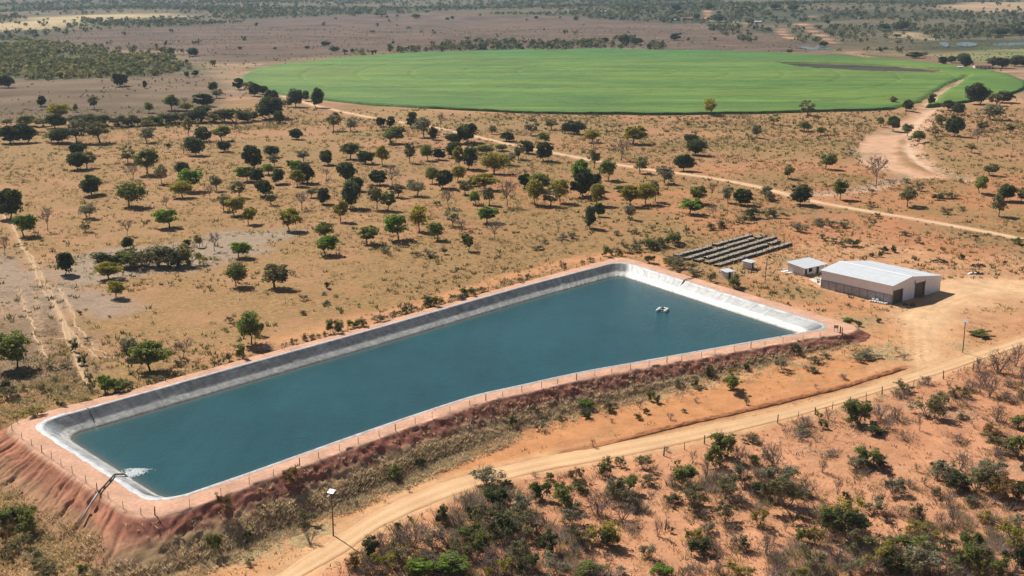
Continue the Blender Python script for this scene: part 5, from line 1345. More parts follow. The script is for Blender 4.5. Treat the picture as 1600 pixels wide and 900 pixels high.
# ---------------------------------------------------------------- reservoir: bank, liner, water
WATER_Z = -2.75; SLOPE = 1.6
def build_bank():
    N = int(POND_LEN / .26); s = np.linspace(0, POND_LEN, N, endpoint=False); A = pond_at(s)
    rows = []; cols = []
    left = (s < 62) | (s > POND_LEN - 12)
    lw = 1 - sstep(s, 50, 58) + sstep(s, POND_LEN - 14, POND_LEN - 6); lw = np.clip(lw, 0, 1)
    fr = sstep(s, 52, 60) * (1 - sstep(s, 232, 250))
    rg = lambda q, sd: 1 - np.abs(2 * vnoise(s / q, s * 0, sd) - 1)
    gul = np.clip(rg(.8, 5) ** 4 * .9 + rg(2.3, 6) ** 6 * .9, 0, 1.4)
    offs = [('c', t) for t in np.linspace(0, 1, 7)] + [('s', d) for d in np.concatenate([np.linspace(.15, 11, 34)])]
    for kind, t in offs:
        if kind == 'c':
            d = t * A[:, 4]; z = np.full(N, CREST_Z) - .10 * (t > .99) + (fbm(s / 2.5, t * 3 + s * 0, 8, 3) - .5) * .10 * min(1, t * 4)
        else:
            d = A[:, 4] + t + (fbm(s / 3, t / 3 + s * 0, 9, 2) - .5) * .5; z = CREST_Z - t / 1.5
            sw = s + (fbm(s / 3, t / 1.8 + s * 0, 71, 3) - .5) * 1.7; rgw = lambda q, sd: 1 - np.abs(2 * vnoise(sw / q, s * 0 + t / 14, sd) - 1)
            gul = np.clip(rgw(.8, 5) ** 4 * .8 + rgw(2.3, 6) ** 6 * 1.1 + rgw(.45, 7) ** 3 * .3, 0, 1.5)
            rut = gul * (.22 + .62 * sstep(t, .2, 2)) * lw * (.35 + 1.1 * vnoise(s / 2.5, t / 4 + s * 0, 12)) * (1 - .6 * sstep(t, 5.5, 9))
            lump = (fbm(s / 1.1, t / .9 + s * 0, 10, 4) - .5) * 1.15 * fr * min(1, t) + (fbm(s / 3, t / 2 + s * 0, 14, 2) - .5) * .3
            z = z - rut + lump
        P = A[:, :2] - A[:, 2:4] * d[:, None] if hasattr(d, '__len__') else A[:, :2] - A[:, 2:4] * d
        rows.append(np.concatenate([P, z[:, None]], 1))
        crest = np.array((.63, .365, .245)); red = np.array((.40, .175, .105)); dk = np.array((.31, .125, .085)); tan = np.array((.42, .30, .16))
        if kind == 'c':
            k = (fbm(s / 5, t * 2 + s * 0, 15, 3)[:, None]); c = crest * (1 - .25 * (k - .3)) * np.ones((N, 1))
            c = c * (1 - .12 * (t > .95))
        else:
            k = sstep(fbm(s / 4, t / 2 + s * 0, 16, 3), .4, .6)[:, None]; f1 = sstep(t, 0, .9)
            base = red * lw[:, None] + dk * (1 - lw[:, None])
            c = crest * (1 - f1) + (base * (.85 + .3 * k)) * f1
            low = sstep(t + (fbm(s / 3, t + s * 0, 17, 2) - .5) * 3, 2.6, 5)[:, None] * (fr + .55 * lw)[:, None]; c = c * (1 - low * .75) + tan * low * .75
        cols.append(c)
    V = np.concatenate(rows); C = np.concatenate(cols); K = len(rows)
    i = np.arange(N); F = []
    for k in range(K - 1): F.append(np.stack([k * N + i, k * N + (i + 1) % N, (k + 1) * N + (i + 1) % N, (k + 1) * N + i], 1)[:, ::-1])
    tag(link('embankment', np_mesh('embankment', V, np.concatenate(F), M['bank'], True, dict(soil=C))), kind='structure')
build_bank()
S_BR = float(PS[np.argmin(np.hypot(PF[:, 0] - POND[10][0], PF[:, 1] - POND[10][1]))]); S_TR = float(PS[np.argmin(np.hypot(PF[:, 0] - POND[11][0], PF[:, 1] - POND[11][1]))])
def build_liner():
    root = tag(empty('pond_liner', (0, 0, 0)), kind='structure')
    n = int(POND_LEN / 7.2); edges = np.linspace(0, POND_LEN, n + 1); ns = 15
    prof = [(-.75, .02), (-.35, .06), (-.05, .08), (.12, .04), (.35, -.14)] + [(d, .1 - d / SLOPE) for d in np.linspace(.75, 7.4, 15)]
    for p in range(n):
        s = np.linspace(edges[p], edges[p + 1] + .12, ns); A = pond_at(s); rows = []; cols = []
        pv = RNG.uniform(.92, 1.08)
        mid = (edges[p] + edges[p + 1]) / 2
        leftend = mid < 60
        for (d, dz) in prof:
            jig = (vnoise(s / 1.1, s * 0 + d, 23) - .5) * .45 * (d < -.3)
            ap = (1.35 if leftend else .85)
            dd = d * ap if d < 0 else d
            P = A[:, :2] + A[:, 2:4] * (dd + jig)[:, None]
            wz = (vnoise(s / .5, s * 0 + d / 5., 25) - .5) * .16 * (d > .3) + (vnoise(s / 2.2, s * 0 + d / 1.6, 26) - .5) * .07 * (d > .3)
            z = CREST_Z + dz + wz + .004 * (p % 2)
            rows.append(np.concatenate([P, np.reshape(z, (-1, 1)) * np.ones((ns, 1))], 1))
            h = CREST_Z + dz - WATER_Z
            nz = vnoise(s / 1.3, s * 0 + d, 27)
            if d < .2: c = np.array((.43, .43, .425)) * (.85 + .3 * nz[:, None])
            else:
                k = 1 - sstep(h + (nz - .5) * .3, 1.05, 1.35); k2 = 1 - sstep(h, .1, .22)
                stk = vnoise(s / .35, s * 0 + d / 6, 29)[:, None]; le = np.maximum((1 - sstep(s, 46, 56)) * sstep(s, 3, 12), sstep(s, S_BR, S_BR + 5) * (1 - sstep(s, S_TR - 6, S_TR)) * .22)[:, None]  # right end's upper slope painted paler, standing in for its sun gloss
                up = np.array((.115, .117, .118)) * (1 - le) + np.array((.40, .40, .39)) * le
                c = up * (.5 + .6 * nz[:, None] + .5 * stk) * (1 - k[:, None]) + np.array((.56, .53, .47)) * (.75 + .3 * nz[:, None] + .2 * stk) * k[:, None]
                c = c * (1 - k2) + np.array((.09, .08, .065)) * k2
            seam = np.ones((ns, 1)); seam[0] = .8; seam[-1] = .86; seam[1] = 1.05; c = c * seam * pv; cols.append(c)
        V = np.concatenate(rows); C = np.concatenate(cols); K = len(rows); i = np.arange(ns - 1)
        F = np.concatenate([np.stack([k * ns + i, k * ns + i + 1, (k + 1) * ns + i + 1, (k + 1) * ns + i], 1) for k in range(K - 1)])
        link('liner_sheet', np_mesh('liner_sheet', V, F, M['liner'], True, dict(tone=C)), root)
build_liner()
def build_water():
    s = np.linspace(0, POND_LEN, 420, endpoint=False); A = pond_at(s); d0 = (CREST_Z - WATER_Z) * SLOPE + .6
    rings = []; sh = []
    for d, k in ((d0 - 1.2, .9), (d0 - .6, .75), (d0 - .1, .4), (d0 + .7, .12), (d0 + 2.2, 0.)):
        rings.append(np.concatenate([A[:, :2] + A[:, 2:4] * d, np.full((420, 1), WATER_Z)], 1)); sh.append(np.full(420, k))
    V = np.concatenate(rings); S = np.concatenate(sh); i = np.arange(420)
    me = bpy.data.meshes.new('water')
    F = [tuple(f) for k in range(4) for f in np.stack([k * 420 + i, k * 420 + (i + 1) % 420, (k + 1) * 420 + (i + 1) % 420, (k + 1) * 420 + i], 1).tolist()]
    F.append(tuple(range(4 * 420, 5 * 420)))
    me.from_pydata(V.tolist(), [], F); a = me.attributes.new('shore', 'FLOAT', 'POINT'); a.data.foreach_set('value', S.astype(np.float32))
    me.materials.append(M['water']); tag(link('water', me), kind='structure')
build_water()

# ---------------------------------------------------------------- roads
def ribbon(name, A, B, n, crown=.07, cs=13, col=(.66, .415, .225), edge=(.56, .31, .16), wob=.35, sd=0):
    A = resample(A, n); B = resample(B, n); rows = []; cols = []
    t = np.linspace(0, 1, cs); s = np.arange(n) * 1.0
    for k in t:
        w = wob * (fbm(s / 6, s * 0 + (0 if k < .5 else 9), 33 + sd, 3) - .5) * 4 * abs(k - .5)
        d = B - A; L = np.hypot(d[:, 0], d[:, 1])[:, None]; P = A + d * k + d / L * (w * (1 if k > .5 else -1))[:, None]
        z = ground(P[:, 0], P[:, 1]) + crown - (.30 if k in (0., 1.) else 0) - .05 * (abs(k - .32) < .05 or abs(k - .68) < .05)
        rows.append(np.concatenate([P, z[:, None]], 1))
        e = sstep(abs(k - .5) + (fbm(s / 5, s * 0 + k * 5, 35, 2) - .5) * .25, .30, .5)[:, None]
        tr = np.exp(-((k - .30) / .09) ** 2) + np.exp(-((k - .70) / .09) ** 2)
        c = np.array(col) * (1 - e) + np.array(edge) * e; c = c * (1 + .22 * tr * (fbm(s / 9, s * 0 + k, 37, 2)[:, None] + .2) - .09)
        cols.append(c)
    V = np.concatenate(rows); i = np.arange(n - 1)
    F = np.concatenate([np.stack([k * n + i, k * n + i + 1, (k + 1) * n + i + 1, (k + 1) * n + i], 1) for k in range(cs - 1)])
    tag(link(name, np_mesh(name, V, F, M['road'], True, dict(soil=np.concatenate(cols)))), kind='structure')
ribbon('dirt_road', ROAD_LO, ROAD_UP, 330)
a, b = smooth_track_poly(TRACK_MID, 5.2); ribbon('farm_track', b, a, 420, .06, 9, (.64, .43, .26), (.5, .30, .17), .5, 5)

for k, P in enumerate(FOOTPATHS):
    P = resample(chaikin(P, 2, False), 90); s_ = np.arange(90) * .6; tt = np.gradient(P, axis=0); tt /= np.hypot(tt[:, 0], tt[:, 1])[:, None]
    P = P + np.stack([-tt[:, 1], tt[:, 0]], 1) * ((fbm(s_ / 4, s_ * 0 + k, 55, 3) - .5) * 2.6)[:, None]
    a, b = smooth_track_poly(P, 1.15 if k == 0 else .7); ribbon('footpath', b, a, 150, .09, 5, (.54, .37, .22), (.44, .29, .17), .25, 20 + k)

# ---------------------------------------------------------------- round crop field
def build_field():
    na, nr = 420, 150; an = np.linspace(0, 2 * math.pi, na, endpoint=False); rr = FIELD_R * (1 - (1 - np.linspace(0, 1, nr)) ** 1.0)
    rr = np.concatenate([rr, [FIELD_R + .6]])
    Rr, An = np.meshgrid(rr, an, indexing='ij'); wob = 1 + (fbm(An * 9, An * 0, 3, 3) - .5) * .006
    X = FIELD_C[0] + np.cos(An) * Rr * wob * FIELD_K; Y = FIELD_C[1] + np.sin(An) * Rr * wob; x = X.ravel(); y = Y.ravel()
    cut = np.maximum(zone(x, y, CUT, 2, 2.5, 12), zone(x, y, SLIT, 2, 3, 12))
    z = ground(x, y) + 1.7 + (fbm(x / 9, y / 5, 41, 3) - .5) * 1.1
    # wheel tracks of the pivot: rings a little lower
    ring = sum(np.exp(-((Rr.ravel() - q) / 1.6) ** 2) for q in np.arange(52, 360, 52)); z = z - .9 * ring
    z = z - 4 * cut; z[-na:] -= 3.2
    b1 = fbm(x / 160, y / 16, 42, 4); b2 = fbm(x / 60, y / 60, 43, 3)
    c = np.array((.112, .222, .040)) * np.ones((len(x), 1)); m = sstep(b1, .42, .62)[:, None]; c = c * (1 - m) + np.array((.172, .268, .046)) * m
    m = (sstep(y + (b2 - .5) * 160, 1330, 1480) * .8)[:, None]; c = c * (1 - m) + np.array((.075, .215, .045)) * m
    m = (sstep(Rr.ravel(), FIELD_R - 14, FIELD_R - 2) * .5)[:, None]; c = c * (1 - m) + np.array((.085, .20, .04)) * m
    c = c * (.62 + .28 * b2[:, None])
    i = np.arange(na); F = np.concatenate([np.stack([k * na + i, k * na + (i + 1) % na, (k + 1) * na + (i + 1) % na, (k + 1) * na + i], 1) for k in range(len(rr) - 1)])
    o = link('crop_field', np_mesh('crop_field', np.stack([x, y, z], 1), F[:, ::-1], M['crop'], True, dict(soil=c)))
    tag(o, 'round bright green irrigated crop field beyond the pasture', 'crop field', kind='stuff')
build_field()
# green crop continues right of the wash as a smaller piece
def flat_patch(name, poly, mat, dz, n=3):
    P = chaikin(poly, n); z = float(np.max(ground(P[:, 0], P[:, 1]))) + dz
    me = bpy.data.meshes.new(name); me.from_pydata([(p[0], p[1], z) for p in P], [], [tuple(range(len(P)))]); me.materials.append(mat)
    return tag(link(name, me), kind='structure')
for P in (FPOND0, FPOND1, FPOND2, FPOND3, FPOND4): flat_patch('pond_water', P, M['pool'], .25)

# ---------------------------------------------------------------- vegetation prototypes
def leaf_quads(C, N, size, rng):
    """one small quad per centre, facing N"""
    n = len(C); t = rng.normal(size=(n, 3)); t -= N * np.sum(t * N, 1)[:, None]; t /= np.linalg.norm(t, axis=1)[:, None] + 1e-9; b = np.cross(N, t)
    s = (size * (.7 + .6 * rng.random(n)))[:, None]
    V = np.stack([C - t * s * .5 - b * s * .36, C + t * s * .5 - b * s * .30, C + t * s * .55 + b * s * .34, C - t * s * .45 + b * s * .36], 1).reshape(-1, 3)
    return V, np.arange(4 * n).reshape(n, 4)
def crown_points(rng, nclump, per, z0, z1, cr, flat=.55, hollow=.35, low=-.6):
    ctr = []
    while len(ctr) < nclump:
        p = rng.uniform(-1, 1, 3); r = np.linalg.norm(p)
        if r > 1 or r < hollow: continue
        if p[2] < low: continue
        ctr.append((p[0] * (.5 - cr * .8), p[1] * (.5 - cr * .8), z0 + (z1 - z0) * (.5 + p[2] * .5 * (1 - cr))))
    ctr = np.array(ctr); C = []; N = []
    for c in ctr:
        r0 = cr * (.5 + .9 * rng.random()); d = rng.normal(size=(per, 3)); d /= np.linalg.norm(d, axis=1)[:, None]; d[:, 2] = np.where(d[:, 2] < -.6, -d[:, 2], d[:, 2])
        rad = r0 * (.55 + .5 * rng.random(per) ** .6)
        C.append(c + d * rad[:, None] * np.array((1, 1, (z1 - z0) * flat + .25)))
        nn = d + rng.normal(size=(per, 3)) * .55 + np.array((0, 0, .35)); N.append(nn / np.linalg.norm(nn, axis=1)[:, None])
    return ctr, np.concatenate(C), np.concatenate(N)
def make_tree(seed, dense):  # unit width and height
    rng = np.random.default_rng(seed)
    cr_k = rng.uniform(.8, 1.25)
    ncl, per, z0, hol = dict(full=(46, 100, .06, .45), mid=(36, 80, .16, .40), loose=(30, 54, .18, .3))[dense]
    ctr, C, N = crown_points(rng, ncl, per, z0, 1., (.16 if dense != 'loose' else .13) * cr_k, .5, hol, -.97 if dense == 'full' else -.8)
    sc = rng.uniform(.85, 1.1, 2); C[:, :2] *= sc; tp = rng.uniform(-.35, .35); C[:, :2] *= (1 + tp * (.55 - C[:, 2]))[:, None]; C[:, :2] += rng.normal(size=2) * .10 * C[:, 2:3]; V, F = leaf_quads(C, N, .062 if dense == 'full' else .055, rng)
    crown = np_mesh('crown', V, F)
    m = MB(); lean = rng.normal(size=2) * .04
    fork = (lean[0], lean[1], z0 * .9 + .08)
    m.tube([(0, 0, -.06), (lean[0] * .4, lean[1] * .4, fork[2] * .5), fork], [.034, .026, .022], 6)
    for k in rng.choice(len(ctr), min(9, len(ctr)), replace=False):
        c = ctr[k]; md = (fork[0] * .5 + c[0] * .5 + rng.normal() * .03, fork[1] * .5 + c[1] * .5 + rng.normal() * .03, fork[2] * .45 + c[2] * .55 + .03)
        m.tube([fork, md, tuple(c)], [.016, .010, .004], 4)
    return m.mesh('trunk', M['bark']), crown
def twig_mesh(rng, shrub):
    m = MB()
    def grow(p, d, L, r, lev):
        q = p + d * L; mid = p + d * L * .5 + Vector(rng.normal(size=3)) * L * .08
        m.tube([p, mid, q], [r, r * .8, r * .6], 3, False)
        if lev == 0: return
        for _ in range(3 if lev > 1 else 4):
            e = (d + Vector(rng.normal(size=3)) * .62 + Vector((0, 0, .12))).normalized()
            grow(p + d * L * float(rng.uniform(.55, 1.0)), e, L * float(rng.uniform(.55, .78)), r * .58, lev - 1)
    if shrub:
        for k in range(6):
            a = rng.uniform(0, 6.28); t = rng.uniform(.3, .9)
            grow(Vector((0, 0, -.03)), Vector((math.cos(a) * t, math.sin(a) * t, 1)).normalized(), .34, .016, 3)
    else:
        grow(Vector((0, 0, -.05)), Vector((rng.normal() * .06, rng.normal() * .06, 1)).normalized(), .33, .026, 0)
        for k in range(6):
            a = k * 1.05 + rng.uniform(-.3, .3); t = rng.uniform(.35, 1.0)
            grow(Vector((0, 0, rng.uniform(.22, .30))), Vector((math.cos(a) * t, math.sin(a) * t, 1)).normalized(), .28, .017, 3)
    V = np.array(m.v); r = np.percentile(np.hypot(V[:, 0], V[:, 1]), 97); V[:, :2] *= .5 / r; V[:, 2] *= 1 / V[:, 2].max()
    m.v = [tuple(v) for v in V]
    return m, V
def make_bare(seed, shrub):
    rng = np.random.default_rng(seed); m, V = twig_mesh(rng, shrub)
    up = V[V[:, 2] > .45]; C = up[rng.choice(len(up), 260 if shrub else 330)] + rng.normal(size=(260 if shrub else 330, 3)) * .02
    N = rng.normal(size=C.shape); N /= np.linalg.norm(N, axis=1)[:, None]
    v, f = leaf_quads(C, N, .026, rng)
    return m.mesh('branches', M['twig']), np_mesh('twig_tips', v, f)
def make_shrub(seed, dense):
    rng = np.random.default_rng(seed); m, TV = twig_mesh(rng, True)
    ncl, per = (46, 52) if dense else (40, 34)
    up = TV[(TV[:, 2] > .12)]; ctr = up[rng.choice(len(up), ncl)]; C = []; N = []
    for c in ctr:
        r0 = (.13 if dense else .11) * (.5 + .9 * rng.random()); d = rng.normal(size=(per, 3)); d /= np.linalg.norm(d, axis=1)[:, None]
        C.append(c * np.array((.95, .95, .93)) + d * (r0 * (.4 + .65 * rng.random(per)))[:, None] * np.array((1, 1, .8))); nn = d + rng.normal(size=(per, 3)) * .7 + np.array((0, 0, .4)); N.append(nn / np.linalg.norm(nn, axis=1)[:, None])
    C = np.concatenate(C); N = np.concatenate(N); C[:, 2] = np.maximum(C[:, 2], .02)
    V, F = leaf_quads(C, N, .05 if dense else .044, rng)
    return m.mesh('stems', M['twig']), np_mesh('foliage', V, F)
DENS = dict(D='full', G='mid', B='mid', Y='mid', O='loose', P='loose', R='mid')
TREE = {}; SHRUB = {}
def with_mat(me, mat): c = me.copy(); c.materials.clear(); c.materials.append(mat); return c
_t = {k: [make_tree(100 + 10 * j + i, k) for i in range(7)] for j, k in enumerate(('full', 'mid', 'loose'))}
_s = {k: [make_shrub(300 + 10 * j + i, k) for i in range(5)] for j, k in enumerate((True, False))}
_b = [make_bare(400 + i, False) for i in range(4)]; _bs = [make_bare(450 + i, True) for i in range(5)]
for sp in 'DGBYOPR':
    TREE[sp] = [(t, with_mat(c, LEAF[sp])) for t, c in _t[DENS[sp]]]
    SHRUB[sp] = [(t, with_mat(c, LEAF[sp])) for t, c in _s[sp in 'DGB']]
TREE['L'] = [(t, with_mat(c, LEAF['L'])) for t, c in _b]; SHRUB['L'] = [(t, with_mat(c, LEAF['L'])) for t, c in _bs]
COLW = dict(D='dark green', G='mid green', B='bright green', Y='yellow-green', O='olive', P='pale grey-green', L='leafless grey-brown', R='rusty orange')
TNAME = dict(D='evergreen_tree', G='broadleaf_tree', B='bright_green_tree', Y='yellow_green_tree', O='olive_green_tree', P='pale_leaved_tree', L='bare_tree', R='rusty_tree')
SNAME = dict(D='dark_shrub', G='green_shrub', B='bright_green_shrub', Y='yellow_green_shrub', O='olive_green_shrub', P='pale_shrub', L='bare_shrub', R='rusty_shrub')
def plant_all():
    rng = random.Random(5)
    for k, (x, y, z, w, h, sp, sh, zi, pre, post) in enumerate(VEG):
        protos = (SHRUB if sh else TREE)[sp]; t, c = protos[rng.randrange(len(protos))]
        z = float(surf(x, y)); w *= (1.28 if sh else 1.12); h *= (1.12 if sh else 1.14)
        r = empty((SNAME if sh else TNAME)[sp], (x, y, z - .05), rng.uniform(0, 6.28)); q = rng.uniform(.82, 1.14); r.scale = (w * q, w / q * rng.uniform(.88, 1.1), h * rng.uniform(.92, 1.08))
        lab = f"{pre + ' ' if pre else ''}{COLW[sp]} {'shrub' if sh else 'tree'} {ZONES[zi]}{', ' + post if post else ''}"
        tag(r, lab, 'shrub' if sh else 'tree', ('shrubs ' if sh else 'trees ') + ZONES[zi])
        link('stems' if sh else ('branches' if sp == 'L' else 'trunk'), t, r); link('foliage' if sh else 'crown', c, r)
plant_all()

# ---------------------------------------------------------------- uncountable cover: grass, undergrowth, far woods
def tri_tufts(pts, h, spread, nb, width, col, rng, lean=.35):
    """nb leaning triangular blades per point; h, col per point"""
    n = len(pts); P = np.repeat(pts, nb, 0); H = np.repeat(h, nb)[:, None] * (.6 + .7 * rng.random((n * nb, 1)))
    a = rng.uniform(0, 6.283, n * nb); r = np.repeat(spread, nb) * np.sqrt(rng.random(n * nb))
    B = P + np.stack([np.cos(a) * r, np.sin(a) * r, np.zeros(n * nb)], 1); B[:, 2] -= .05
    w = rng.uniform(0, 6.283, n * nb); W = np.stack([np.cos(w), np.sin(w), np.zeros(n * nb)], 1) * (np.repeat(width, nb)[:, None] * .5 * (.6 + .8 * rng.random((n * nb, 1))))
    out = np.stack([np.cos(a), np.sin(a), np.zeros(n * nb)], 1) * (lean * H) + rng.normal(size=(n * nb, 3)) * .12 * H * np.array((1, 1, 0))
    Tp = B + out; Tp[:, 2] += H[:, 0]
    V = np.stack([B - W, B + W, Tp], 1).reshape(-1, 3); C = np.repeat(col, nb, 0) * (.75 + .5 * rng.random((n * nb, 1)))
    return V, np.arange(len(V)).reshape(-1, 3), np.repeat(C, 3, 0)
def free_ground(x, y):
    ok = sdist(x, y, OUTER) > .3
    ok &= sdist(x, y, ROAD_POLY) > .5; ok &= seg_dist(x, y, SPUR, False)[0] > 4; ok &= seg_dist(x, y, TRACK_MID, False)[0] > 3.2
    ok &= ~inside(x, y, YARD); ok &= ~inside(x, y, WASH)
    return ok
def in_view(n, y0, y1, rng, margin=1.12):
    y = rng.uniform(y0, y1, n); x = rng.uniform(-1, 1, n) * (y + 25) * .435 * margin
    return x, y
def stuff(name, parts, label, cat, mat):
    V = []; F = []; C = []; b = 0
    for v, f, c in parts: V.append(v); F.append(f + b); C.append(c); b += len(v)
    o = link(name, np_mesh(name, np.concatenate(V), np.concatenate(F), mat, False, dict(soil=np.concatenate(C))))
    return tag(o, label, cat, kind='stuff')
STRAWC = np.array((.56, .38, .20)); OLIVEC = np.array((.26, .22, .085)); DARKC = np.array((.11, .11, .045)); PINKC = np.array((.50, .30, .18))
def cover():
    rng = np.random.default_rng(77)
    # pasture tufts
    x, y = in_view(78000, 235, 830, rng); k = free_ground(x, y); x, y = x[k], y[k]
    v = (x - P0[0]) * EV[0] + (y - P0[1]) * EV[1]; k = (v < 15) | (y > 330); x, y = x[k], y[k]
    d = fbm(x / 16, y / 16, 71, 3) * .6 + fbm(x / 5, y / 5, 72, 2) * .5; k = d + .7 * (fbm(x / 45, y / 45, 73, 3) - .5) > rng.uniform(.44, .68, len(x)); x, y = x[k], y[k]
    n = len(x); t = rng.random((n, 1)); col = np.where(t < .62, STRAWC * .80, np.where(t < .88, OLIVEC * 1.15, DARKC * 1.2)); sz = (.28 + .42 * rng.random(n)) * (1 + .4 * (t[:, 0] > .62)) * (1 + .5 * sstep(y, 450, 800))
    A = tri_tufts(np.stack([x, y, ground(x, y)], 1), sz, sz * .8, 7, sz * .34, col, rng, .6)
    stuff('pasture_grass', [A], 'dry straw grass tufts all over the tree-dotted pasture', 'grass', M['grass'])
    Q = np.array(RAVEL); x = rng.uniform(-125, -55, 5200); y = rng.uniform(250, 345, 5200); k = (sdist(x, y, RAVEL) + (fbm(x / 6, y / 6, 66, 2) - .5) * 14 < 4) & free_ground(x, y) & (fbm(x / 5, y / 5, 67, 3) > rng.uniform(.35, .65, len(x)))
    for P in FOOTPATHS: k &= seg_dist(x, y, P, False)[0] > 1.6
    x, y = x[k], y[k]; n = len(x); t = rng.random((n, 1)); col = np.where(t < .5, np.array((.30, .21, .15)), np.where(t < .8, STRAWC * .8, OLIVEC)); sz = .35 + .5 * rng.random(n)
    stuff('withered_scrub', [tri_tufts(np.stack([x, y, ground(x, y)], 1), sz, sz * .8, 9, sz * .25, col, rng, .6)], 'withered brown scrub around the footpaths at the left edge', 'scrub', M['grass'])
    # low dark weeds, denser near the middle right
    x, y = in_view(22000, 240, 860, rng); k = free_ground(x, y); x, y = x[k], y[k]
    v = (x - P0[0]) * EV[0] + (y - P0[1]) * EV[1]; k = (v < 12) | (y > 330); x, y = x[k], y[k]
    k = fbm(x / 24, y / 24, 75, 3) + .16 * sstep(x, -40, 60) > rng.uniform(.42, .80, len(x)); x, y = x[k], y[k]; n = len(x)
    t = rng.random((n, 1)); col = np.where(t < .5, OLIVEC * .8, np.where(t < .85, DARKC, np.array((.13, .14, .05)))); sz = (.40 + .75 * rng.random(n) ** 2) * (1 + .5 * sstep(y, 500, 800))
    B = tri_tufts(np.stack([x, y, ground(x, y)], 1), sz, sz * .7, 12, sz * .38, col, rng, .5)
    stuff('low_weeds', [B], 'scattered low dark weeds in the pasture and red ground', 'weeds', M['grass'])
    # thick dry grass on the near bank and its foot
    s = rng.uniform(55, 236, 15500); dd = rng.uniform(.6, 13, len(s)); Aa = pond_at(s)
    P = Aa[:, :2] - Aa[:, 2:4] * (Aa[:, 4] + dd)[:, None]; g = ground(P[:, 0], P[:, 1]); bz = CREST_Z - dd / 1.5; z = np.maximum(g, bz)
    hb = -g * 1.5; rel = dd / np.maximum(hb, 1.5)
    den = sstep(rel + (fbm(s / 6, dd / 3, 78, 3) - .5) * 1.1, .42, .88) * (1 - sstep(rel + (fbm(s / 8, dd / 4, 79, 2) - .5) * .9, 1.15, 1.7)) * (1 - .55 * sstep(s, 95, 150)) + .05
    k = (rng.random(len(s)) < den) & (sdist(P[:, 0], P[:, 1], ROAD_POLY) > .6); P, z, s = P[k], z[k], s[k]; n = len(s)
    t = rng.random((n, 1)); col = np.where(t < .6, np.array((.66, .54, .34)), np.where(t < .85, np.array((.50, .40, .24)), PINKC * .85)); sz = .40 + .45 * rng.random(n)
    A1 = tri_tufts(np.stack([P[:, 0], P[:, 1], z], 1), sz, sz * .9, 11, sz * .22, col, rng, .85)
    s = np.concatenate([rng.uniform(0, 56, 4200), rng.uniform(POND_LEN - 14, POND_LEN, 700)]); dd = rng.uniform(3, 22, len(s)); Aa = pond_at(s)
    P = Aa[:, :2] - Aa[:, 2:4] * (Aa[:, 4] + dd)[:, None]; g = ground(P[:, 0], P[:, 1]); z = np.maximum(g, CREST_Z - dd / 1.5)
    den = sstep(dd / np.maximum(-g * 1.5, 1.5) + (fbm(s / 5, dd / 3, 80, 3) - .5) * .8, .62, 1.05) * .8; k = rng.random(len(s)) < den; P, z = P[k], z[k]; n = len(P)
    t = rng.random((n, 1)); col = np.where(t < .7, np.array((.54, .42, .24)), OLIVEC * 1.3); sz = .38 + .5 * rng.random(n)
    A2 = tri_tufts(np.stack([P[:, 0], P[:, 1], z], 1), sz, sz * .9, 10, sz * .24, col, rng, .8)
    stuff('bank_grass', [A1, A2], 'matted dry grass covering the lower reservoir bank', 'grass', M['grass'])
    # litter and tufts on the red ground in front
    x, y = in_view(26000, 160, 340, rng, 1.2); k = free_ground(x, y); x, y = x[k], y[k]
    v = (x - P0[0]) * EV[0] + (y - P0[1]) * EV[1]; k = v > 45; x, y = x[k], y[k]
    fo = inside(x, y, FORE); st = inside(x, y, STRAW); fr = inside(x, y, FRONT)
    den = np.where(fo, .55, np.where(st, .95, np.where(fr, .10, .35))) * (.25 + 1.3 * sstep(fbm(x / 7, y / 7, 82, 3), .38, .62)); k = rng.random(len(x)) < den; x, y, fo = x[k], y[k], fo[k]; n = len(x)
    t = rng.random((n, 1)); f = fo[:, None]
    col = np.where(t < .5, np.where(f, PINKC, STRAWC), np.where(t < .75, np.where(f, np.array((.20, .14, .10)), OLIVEC * 1.3), np.where(t < .92, OLIVEC, DARKC * 1.1)))
    sz = .20 + .40 * rng.random(n) ** 1.5
    A = tri_tufts(np.stack([x, y, ground(x, y)], 1), sz, sz * 1.0, 6, sz * .42, col, rng, .7)
    stuff('ground_litter', [A], 'dry tufts, twigs and leaf litter on the red earth', 'undergrowth', M['grass'])
    # grey-brown brush knotted round the shrubs of the near slope
    S = np.array([(q[0], q[1], q[3]) for q in VEG if q[6] == 1 and q[1] < 300 and q[3] > 2.0]); S = S[inside(S[:, 0], S[:, 1], FORE)]
    S = np.repeat(S, 16, 0); x = S[:, 0] + rng.normal(size=len(S)) * S[:, 2] * .55; y = S[:, 1] + rng.normal(size=len(S)) * S[:, 2] * .55
    k = free_ground(x, y) & inside(x, y, FORE); x, y = x[k], y[k]; n = len(x); t = rng.random((n, 1))
    col = np.where(t < .45, np.array((.24, .18, .145)), np.where(t < .7, np.array((.30, .24, .17)), np.where(t < .9, OLIVEC * .9, np.array((.33, .29, .12))))); sz = .5 + .8 * rng.random(n) ** 1.5
    A = tri_tufts(np.stack([x, y, ground(x, y)], 1), sz, sz * .7, 16, sz * .10, col, rng, .7)
    stuff('low_brush', [A], 'low grey-brown brush tangled around the shrubs of the red slope', 'brush', M['grass'])
    parts = []
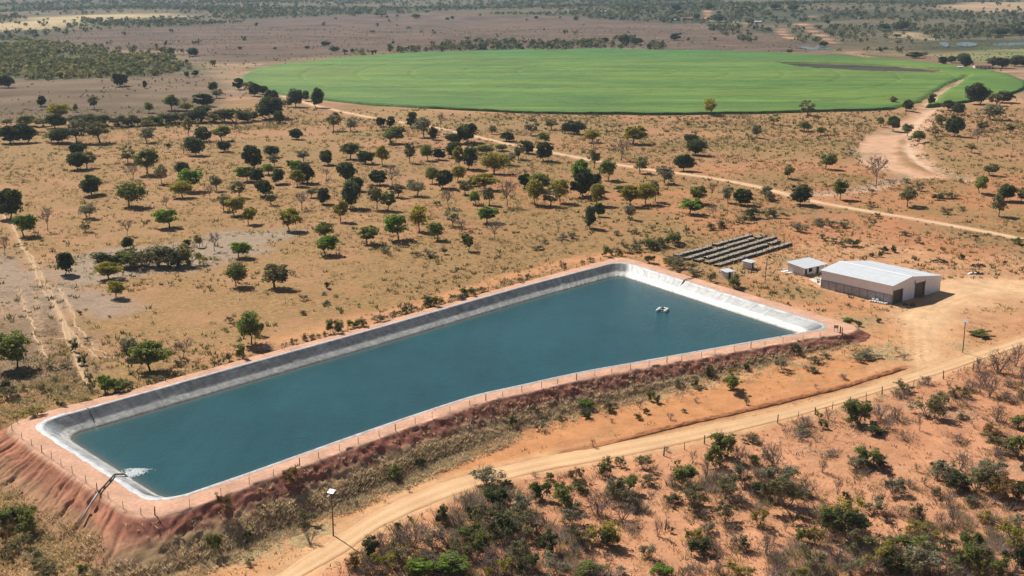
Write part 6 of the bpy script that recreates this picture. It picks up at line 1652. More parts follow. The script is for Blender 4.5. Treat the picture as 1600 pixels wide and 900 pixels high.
    for P, m_ in ((THICK0, 520), (THICK1, 560), (THICK2, 170)):
        Q = np.array(P); x = rng.uniform(Q[:, 0].min(), Q[:, 0].max(), m_ * 2); y = rng.uniform(Q[:, 1].min(), Q[:, 1].max(), m_ * 2)
        k = (sdist(x, y, P) + (fbm(x / 5, y / 5, 88, 2) - .5) * 9 < 0) & free_ground(x, y) & inside(x, y, FORE) & (fbm(x / 4, y / 4, 89, 3) > .46); x, y = x[k][:m_], y[k][:m_]; n = len(x); t = rng.random((n, 1))
        col = np.where(t < .4, np.array((.36, .28, .25)), np.where(t < .6, np.array((.42, .33, .25)), np.where(t < .85, np.array((.24, .22, .10)), np.array((.34, .32, .13))))); sz = .8 + 1.3 * rng.random(n) ** 1.3
        parts.append(tri_tufts(np.stack([x, y, ground(x, y)], 1), sz, sz * .5, 34, sz * .055, col, rng, .55))
    stuff('thicket_brush', parts, 'dense dry thicket brush along the bottom of the red slope', 'brush', M['grass'])
    # yard edges and ground round the beds
    x, y = in_view(7000, 290, 430, rng, 1.2); k = free_ground(x, y) & (x > 25) & (rng.random(len(x)) < np.where((x > 95) & (y < 372), .25, 1)) & (sdist(x, y, OUTER) > 1); x, y = x[k], y[k]
    k = fbm(x / 9, y / 9, 85, 3) > rng.uniform(.40, .72, len(x)); x, y = x[k], y[k]; n = len(x)
    t = rng.random((n, 1)); col = np.where(t < .66, STRAWC * 1.05, np.where(t < .9, OLIVEC, DARKC)); sz = .3 + .55 * rng.random(n) ** 1.6
    A = tri_tufts(np.stack([x, y, ground(x, y)], 1), sz, sz * .9, 6, sz * .45, col, rng, .6)
    stuff('yard_weeds', [A], 'dry weeds around the growing beds and warehouse yard', 'weeds', M['grass'])
cover()
def far_woods():
    rng = np.random.default_rng(91)
    def clumps(x, y, size, col, nt=14, tri=.42):
        n = len(x); z = ground(x, y); d = rng.normal(size=(n, nt, 3)); d /= np.linalg.norm(d, axis=2)[:, :, None]; rad = rng.random((n, nt, 1)) ** .4
        S = size[:, None, None]; c = np.stack([x, y, z], 1)[:, None, :] + d * rad * S * np.array((.5, .5, .34)); c[:, :, 2] += .40 * size[:, None]
        a = rng.normal(size=(n, nt, 3)); a /= np.linalg.norm(a, axis=2)[:, :, None]; b = np.cross(a, d); b /= np.linalg.norm(b, axis=2)[:, :, None] + 1e-6
        s = S * tri
        V = np.stack([c - a * s * .5 - b * s * .3, c + a * s * .5 - b * s * .3, c + b * s * .6], 2).reshape(-1, 3)
        C = np.repeat((col[:, None, :] * (.75 + .5 * rng.random((n, nt, 1)))).reshape(-1, 3), 3, 0)
        return V, np.arange(len(V)).reshape(-1, 3), C
    def palette(n, a=(.085, .105, .042), b=(.16, .165, .075), c=(.22, .20, .095)):
        t = rng.random((n, 1)); return np.where(t < .4, np.array(a), np.where(t < .75, np.array(b), np.array(c)))
    def fill(poly, n, s0, s1, col=None):
        P = np.array(poly); x = rng.uniform(P[:, 0].min(), P[:, 0].max(), n * 3); y = rng.uniform(P[:, 1].min(), P[:, 1].max(), n * 3)
        k = (sdist(x, y, poly) + (fbm(x / 30, y / 30, 93, 2) - .5) * 40 < 0) & (fbm(x / 45, y / 60, 94, 3) > rng.uniform(.28, .56, len(x))); x, y = x[k][:n], y[k][:n]
        return clumps(x, y, rng.uniform(s0, s1, len(x)), palette(len(x)) if col is None else palette(len(x), *col))
    stuff('woodland', [fill(WOOD0, 3000, 4, 8.5, ((.13, .14, .055), (.24, .225, .085), (.32, .28, .11)))], 'loose olive woodland on the plain at far left', 'woodland', M['wood_far'])
    stuff('tree_belt', [fill(BELT0, 300, 5, 11), fill(BELT1, 80, 7, 12)], 'dark belt of trees behind the round green field', 'woodland', M['wood_far'])
    x, y = in_view(46000, 1450, 5400, rng, 1.25)
    y = 1450 + (y - 1450) ** 1.0; bad = np.zeros(len(x), bool)
    for P, keep in ((MAUVE_FAR, .012), (PALE_FAR, .10), (PALE_B, .05), (PALE_C, .05), (PALE_D, .05), (WOOD0, 0), (MARSH, .02), (MAUVE_NEAR, 0), (SANDY, .1)):
        bad |= inside(x, y, P) & (rng.random(len(x)) > keep)
    bad |= field_r(x, y) < FIELD_R + 15
    for P in (FTRACK0, FTRACK1, FTRACK2, FTRACK3, FTRACK4, FTRACK5, FTRACK6): bad |= seg_dist(x, y, P, False)[0] < 14
    for P in (FPOND0, FPOND1, FPOND2, FPOND3, FPOND4): bad |= sdist(x, y, P) < 12
    den = sstep(fbm(x / 420, y / 230, 91, 3), .76, .50) * (.45 + .55 * sstep(y, 1700, 2300)) * np.clip(.35 + 1.5 * (fbm(x / 70, y / 110, 96, 3) - .3), .1, 1)
    bad |= rng.random(len(x)) > den; x, y = x[~bad], y[~bad]
    stuff('far_woodland', [clumps(x, y, rng.uniform(5, 11, len(x)) * (1 + .35 * sstep(y, 2600, 4500)), palette(len(x)), 14)], 'hazy woodland spread over the distant plain to the horizon', 'woodland', M['wood_far'])
    x, y = in_view(15000, 720, 2300, rng, 1.2); k = (field_r(x, y) > FIELD_R + 8) & free_ground(x, y); x, y = x[k], y[k]
    k = fbm(x / 60, y / 60, 97, 3) > rng.uniform(.35, .7, len(x)); x, y = x[k], y[k]
    stuff('low_bushes', [clumps(x, y, rng.uniform(.9, 2.6, len(x)), palette(len(x), (.10, .095, .045), (.15, .125, .06), (.19, .155, .075)), 10)], 'low bushes dotted over the ground beside the green field', 'bushes', M['wood_far'])
far_woods()

# ---------------------------------------------------------------- fences
def fence(name, pts, label, wires=(.35, .75, 1.1), hh=1.35, lean=.05, thick_every=5, rr=.055):
    rng = random.Random(len(pts)); root = tag(empty(name, (pts[0][0], pts[0][1], pts[0][2])), label, 'fence'); o = Vector(pts[0]); tops = []
    for i, p in enumerate(pts):
        h = hh * rng.uniform(.88, 1.15); r = rr * (1.9 if i % thick_every == 0 else 1.0) * rng.uniform(.85, 1.2); q = Vector(p) - o
        if i % thick_every == 0: h *= 1.15
        t = Vector((rng.uniform(-1, 1) * lean, rng.uniform(-1, 1) * lean, 1)) * h
        m = MB().tube([q + Vector((0, 0, -.3)), q + t * .5 + Vector((rng.uniform(-.02, .02), 0, 0)), q + t], [r, r * .95, r * .8], 6); m.build('post', M['post'], root); tops.append((q, t))
    for wv in wires:
        m = MB()
        for (a, ta), (b, tb) in zip(tops, tops[1:]):
            A = a + ta * (wv / hh); B = b + tb * (wv / hh)
            if (A - B).length < 60: m.tube([A, (A + B) / 2 - Vector((0, 0, .03)), B], .008, 3, False)
        m.build('wire', M['wire'], root)
def crest_pts(s0, s1, step, inset=.35):
    s = np.arange(s0, s1, step); s = s + RNG.uniform(-.5, .5, len(s)); A = pond_at(s); P = A[:, :2] - A[:, 2:4] * (A[:, 4] - inset)[:, None]
    return [(p[0], p[1], CREST_Z - .05) for p in P]
LB = float(PS[np.argmin(np.hypot(PF[:, 0] - POND[1][0], PF[:, 1] - POND[1][1]))]); RB = float(PS[np.argmin(np.hypot(PF[:, 0] - POND[10][0], PF[:, 1] - POND[10][1]))])
RT = float(PS[np.argmin(np.hypot(PF[:, 0] - POND[11][0], PF[:, 1] - POND[11][1]))])
fence('wire_fence', crest_pts(2, LB - 1, 4.2), 'post and wire fence along the short left crest of the reservoir')
fence('wire_fence', crest_pts(LB + 1, RB - 2, 5.1), 'post and wire fence along the near crest of the reservoir')
fence('wire_fence', crest_pts(RT + 2, POND_LEN - 2, 5.4, .1), 'post and wire fence along the far crest of the reservoir')
fence('wire_fence', [(p[0], p[1], float(ground(*p))) for p in sorted(RPOSTS, key=lambda p: p[0])], 'rough post and wire fence below the wide dirt road', (.4, .9), 1.6, .08, 2, .075)

# ---------------------------------------------------------------- warehouse
def warehouse():
    R = tag(empty('warehouse', (109.0, 337.4, -1.62), math.radians(39.4)), 'large white metal warehouse with pale gabled roof beside the yard', 'warehouse')
    W, G, L = 25.0, 18.2, 24.5; E, RZ, DZ, FZ = 5.7, 6.95, 5.7, 4.75; mid = 2.75
    # long wall towards the reservoir: concrete panels below, cladding above
    n = 9; dy = L / n
    for k in range(n): MB().box(.06, .24, k * dy + .16, (k + 1) * dy - .16, -.5, mid - .1).build('wall_panel', M['block'], R)
    for k in range(n + 1): MB().box(0, .30, k * dy - .16, k * dy + .16, -.5, mid - .1).build('column', M['column'], R)
    MB().box(-.03, .3, -.16, L + .16, mid - .1, mid + .12).build('lintel_beam', M['column'], R)
    def sheet(y0, y1):
        m = MB(); k = int((y1 - y0) / .5)
        for i in range(k):
            a = y0 + (y1 - y0) * i / k; b = y0 + (y1 - y0) * (i + 1) / k; m.box(.04 + (.05 if i % 2 else 0), .14, a, b, mid + .12, E)
        return m
    sheet(-.1, L + .1).build('side_cladding', M['white'], R)
    # gable with two doorways
    d1, d2 = (.55, 5.2, 4.1), (11.4, 16.6, 4.5)
    def top(x): return E + (RZ - E) * x / (G / 2) if x < G / 2 else RZ + (DZ - RZ) * (x - G / 2) / (G / 2) if x < G else DZ + (FZ - DZ) * (x - G) / (W - G)
    g = MB()
    xs = sorted(set(np.round(np.concatenate([np.arange(.30, W, .55), [d1[0], d1[1], d2[0], d2[1], G / 2, G, W]]), 3)))
    for i, (a, b) in enumerate(zip(xs, xs[1:])):
        if b - a < .02: continue
        c = (a + b) / 2; z0 = -.4
        for d in (d1, d2):
            if d[0] < c < d[1]: z0 = d[2]
        off = .04 * (i % 2); g.prism([(a, z0), (b, z0), (b, top(b) - .03), (a, top(a) - .03)], 'y', -.06 - off, .10)
    g.build('gable_wall', M['white'], R)
    for d in (d1, d2):
        k = 5; w = (d[1] - d[0]) / k; D = MB().box(d[0] + .01, d[1] - .01, .33, .37, -.3, d[2] - .04).build('door', M['door'], R)
        for i in range(k): MB().box(d[0] + i * w + .03, d[0] + (i + 1) * w - .03, .26, .32, -.3, d[2] - .05).build('door_panel', M['door'], D)
        MB().box(d[0] - .12, d[0], -.16, .2, -.4, d[2] + .12).box(d[1], d[1] + .12, -.16, .2, -.4, d[2] + .12).build('door_frame', M['column'], R)
    MB().box(d2[0] - .35, d2[0] - .13, -.22, -.12, d2[2] - .2, d2[2] + .9).build('door_rail', M['dark'], R)
    back = MB()
    for a, b in ((.3, G / 2), (G / 2, G), (G, W)): back.prism([(a, -.5), (b, -.5), (b, top(b) - .03), (a, top(a) - .03)], 'y', L - .1, L + .02)
    back.build('back_wall', M['white'], R); MB().box(W - .1, W + .02, .0, L - .1, -.5, FZ - .03).build('far_wall', M['white'], R)
    def slope(x0, z0, x1, z1, nm):
        m = MB(); k = 25; y0, y1 = -.45, L + .45
        for i in range(k):
            a = y0 + (y1 - y0) * i / k; b = y0 + (y1 - y0) * (i + 1) / k; t = .008 * (i % 2)
            m.prism([(x0, z0), (x1, z1), (x1, z1 + .09 + t), (x0, z0 + .09 + t)], 'y', a, b)
        m.build(nm, M['roof'], R)
    slope(-.35, E - .05, G / 2, RZ, 'roof_slope'); slope(G / 2 + .004, RZ, G, DZ, 'roof_slope'); slope(G + .004, DZ + .01, W + .3, FZ - .02, 'lean_to_roof')
    MB().prism([(G / 2 - .4, RZ + .09), (G / 2, RZ + .17), (G / 2 + .4, RZ + .09), (G / 2, RZ + .21)], 'y', -.5, L + .5).build('ridge_cap', M['white'], R)
    MB().box(G - .2, G + .2, -.4, L + .4, DZ + .14, DZ + .2).build('gutter', M['white'], R)
    MB().box(-.5, -.36, -.4, L + .4, E - .12, E + .03).build('gutter', M['white'], R)
warehouse()
def house():
    a, b, c = HOUSE; rz = math.atan2(b[1] - a[1], b[0] - a[0]); LX = 10.2; LY = 6.2
    R = tag(empty('farm_house', (a[0], a[1], float(ground(*a)) - .1), rz), 'small plastered house with flat white roof left of the warehouse', 'house'); h0, h1 = 2.7, 3.3
    # front wall (towards the camera) with door and window openings
    ops = [(.9, 1.8, 0, 2.1), (2.6, 4.4, .9, 2.1), (6.6, 7.5, 0, 2.1)]; w = MB(); xs = [0] + [v for o in ops for v in o[:2]] + [LX]
    for i in range(0, len(xs), 2): w.box(xs[i], xs[i + 1], 0, .18, -.4, h0)
    for o in ops:
        w.box(o[0], o[1], 0, .18, o[3], h0)
        if o[2] > 0: w.box(o[0], o[1], 0, .18, -.4, o[2])
    w.prism([(.18, -.4), (LY, -.4), (LY, h1), (.18, h0)], 'x', 0, .18); w.prism([(.18, -.4), (LY, -.4), (LY, h1), (.18, h0)], 'x', LX - .18, LX); w.box(.18, LX - .18, LY - .18, LY, -.4, h1)
    w.build('wall', M['plaster'], R)
    for i, o in enumerate(ops):
        D = MB().box(o[0], o[1], .10, .14, max(o[2], -.3), o[3]).build('window' if i == 1 else 'door', M['dark'], R)
        if i == 1: MB().box(o[0] - .08, o[1] + .08, -.08, -.003, o[2] - .1, o[2]).build('sill', M['plaster'], D)
        else: MB().box(o[0] - .07, o[0], -.04, .06, -.2, o[3]).box(o[1], o[1] + .07, -.04, .06, -.2, o[3]).build('frame', M['post'], D)
    MB().prism([(-1.1, h0 - .12), (LY + .5, h1 + .03), (LY + .5, h1 + .15), (-1.1, h0)], 'x', -.5, LX + .5).build('roof', M['roof'], R)
    for x in (.2, LX / 2, LX - .2): MB().box(x - .06, x + .06, -.95, -.83, -.3, h0 - .11).build('porch_post', M['post'], R)
    P = chaikin(PAD, 0); z = float(max(ground(*p) for p in PAD)) + .08
    MB().prism([(p[0], p[1]) for p in P], 'z', z - .3, z).build('concrete_slab', M['slab']); tag(bpy.data.objects['concrete_slab'], kind='structure')
house()
def shed(p, rz, w, h, label):
    R = tag(empty('shed', (p[0], p[1], float(ground(*p))), rz), label, 'shed'); m = MB().box(-w / 2, -w / 2 + .12, -w / 2, w / 2, -.3, h - .12).box(w / 2 - .12, w / 2, -w / 2, w / 2, -.3, h - .12).box(-w / 2 + .12, w / 2 - .12, w / 2 - .12, w / 2, -.3, h - .12).box(-w / 2 + .12, -.45, -w / 2, -w / 2 + .12, -.3, h - .12).box(.45, w / 2 - .12, -w / 2, -w / 2 + .12, -.3, h - .12)
    m.build('wall', M['plaster'], R); MB().box(-.45, .45, -w / 2 + .12, -w / 2 + .16, -.2, h - .13).build('door', M['dark'], R)
    MB().prism([(-w / 2 - .45, h - .12), (w / 2 + .45, h + .12), (w / 2 + .45, h + .22), (-w / 2 - .45, h - .02)], 'x', -w / 2 - .45, w / 2 + .45).build('roof', M['roof'], R)
shed(SHEDS[0], math.radians(52), 2.7, 2.3, 'small white-roofed pump shed beside the last growing bed'); shed(SHEDS[1], math.radians(30), 2.6, 2.2, 'small grey shed hidden by bushes above the white liner')

# ---------------------------------------------------------------- raised growing beds
def beds():
    rng = random.Random(3); names = ['first, farthest', 'second', 'third, middle', 'fourth', 'fifth, nearest the sheds']
    for k in range(5):
        a, b = RACKS[2 * k], RACKS[2 * k + 1]; L = math.hypot(b[0] - a[0], b[1] - a[1]); rz = math.atan2(b[1] - a[1], b[0] - a[0])
        R = tag(empty('growing_bed', (a[0], a[1], float(ground((a[0] + b[0]) / 2, (a[1] + b[1]) / 2))), rz), f'long raised grey growing bed, {names[k]} of five rows', 'growing bed', 'raised growing beds behind the reservoir')
        w = 1.0; top = .8; x = 0.
        while x < L - 1:
            l = min(rng.uniform(2.6, 4.2), L - x); h = top * rng.uniform(.86, 1.08)
            if rng.random() < .09: x += l * .5; continue
            MB().box(x + .03, x + l - .03, -w, -w + .08, -.4, h).build('side_board', M['board'], R); MB().box(x + .03, x + l - .03, w - .08, w, -.4, h).build('side_board', M['board'], R)
            nx, ny = 9, 5; V = []; 
            for j in range(ny):
                for i in range(nx): V.append((x + l * i / (nx - 1), -w + .09 + (2 * w - .18) * j / (ny - 1), h - .05 + rng.uniform(-.08, .12) + .14 * (1 - (2 * j / (ny - 1) - 1) ** 2)))
            MB().add(V, [(j * nx + i, j * nx + i + 1, (j + 1) * nx + i + 1, (j + 1) * nx + i) for j in range(ny - 1) for i in range(nx - 1)]).build('bed_fill', M['bed'], R)
            MB().box(x - .06, x + .06, -w - .13, -w - .01, -.3, h + rng.uniform(.3, .8)).build('stake', M['post'], R)
            MB().box(x - .06, x + .06, w + .01, w + .13, -.3, h + rng.uniform(.1, .6)).build('stake', M['post'], R); x += l
beds()

# ---------------------------------------------------------------- poles
def solar_lamp(p, h, rz, label):
    R = tag(empty('solar_street_lamp', (p[0], p[1], float(ground(*p)))), label, 'street lamp')
    MB().tube([(0, 0, -.5), (.02, 0, h * .5), (-.05, .02, h)], [.14, .12, .10], 8).build('pole', M['post'], R)
    c, s = math.cos(rz), math.sin(rz)
    def rot(q): return (q[0] * c - q[1] * s - .05, q[0] * s + q[1] * c, q[2] + h)
    for off in (-.25, .25):
        v = [rot((x, off + y, z + (y + off) * .45)) for z in (.12, .18) for (x, y) in ((-.62, -.2), (.62, -.2), (.62, .2), (-.62, .2))]
        MB().add(v, [(3, 2, 1, 0), (4, 5, 6, 7), (0, 1, 5, 4), (1, 2, 6, 5), (2, 3, 7, 6), (3, 0, 4, 7)]).build('solar_panel', M['panel'], R)
    MB().tube([rot((0, 0, -.4)), rot((0, 0, .12))], .05, 6).build('bracket', M['wire'], R)
    MB().tube([rot((0, -.05, -.5)), rot((0, -.9, -.35))], .035, 6).build('arm', M['wire'], R)
    v = [rot((x, -1.0 + y, z - .38)) for z in (0, .08) for (x, y) in ((-.16, -.3), (.16, -.3), (.16, .3), (-.16, .3))]
    MB().add(v, [(3, 2, 1, 0), (4, 5, 6, 7), (0, 1, 5, 4), (1, 2, 6, 5), (2, 3, 7, 6), (3, 0, 4, 7)]).build('lamp_head', M['sign'], R)
solar_lamp(POLES[0], 8.3, math.radians(-25), 'tall solar lamp pole beside the dirt road at lower left of centre')
solar_lamp(POLES[1], 8.2, math.radians(8), 'tall solar lamp pole by the yard track at right')
R = tag(empty('utility_pole', (POLES[2][0], POLES[2][1], float(ground(*POLES[2])))), 'dark wooden utility pole between the sheds and the house', 'utility pole')
MB().tube([(0, 0, -.5), (.1, 0, 4), (.35, .05, 8)], [.13, .11, .09], 8).build('pole', M['post'], R); MB().box(-.35, 1.05, -.02, .1, 7.3, 7.42).build('crossarm', M['post'], R)
for x in (-.25, .15, .6, .95): MB().tube([(x, .04, 7.42), (x, .04, 7.6)], [.045, .03], 6).build('insulator', M['sign'], R)
MB().tube([(.45, -.18, 5.6), (.45, -.18, 6.2)], .2, 8).build('meter_box', M['panel'], R)

# ---------------------------------------------------------------- on and by the water
def float_pump():
    R = tag(empty('floating_aerator', (FLOAT[0], FLOAT[1], WATER_Z), math.radians(-22)), 'white floating pump with twin tubes and dark motor on the reservoir', 'floating pump'); R.scale = (1.15, 1.15, 1.15)
    for sx in (-1, 1):
        f = MB().tube([(sx * 1.0, -1.35, .22), (sx * 1.0, -1.2, .24), (sx * 1.0, 1.2, .24), (sx * 1.0, 1.35, .22)], [.25, .42, .42, .25], 14).build('float_tube', M['floatw'], R, smooth=True)
        for y in (-.7, .7): MB().tube([(sx * 1.0, y - .04, .24), (sx * 1.0, y + .04, .24)], .44, 14).build('strap', M['sign'], f)
    MB().box(-.9, .9, .62, .8, .55, .66).box(-.9, .9, -.8, -.62, .55, .66).build('frame', M['white'], R)
    MB().tube([(0, -.55, .62), (0, .35, .62)], [.34, .34], 12).tube([(0, .35, .62), (0, .6, .62)], [.2, .2], 10).build('motor', M['motor'], R, smooth=False)
    MB().box(-.5, .5, .85, 1.5, .42, .62).build('front_cover', M['floatw'], R)
    MB().tube([(0, -.6, .5), (0, -1.3, .0), (0, -1.5, -.4)], .12, 8).build('suction_pipe', M['hose'], R)
float_pump()
for b, nm in zip(BUOYS, ('leftmost of two, near the far bank', 'right one of two, near the far bank')):
    R = tag(empty('buoy', (b[0], b[1], WATER_Z)), f'small white buoy on the water, {nm}', 'buoy', 'white buoys')
    MB().tube([(0, 0, -.2), (0, 0, -.05), (0, 0, .15), (0, 0, .34), (0, 0, .42)], [.1, .28, .33, .22, .06], 10).build('float_ball', M['floatw'], R, smooth=True); MB().tube([(0, 0, .4), (0, 0, .6)], .03, 6).build('eyelet', M['wire'], R)
def inlet():
    i = int(np.argmin(np.hypot(PF[:, 0] - PIPE[0][0], PF[:, 1] - PIPE[0][1]))); pts = []
    e, k, f = [Vector((p[0], p[1], 0)) for p in PIPE]
    inw = (e - k).normalized(); LL = (e - k).length; P = []
    for t in (1.0, .93, .84, .74, .62, .45, .2, 0.):
        p = k + inw * (LL * t); dI = float(sdist(p.x, p.y, INNER)); p.z = CREST_Z + .36 if dI > -.3 else CREST_Z + .40 + dI / SLOPE * .95; P.append(p)
    P.insert(0, e + inw * .4); P[0].z = P[1].z - .2; nk = len(P) - 1
    for t in (.34, .67, 1.): p = k * (1 - t) + f * t; p.z = float(surf(p.x, p.y)) + .5; P.append(p)
    R = tag(empty('inlet_pipe', tuple(P[1])), 'grey inlet pipe climbing the left bank and pouring into the reservoir', 'pipe'); o = P[1]
    MB().tube([p - o for p in P[:nk + 1]], .16, 10).build('outlet_pipe', M['post'], R, smooth=True); MB().tube([p - o for p in P[nk:]], .18, 10).build('riser_pipe', M['pipe'], R, smooth=True)
    MB().tube([P[nk] - o - (P[nk] - P[nk - 1]).normalized() * .25, P[nk] - o, P[nk] - o + (P[nk + 1] - P[nk]).normalized() * .25], .27, 10).build('elbow_joint', M['post'], R)
    for t in (P[nk - 1], P[nk - 2]): MB().box(t.x - o.x - .2, t.x - o.x + .2, t.y - o.y - .2, t.y - o.y + .2, CREST_Z - o.z - .3, t.z - o.z - .1).build('support_block', M['column'], R)
    # jet and foam where it lands
    rng = random.Random(8); a = P[0]; S = tag(empty('water_splash', (a.x, a.y, WATER_Z)), 'white splash of water where the inlet pipe pours in', 'splash')
    side = Vector((-inw.y, inw.x, 0)); jet = [Vector((0, 0, a.z - WATER_Z)) + inw * .5 * t - Vector((0, 0, 1)) * (.42 * t + .1 * t * t) for t in (0, .6, 1.2, 1.7, 2.1)]
    MB().tube(jet, [.15, .2, .3, .42, .6], 8).build('jet', M['foam'], S, smooth=True)
    foam = MB()
    for _ in range(900):
        t = rng.random() ** .7; d = .3 + 5.2 * t; l = rng.gauss(0, .45 + .75 * t); c = inw * d + side * (l - .12 * d) ; r = rng.uniform(.10, .38) * (1.2 - .7 * t); h = rng.uniform(.03, .40) * (1 - .75 * t)
        foam.add([(c.x + r, c.y, -.03), (c.x, c.y + r * 1.1, -.03), (c.x - r, c.y, -.03), (c.x, c.y - r, -.03), (c.x + rng.uniform(-.1, .1), c.y + rng.uniform(-.1, .1), h)], [(0, 1, 4), (1, 2, 4), (2, 3, 4), (3, 0, 4)])
    foam.build('foam', M['foam'], S)
inlet()
h0, h1 = HOSE; d = Vector((HOSE_END[0] - h1[0], HOSE_END[1] - h1[1], 0))
o = Vector((h0[0], h0[1], CREST_Z)); R = tag(empty('drain_hose', tuple(o)), 'black hose crossing the crest and white liner into the water', 'hose')
A1 = Vector((h1[0], h1[1], CREST_Z + .28)) - o; A2 = Vector((HOSE_END[0], HOSE_END[1], WATER_Z + .2)) - o
MB().tube([Vector((0, 0, .12)), A1 * .5 + Vector((0, .1, .15)), A1], .13, 8).build('crest_hose', M['hose'], R, smooth=True)
MB().tube([A1, A1 * .66 + A2 * .34 + Vector((.1, 0, .12)), A1 * .3 + A2 * .7 + Vector((0, .1, .15)), A2, A2 + (A2 - A1).normalized() * 1.2], .13, 8).build('slope_hose', M['hose'], R, smooth=True)
MB().tube([A1 - Vector((.12, 0, 0)), A1 + Vector((.12, .0, 0))], .18, 8).build('coupling', M['sign'], R)

# ---------------------------------------------------------------- yard clutter, sign, far farms
rng = random.Random(12)
SACKW = ['leftmost', 'second from left', 'third from left', 'fourth from left', 'fifth from left', 'sixth from left', 'second from right', 'rightmost', 'on top, right of the middle', 'on top, left of the middle']
for k, p in enumerate(SACKS):
    m = MB(); V = []; nu, nv = 10, 6; L = rng.uniform(.75, 1.0); z0 = float(ground(*p)) + (.45 if k > 7 else 0)
    for j in range(nv):
        ph = math.pi * j / (nv - 1)
        for i in range(nu):
            th = 2 * math.pi * i / nu; r = math.sin(ph) ** .5; V.append((L * .55 * r * math.cos(th) * rng.uniform(.93, 1.05), .42 * r * math.sin(th) * rng.uniform(.93, 1.05), .26 - .26 * math.cos(ph) * (1 + .15 * math.cos(2 * th))))
    m.add(V, [(j * nu + i, j * nu + (i + 1) % nu, (j + 1) * nu + (i + 1) % nu, (j + 1) * nu + i) for j in range(nv - 1) for i in range(nu)])
    o = m.build('sack', M['sack'], None, (p[0], p[1], z0), True); o.rotation_euler = (0, 0, rng.uniform(0, 3)); tag(o, f'white sack by the warehouse wall, {SACKW[k]} of the heap', 'sack', 'white sacks heaped by the warehouse')
BW = ['farthest of four beside the house', 'second of four beside the house', 'nearest the house wall', 'third of four beside the house', 'lying beside the grey shed']
for k, p in enumerate(BOARDS):
    m = MB().prism([(-1.2, -.5), (1.0, -.6), (1.25, .45), (-.9, .6)], 'z', .05, .13 + .05 * (k % 3)); o = m.build('white_sheet', M['sack'], None, (p[0], p[1], float(ground(*p)) + .05)); o.rotation_euler = (.06, .05, rng.uniform(0, 3))
    tag(o, f'discarded white sheet on the ground, {BW[k]}', 'sheet', 'discarded white sheets')
def heap(p, name, label, cat, mat, w, h, n, seed):
    g = random.Random(seed); R = tag(empty(name, (p[0], p[1], float(ground(*p)))), label, cat)
    for i in range(n):
        a = g.uniform(0, 6.28); r = math.sqrt(g.random()); x = math.cos(a) * r * w * .5; y = math.sin(a) * r * w * .28; z = h * (1 - r) * .8; L = g.uniform(.5, 1.3)
        d = Vector((g.gauss(0, 1), g.gauss(0, 1), g.gauss(0, .35))).normalized() * L
        MB().tube([Vector((x, y, z + .1)) - d * .5, Vector((x, y, z + .2 + g.uniform(0, .15))), Vector((x, y, z + .1)) + d * .5], [.10, .13, .07], 5).build('branch' if 'brush' in name else 'scrap_piece', mat, R)
    return R
heap(SCRAP[0], 'brush_pile', 'low dark brush pile on grey ground behind the warehouse', 'brush pile', M['scrapdark'], 6, 1.3, 70, 1)
heap(SCRAP[1], 'scrap_pile', 'reddish dark scrap pile right of the warehouse', 'scrap pile', M['scrapdark'], 4.6, 1.0, 50, 2)
R = heap(SCRAP[2], 'scrap_pile', 'white and dark scrap with a pale hull by the yard edge', 'scrap pile', M['scrapdark'], 4.4, .8, 34, 4)
MB().prism([(-2.6, 0), (-2.1, .45), (.4, .55), (1.6, .35), (2.2, 0)], 'y', -.65, .2).build('pale_hull', M['sack'], R)
for k, p in enumerate(BRANCHES):
    g = random.Random(40 + k); m = MB(); a = g.uniform(0, 3); d = Vector((math.cos(a), math.sin(a), .02))
    m.tube([d * -2.2, d * -.4 + Vector((0, .15, .1)), d * 2.0], [.11, .09, .04], 5)
    for _ in range(5): q = d * g.uniform(-1, 1.8); m.tube([q, q + Vector((g.gauss(0, .5), g.gauss(0, .5), g.uniform(.1, .6)))], [.05, .02], 4)
    o = m.build('fallen_branch', M['twig'], None, (p[0], p[1], float(ground(*p)) + .12)); tag(o, 'fallen bare branch lying on ' + ['the red slope right of centre', 'the red slope at lower right', 'the bare strip above the dirt road', 'the ground near the road junction'][k], 'branch', 'fallen branches')
z = float(surf(*SIGN[0])); R = tag(empty('notice_board', (SIGN[0][0], SIGN[0][1], z)), 'small grey notice board on two legs at the reservoir corner', 'notice board')
MB().box(-.05, .05, -.05, .05, -.3, 1.7).build('leg', M['post'], R); MB().box(.85, .95, -.05, .05, -.3, 1.7).build('leg', M['post'], R); MB().box(-.15, 1.05, -.09, -.055, .9, 1.75).build('board', M['sign'], R)
for k, q in enumerate(SIGN[2:]): tag(MB().tube([(0, 0, -.3), (.03, .02, .9), (0, .02, 1.7 - .6 * k)], [.2, .19, .16], 8).build('gate_post', M['post'], None, (q[0], q[1], float(surf(*q)))), ['thick gate post right of the notice board', 'short stump just below the notice board'][k], 'post')
FL = [('long farmhouse with red tiled roof far behind the field', 22, 9, 3.2, 'tile'), ('small white outbuilding left of the far red-roofed farmhouse', 8, 6, 2.8, 'roof'), ('white-roofed farmhouse far right of the red-roofed one', 14, 8, 3, 'roof'), ('tiny pale house beside the far red track', 10, 7, 3, 'roof'),
      ('red-roofed white house beside dark trees right of the green field', 16, 9, 3.4, 'tile'), ('tiny white hut left of the red-roofed house', 4, 3, 2.4, 'roof'), ('pale barn on the far plain above the field', 15, 8, 3.2, 'roof')]
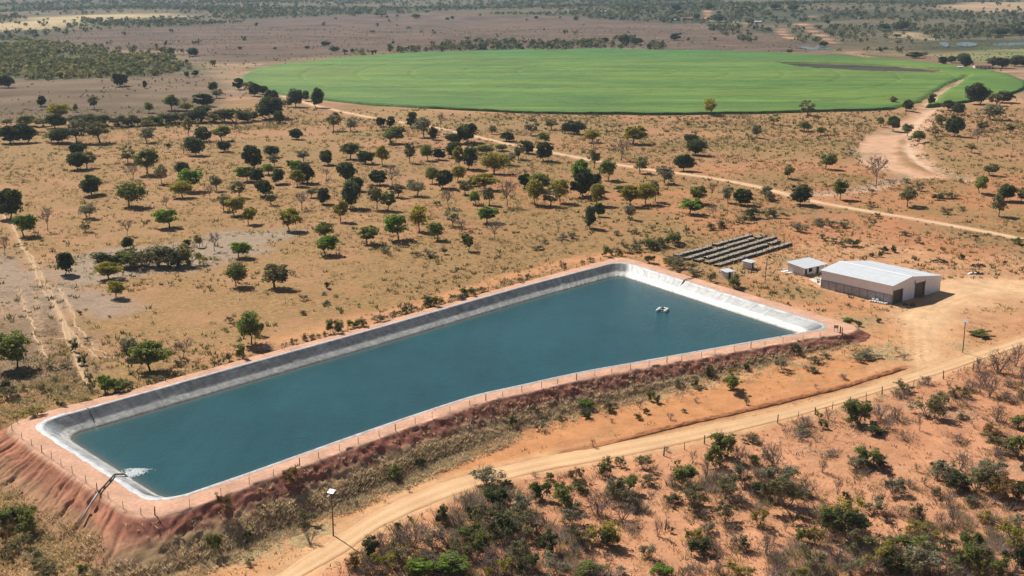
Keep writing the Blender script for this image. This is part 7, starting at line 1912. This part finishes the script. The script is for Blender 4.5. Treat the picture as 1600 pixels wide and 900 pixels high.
for p, (lab, w, d, h, rf) in zip(FARMS, FL):
    z = float(ground(*p)); R = tag(empty('farm_building', (p[0], p[1], z), rng.uniform(-.3, .15)), lab, 'house')
    MB().box(-w / 2, w / 2, 0, d, -1, h).build('wall', M['farwall'], R)
    MB().prism([(-.9, h - .1), (d / 2, h + d * .16), (d + .9, h - .1), (d + .9, h + .1), (d / 2, h + d * .16 + .22), (-.9, h + .1)], 'x', -w / 2 - .7, w / 2 + .7).build('roof', M[rf], R)
    nw = max(1, int(w / 4))
    for k in range(nw):
        x = -w / 2 + w * (k + .5) / nw
        if k == nw // 2: MB().box(x - .5, x + .5, -.05, .0 + .02, 0, 2.1).build('door', M['door'], R)
        else: MB().box(x - .6, x + .6, -.05, .02, 1, 2.1).build('window', M['dark'], R)
# ---------------------------------------------------------------- haze
hz = bpy.data.materials.new('thin_haze'); hz.use_nodes = True; nt = hz.node_tree; nt.nodes.remove(nt.nodes['Principled BSDF'])
pv = nt.nodes.new('ShaderNodeVolumePrincipled'); pv.inputs['Color'].default_value = (.56, .77, 1.0, 1); pv.inputs['Density'].default_value = 4.8e-5; pv.inputs['Anisotropy'].default_value = .2
nt.links.new(pv.outputs[0], nt.nodes['Material Output'].inputs['Volume'])
tag(MB().box(-8200, 8200, -1900, 11800, -70, 125).build('haze', hz), 'thin pale blue haze over the plain', 'haze', kind='stuff')

# ---------------------------------------------------------------- rough ridge of graded soil beside the road
def spoil():
    n = 520; L = resample(chaikin(BERM, 2, False), n); t = np.gradient(L, axis=0); t /= np.hypot(t[:, 0], t[:, 1])[:, None]; nn = np.stack([-t[:, 1], t[:, 0]], 1); s = np.arange(n) * .25
    rows = []; ks = np.linspace(-1, 1, 13); env = sstep(s, 0, 30) * (1 - sstep(s, n * .25 - 6, n * .25)) ; C = []
    for k in ks:
        P = L + nn * (k * (1.0 + .5 * fbm(s / 5, s * 0, 5, 2)))[:, None]
        z = ground(P[:, 0], P[:, 1]) + .75 * berm0 * (1 - k * k) * env * (.35 + 1.1 * fbm(s / 1.2, s * 0 + k * 2.5, 61, 3)) + .18 * np.exp(-(k * 1.2) ** 2) * env - .28 * (abs(k) > .99) + .05
        rows.append(np.concatenate([P, z[:, None]], 1)); C.append(np.array((.44, .185, .08)) * (.75 + .5 * fbm(s / 1.5, s * 0 + k * 3, 62, 3))[:, None])
    V = np.concatenate(rows); i = np.arange(n - 1); F = np.concatenate([np.stack([k * n + i, k * n + i + 1, (k + 1) * n + i + 1, (k + 1) * n + i], 1)[:, ::-1] for k in range(len(ks) - 1)])
    tag(link('spoil_ridge', np_mesh('spoil_ridge', V, F, M['bank'], True, dict(soil=np.concatenate(C)))), kind='structure')
berm0 = .5
spoil()
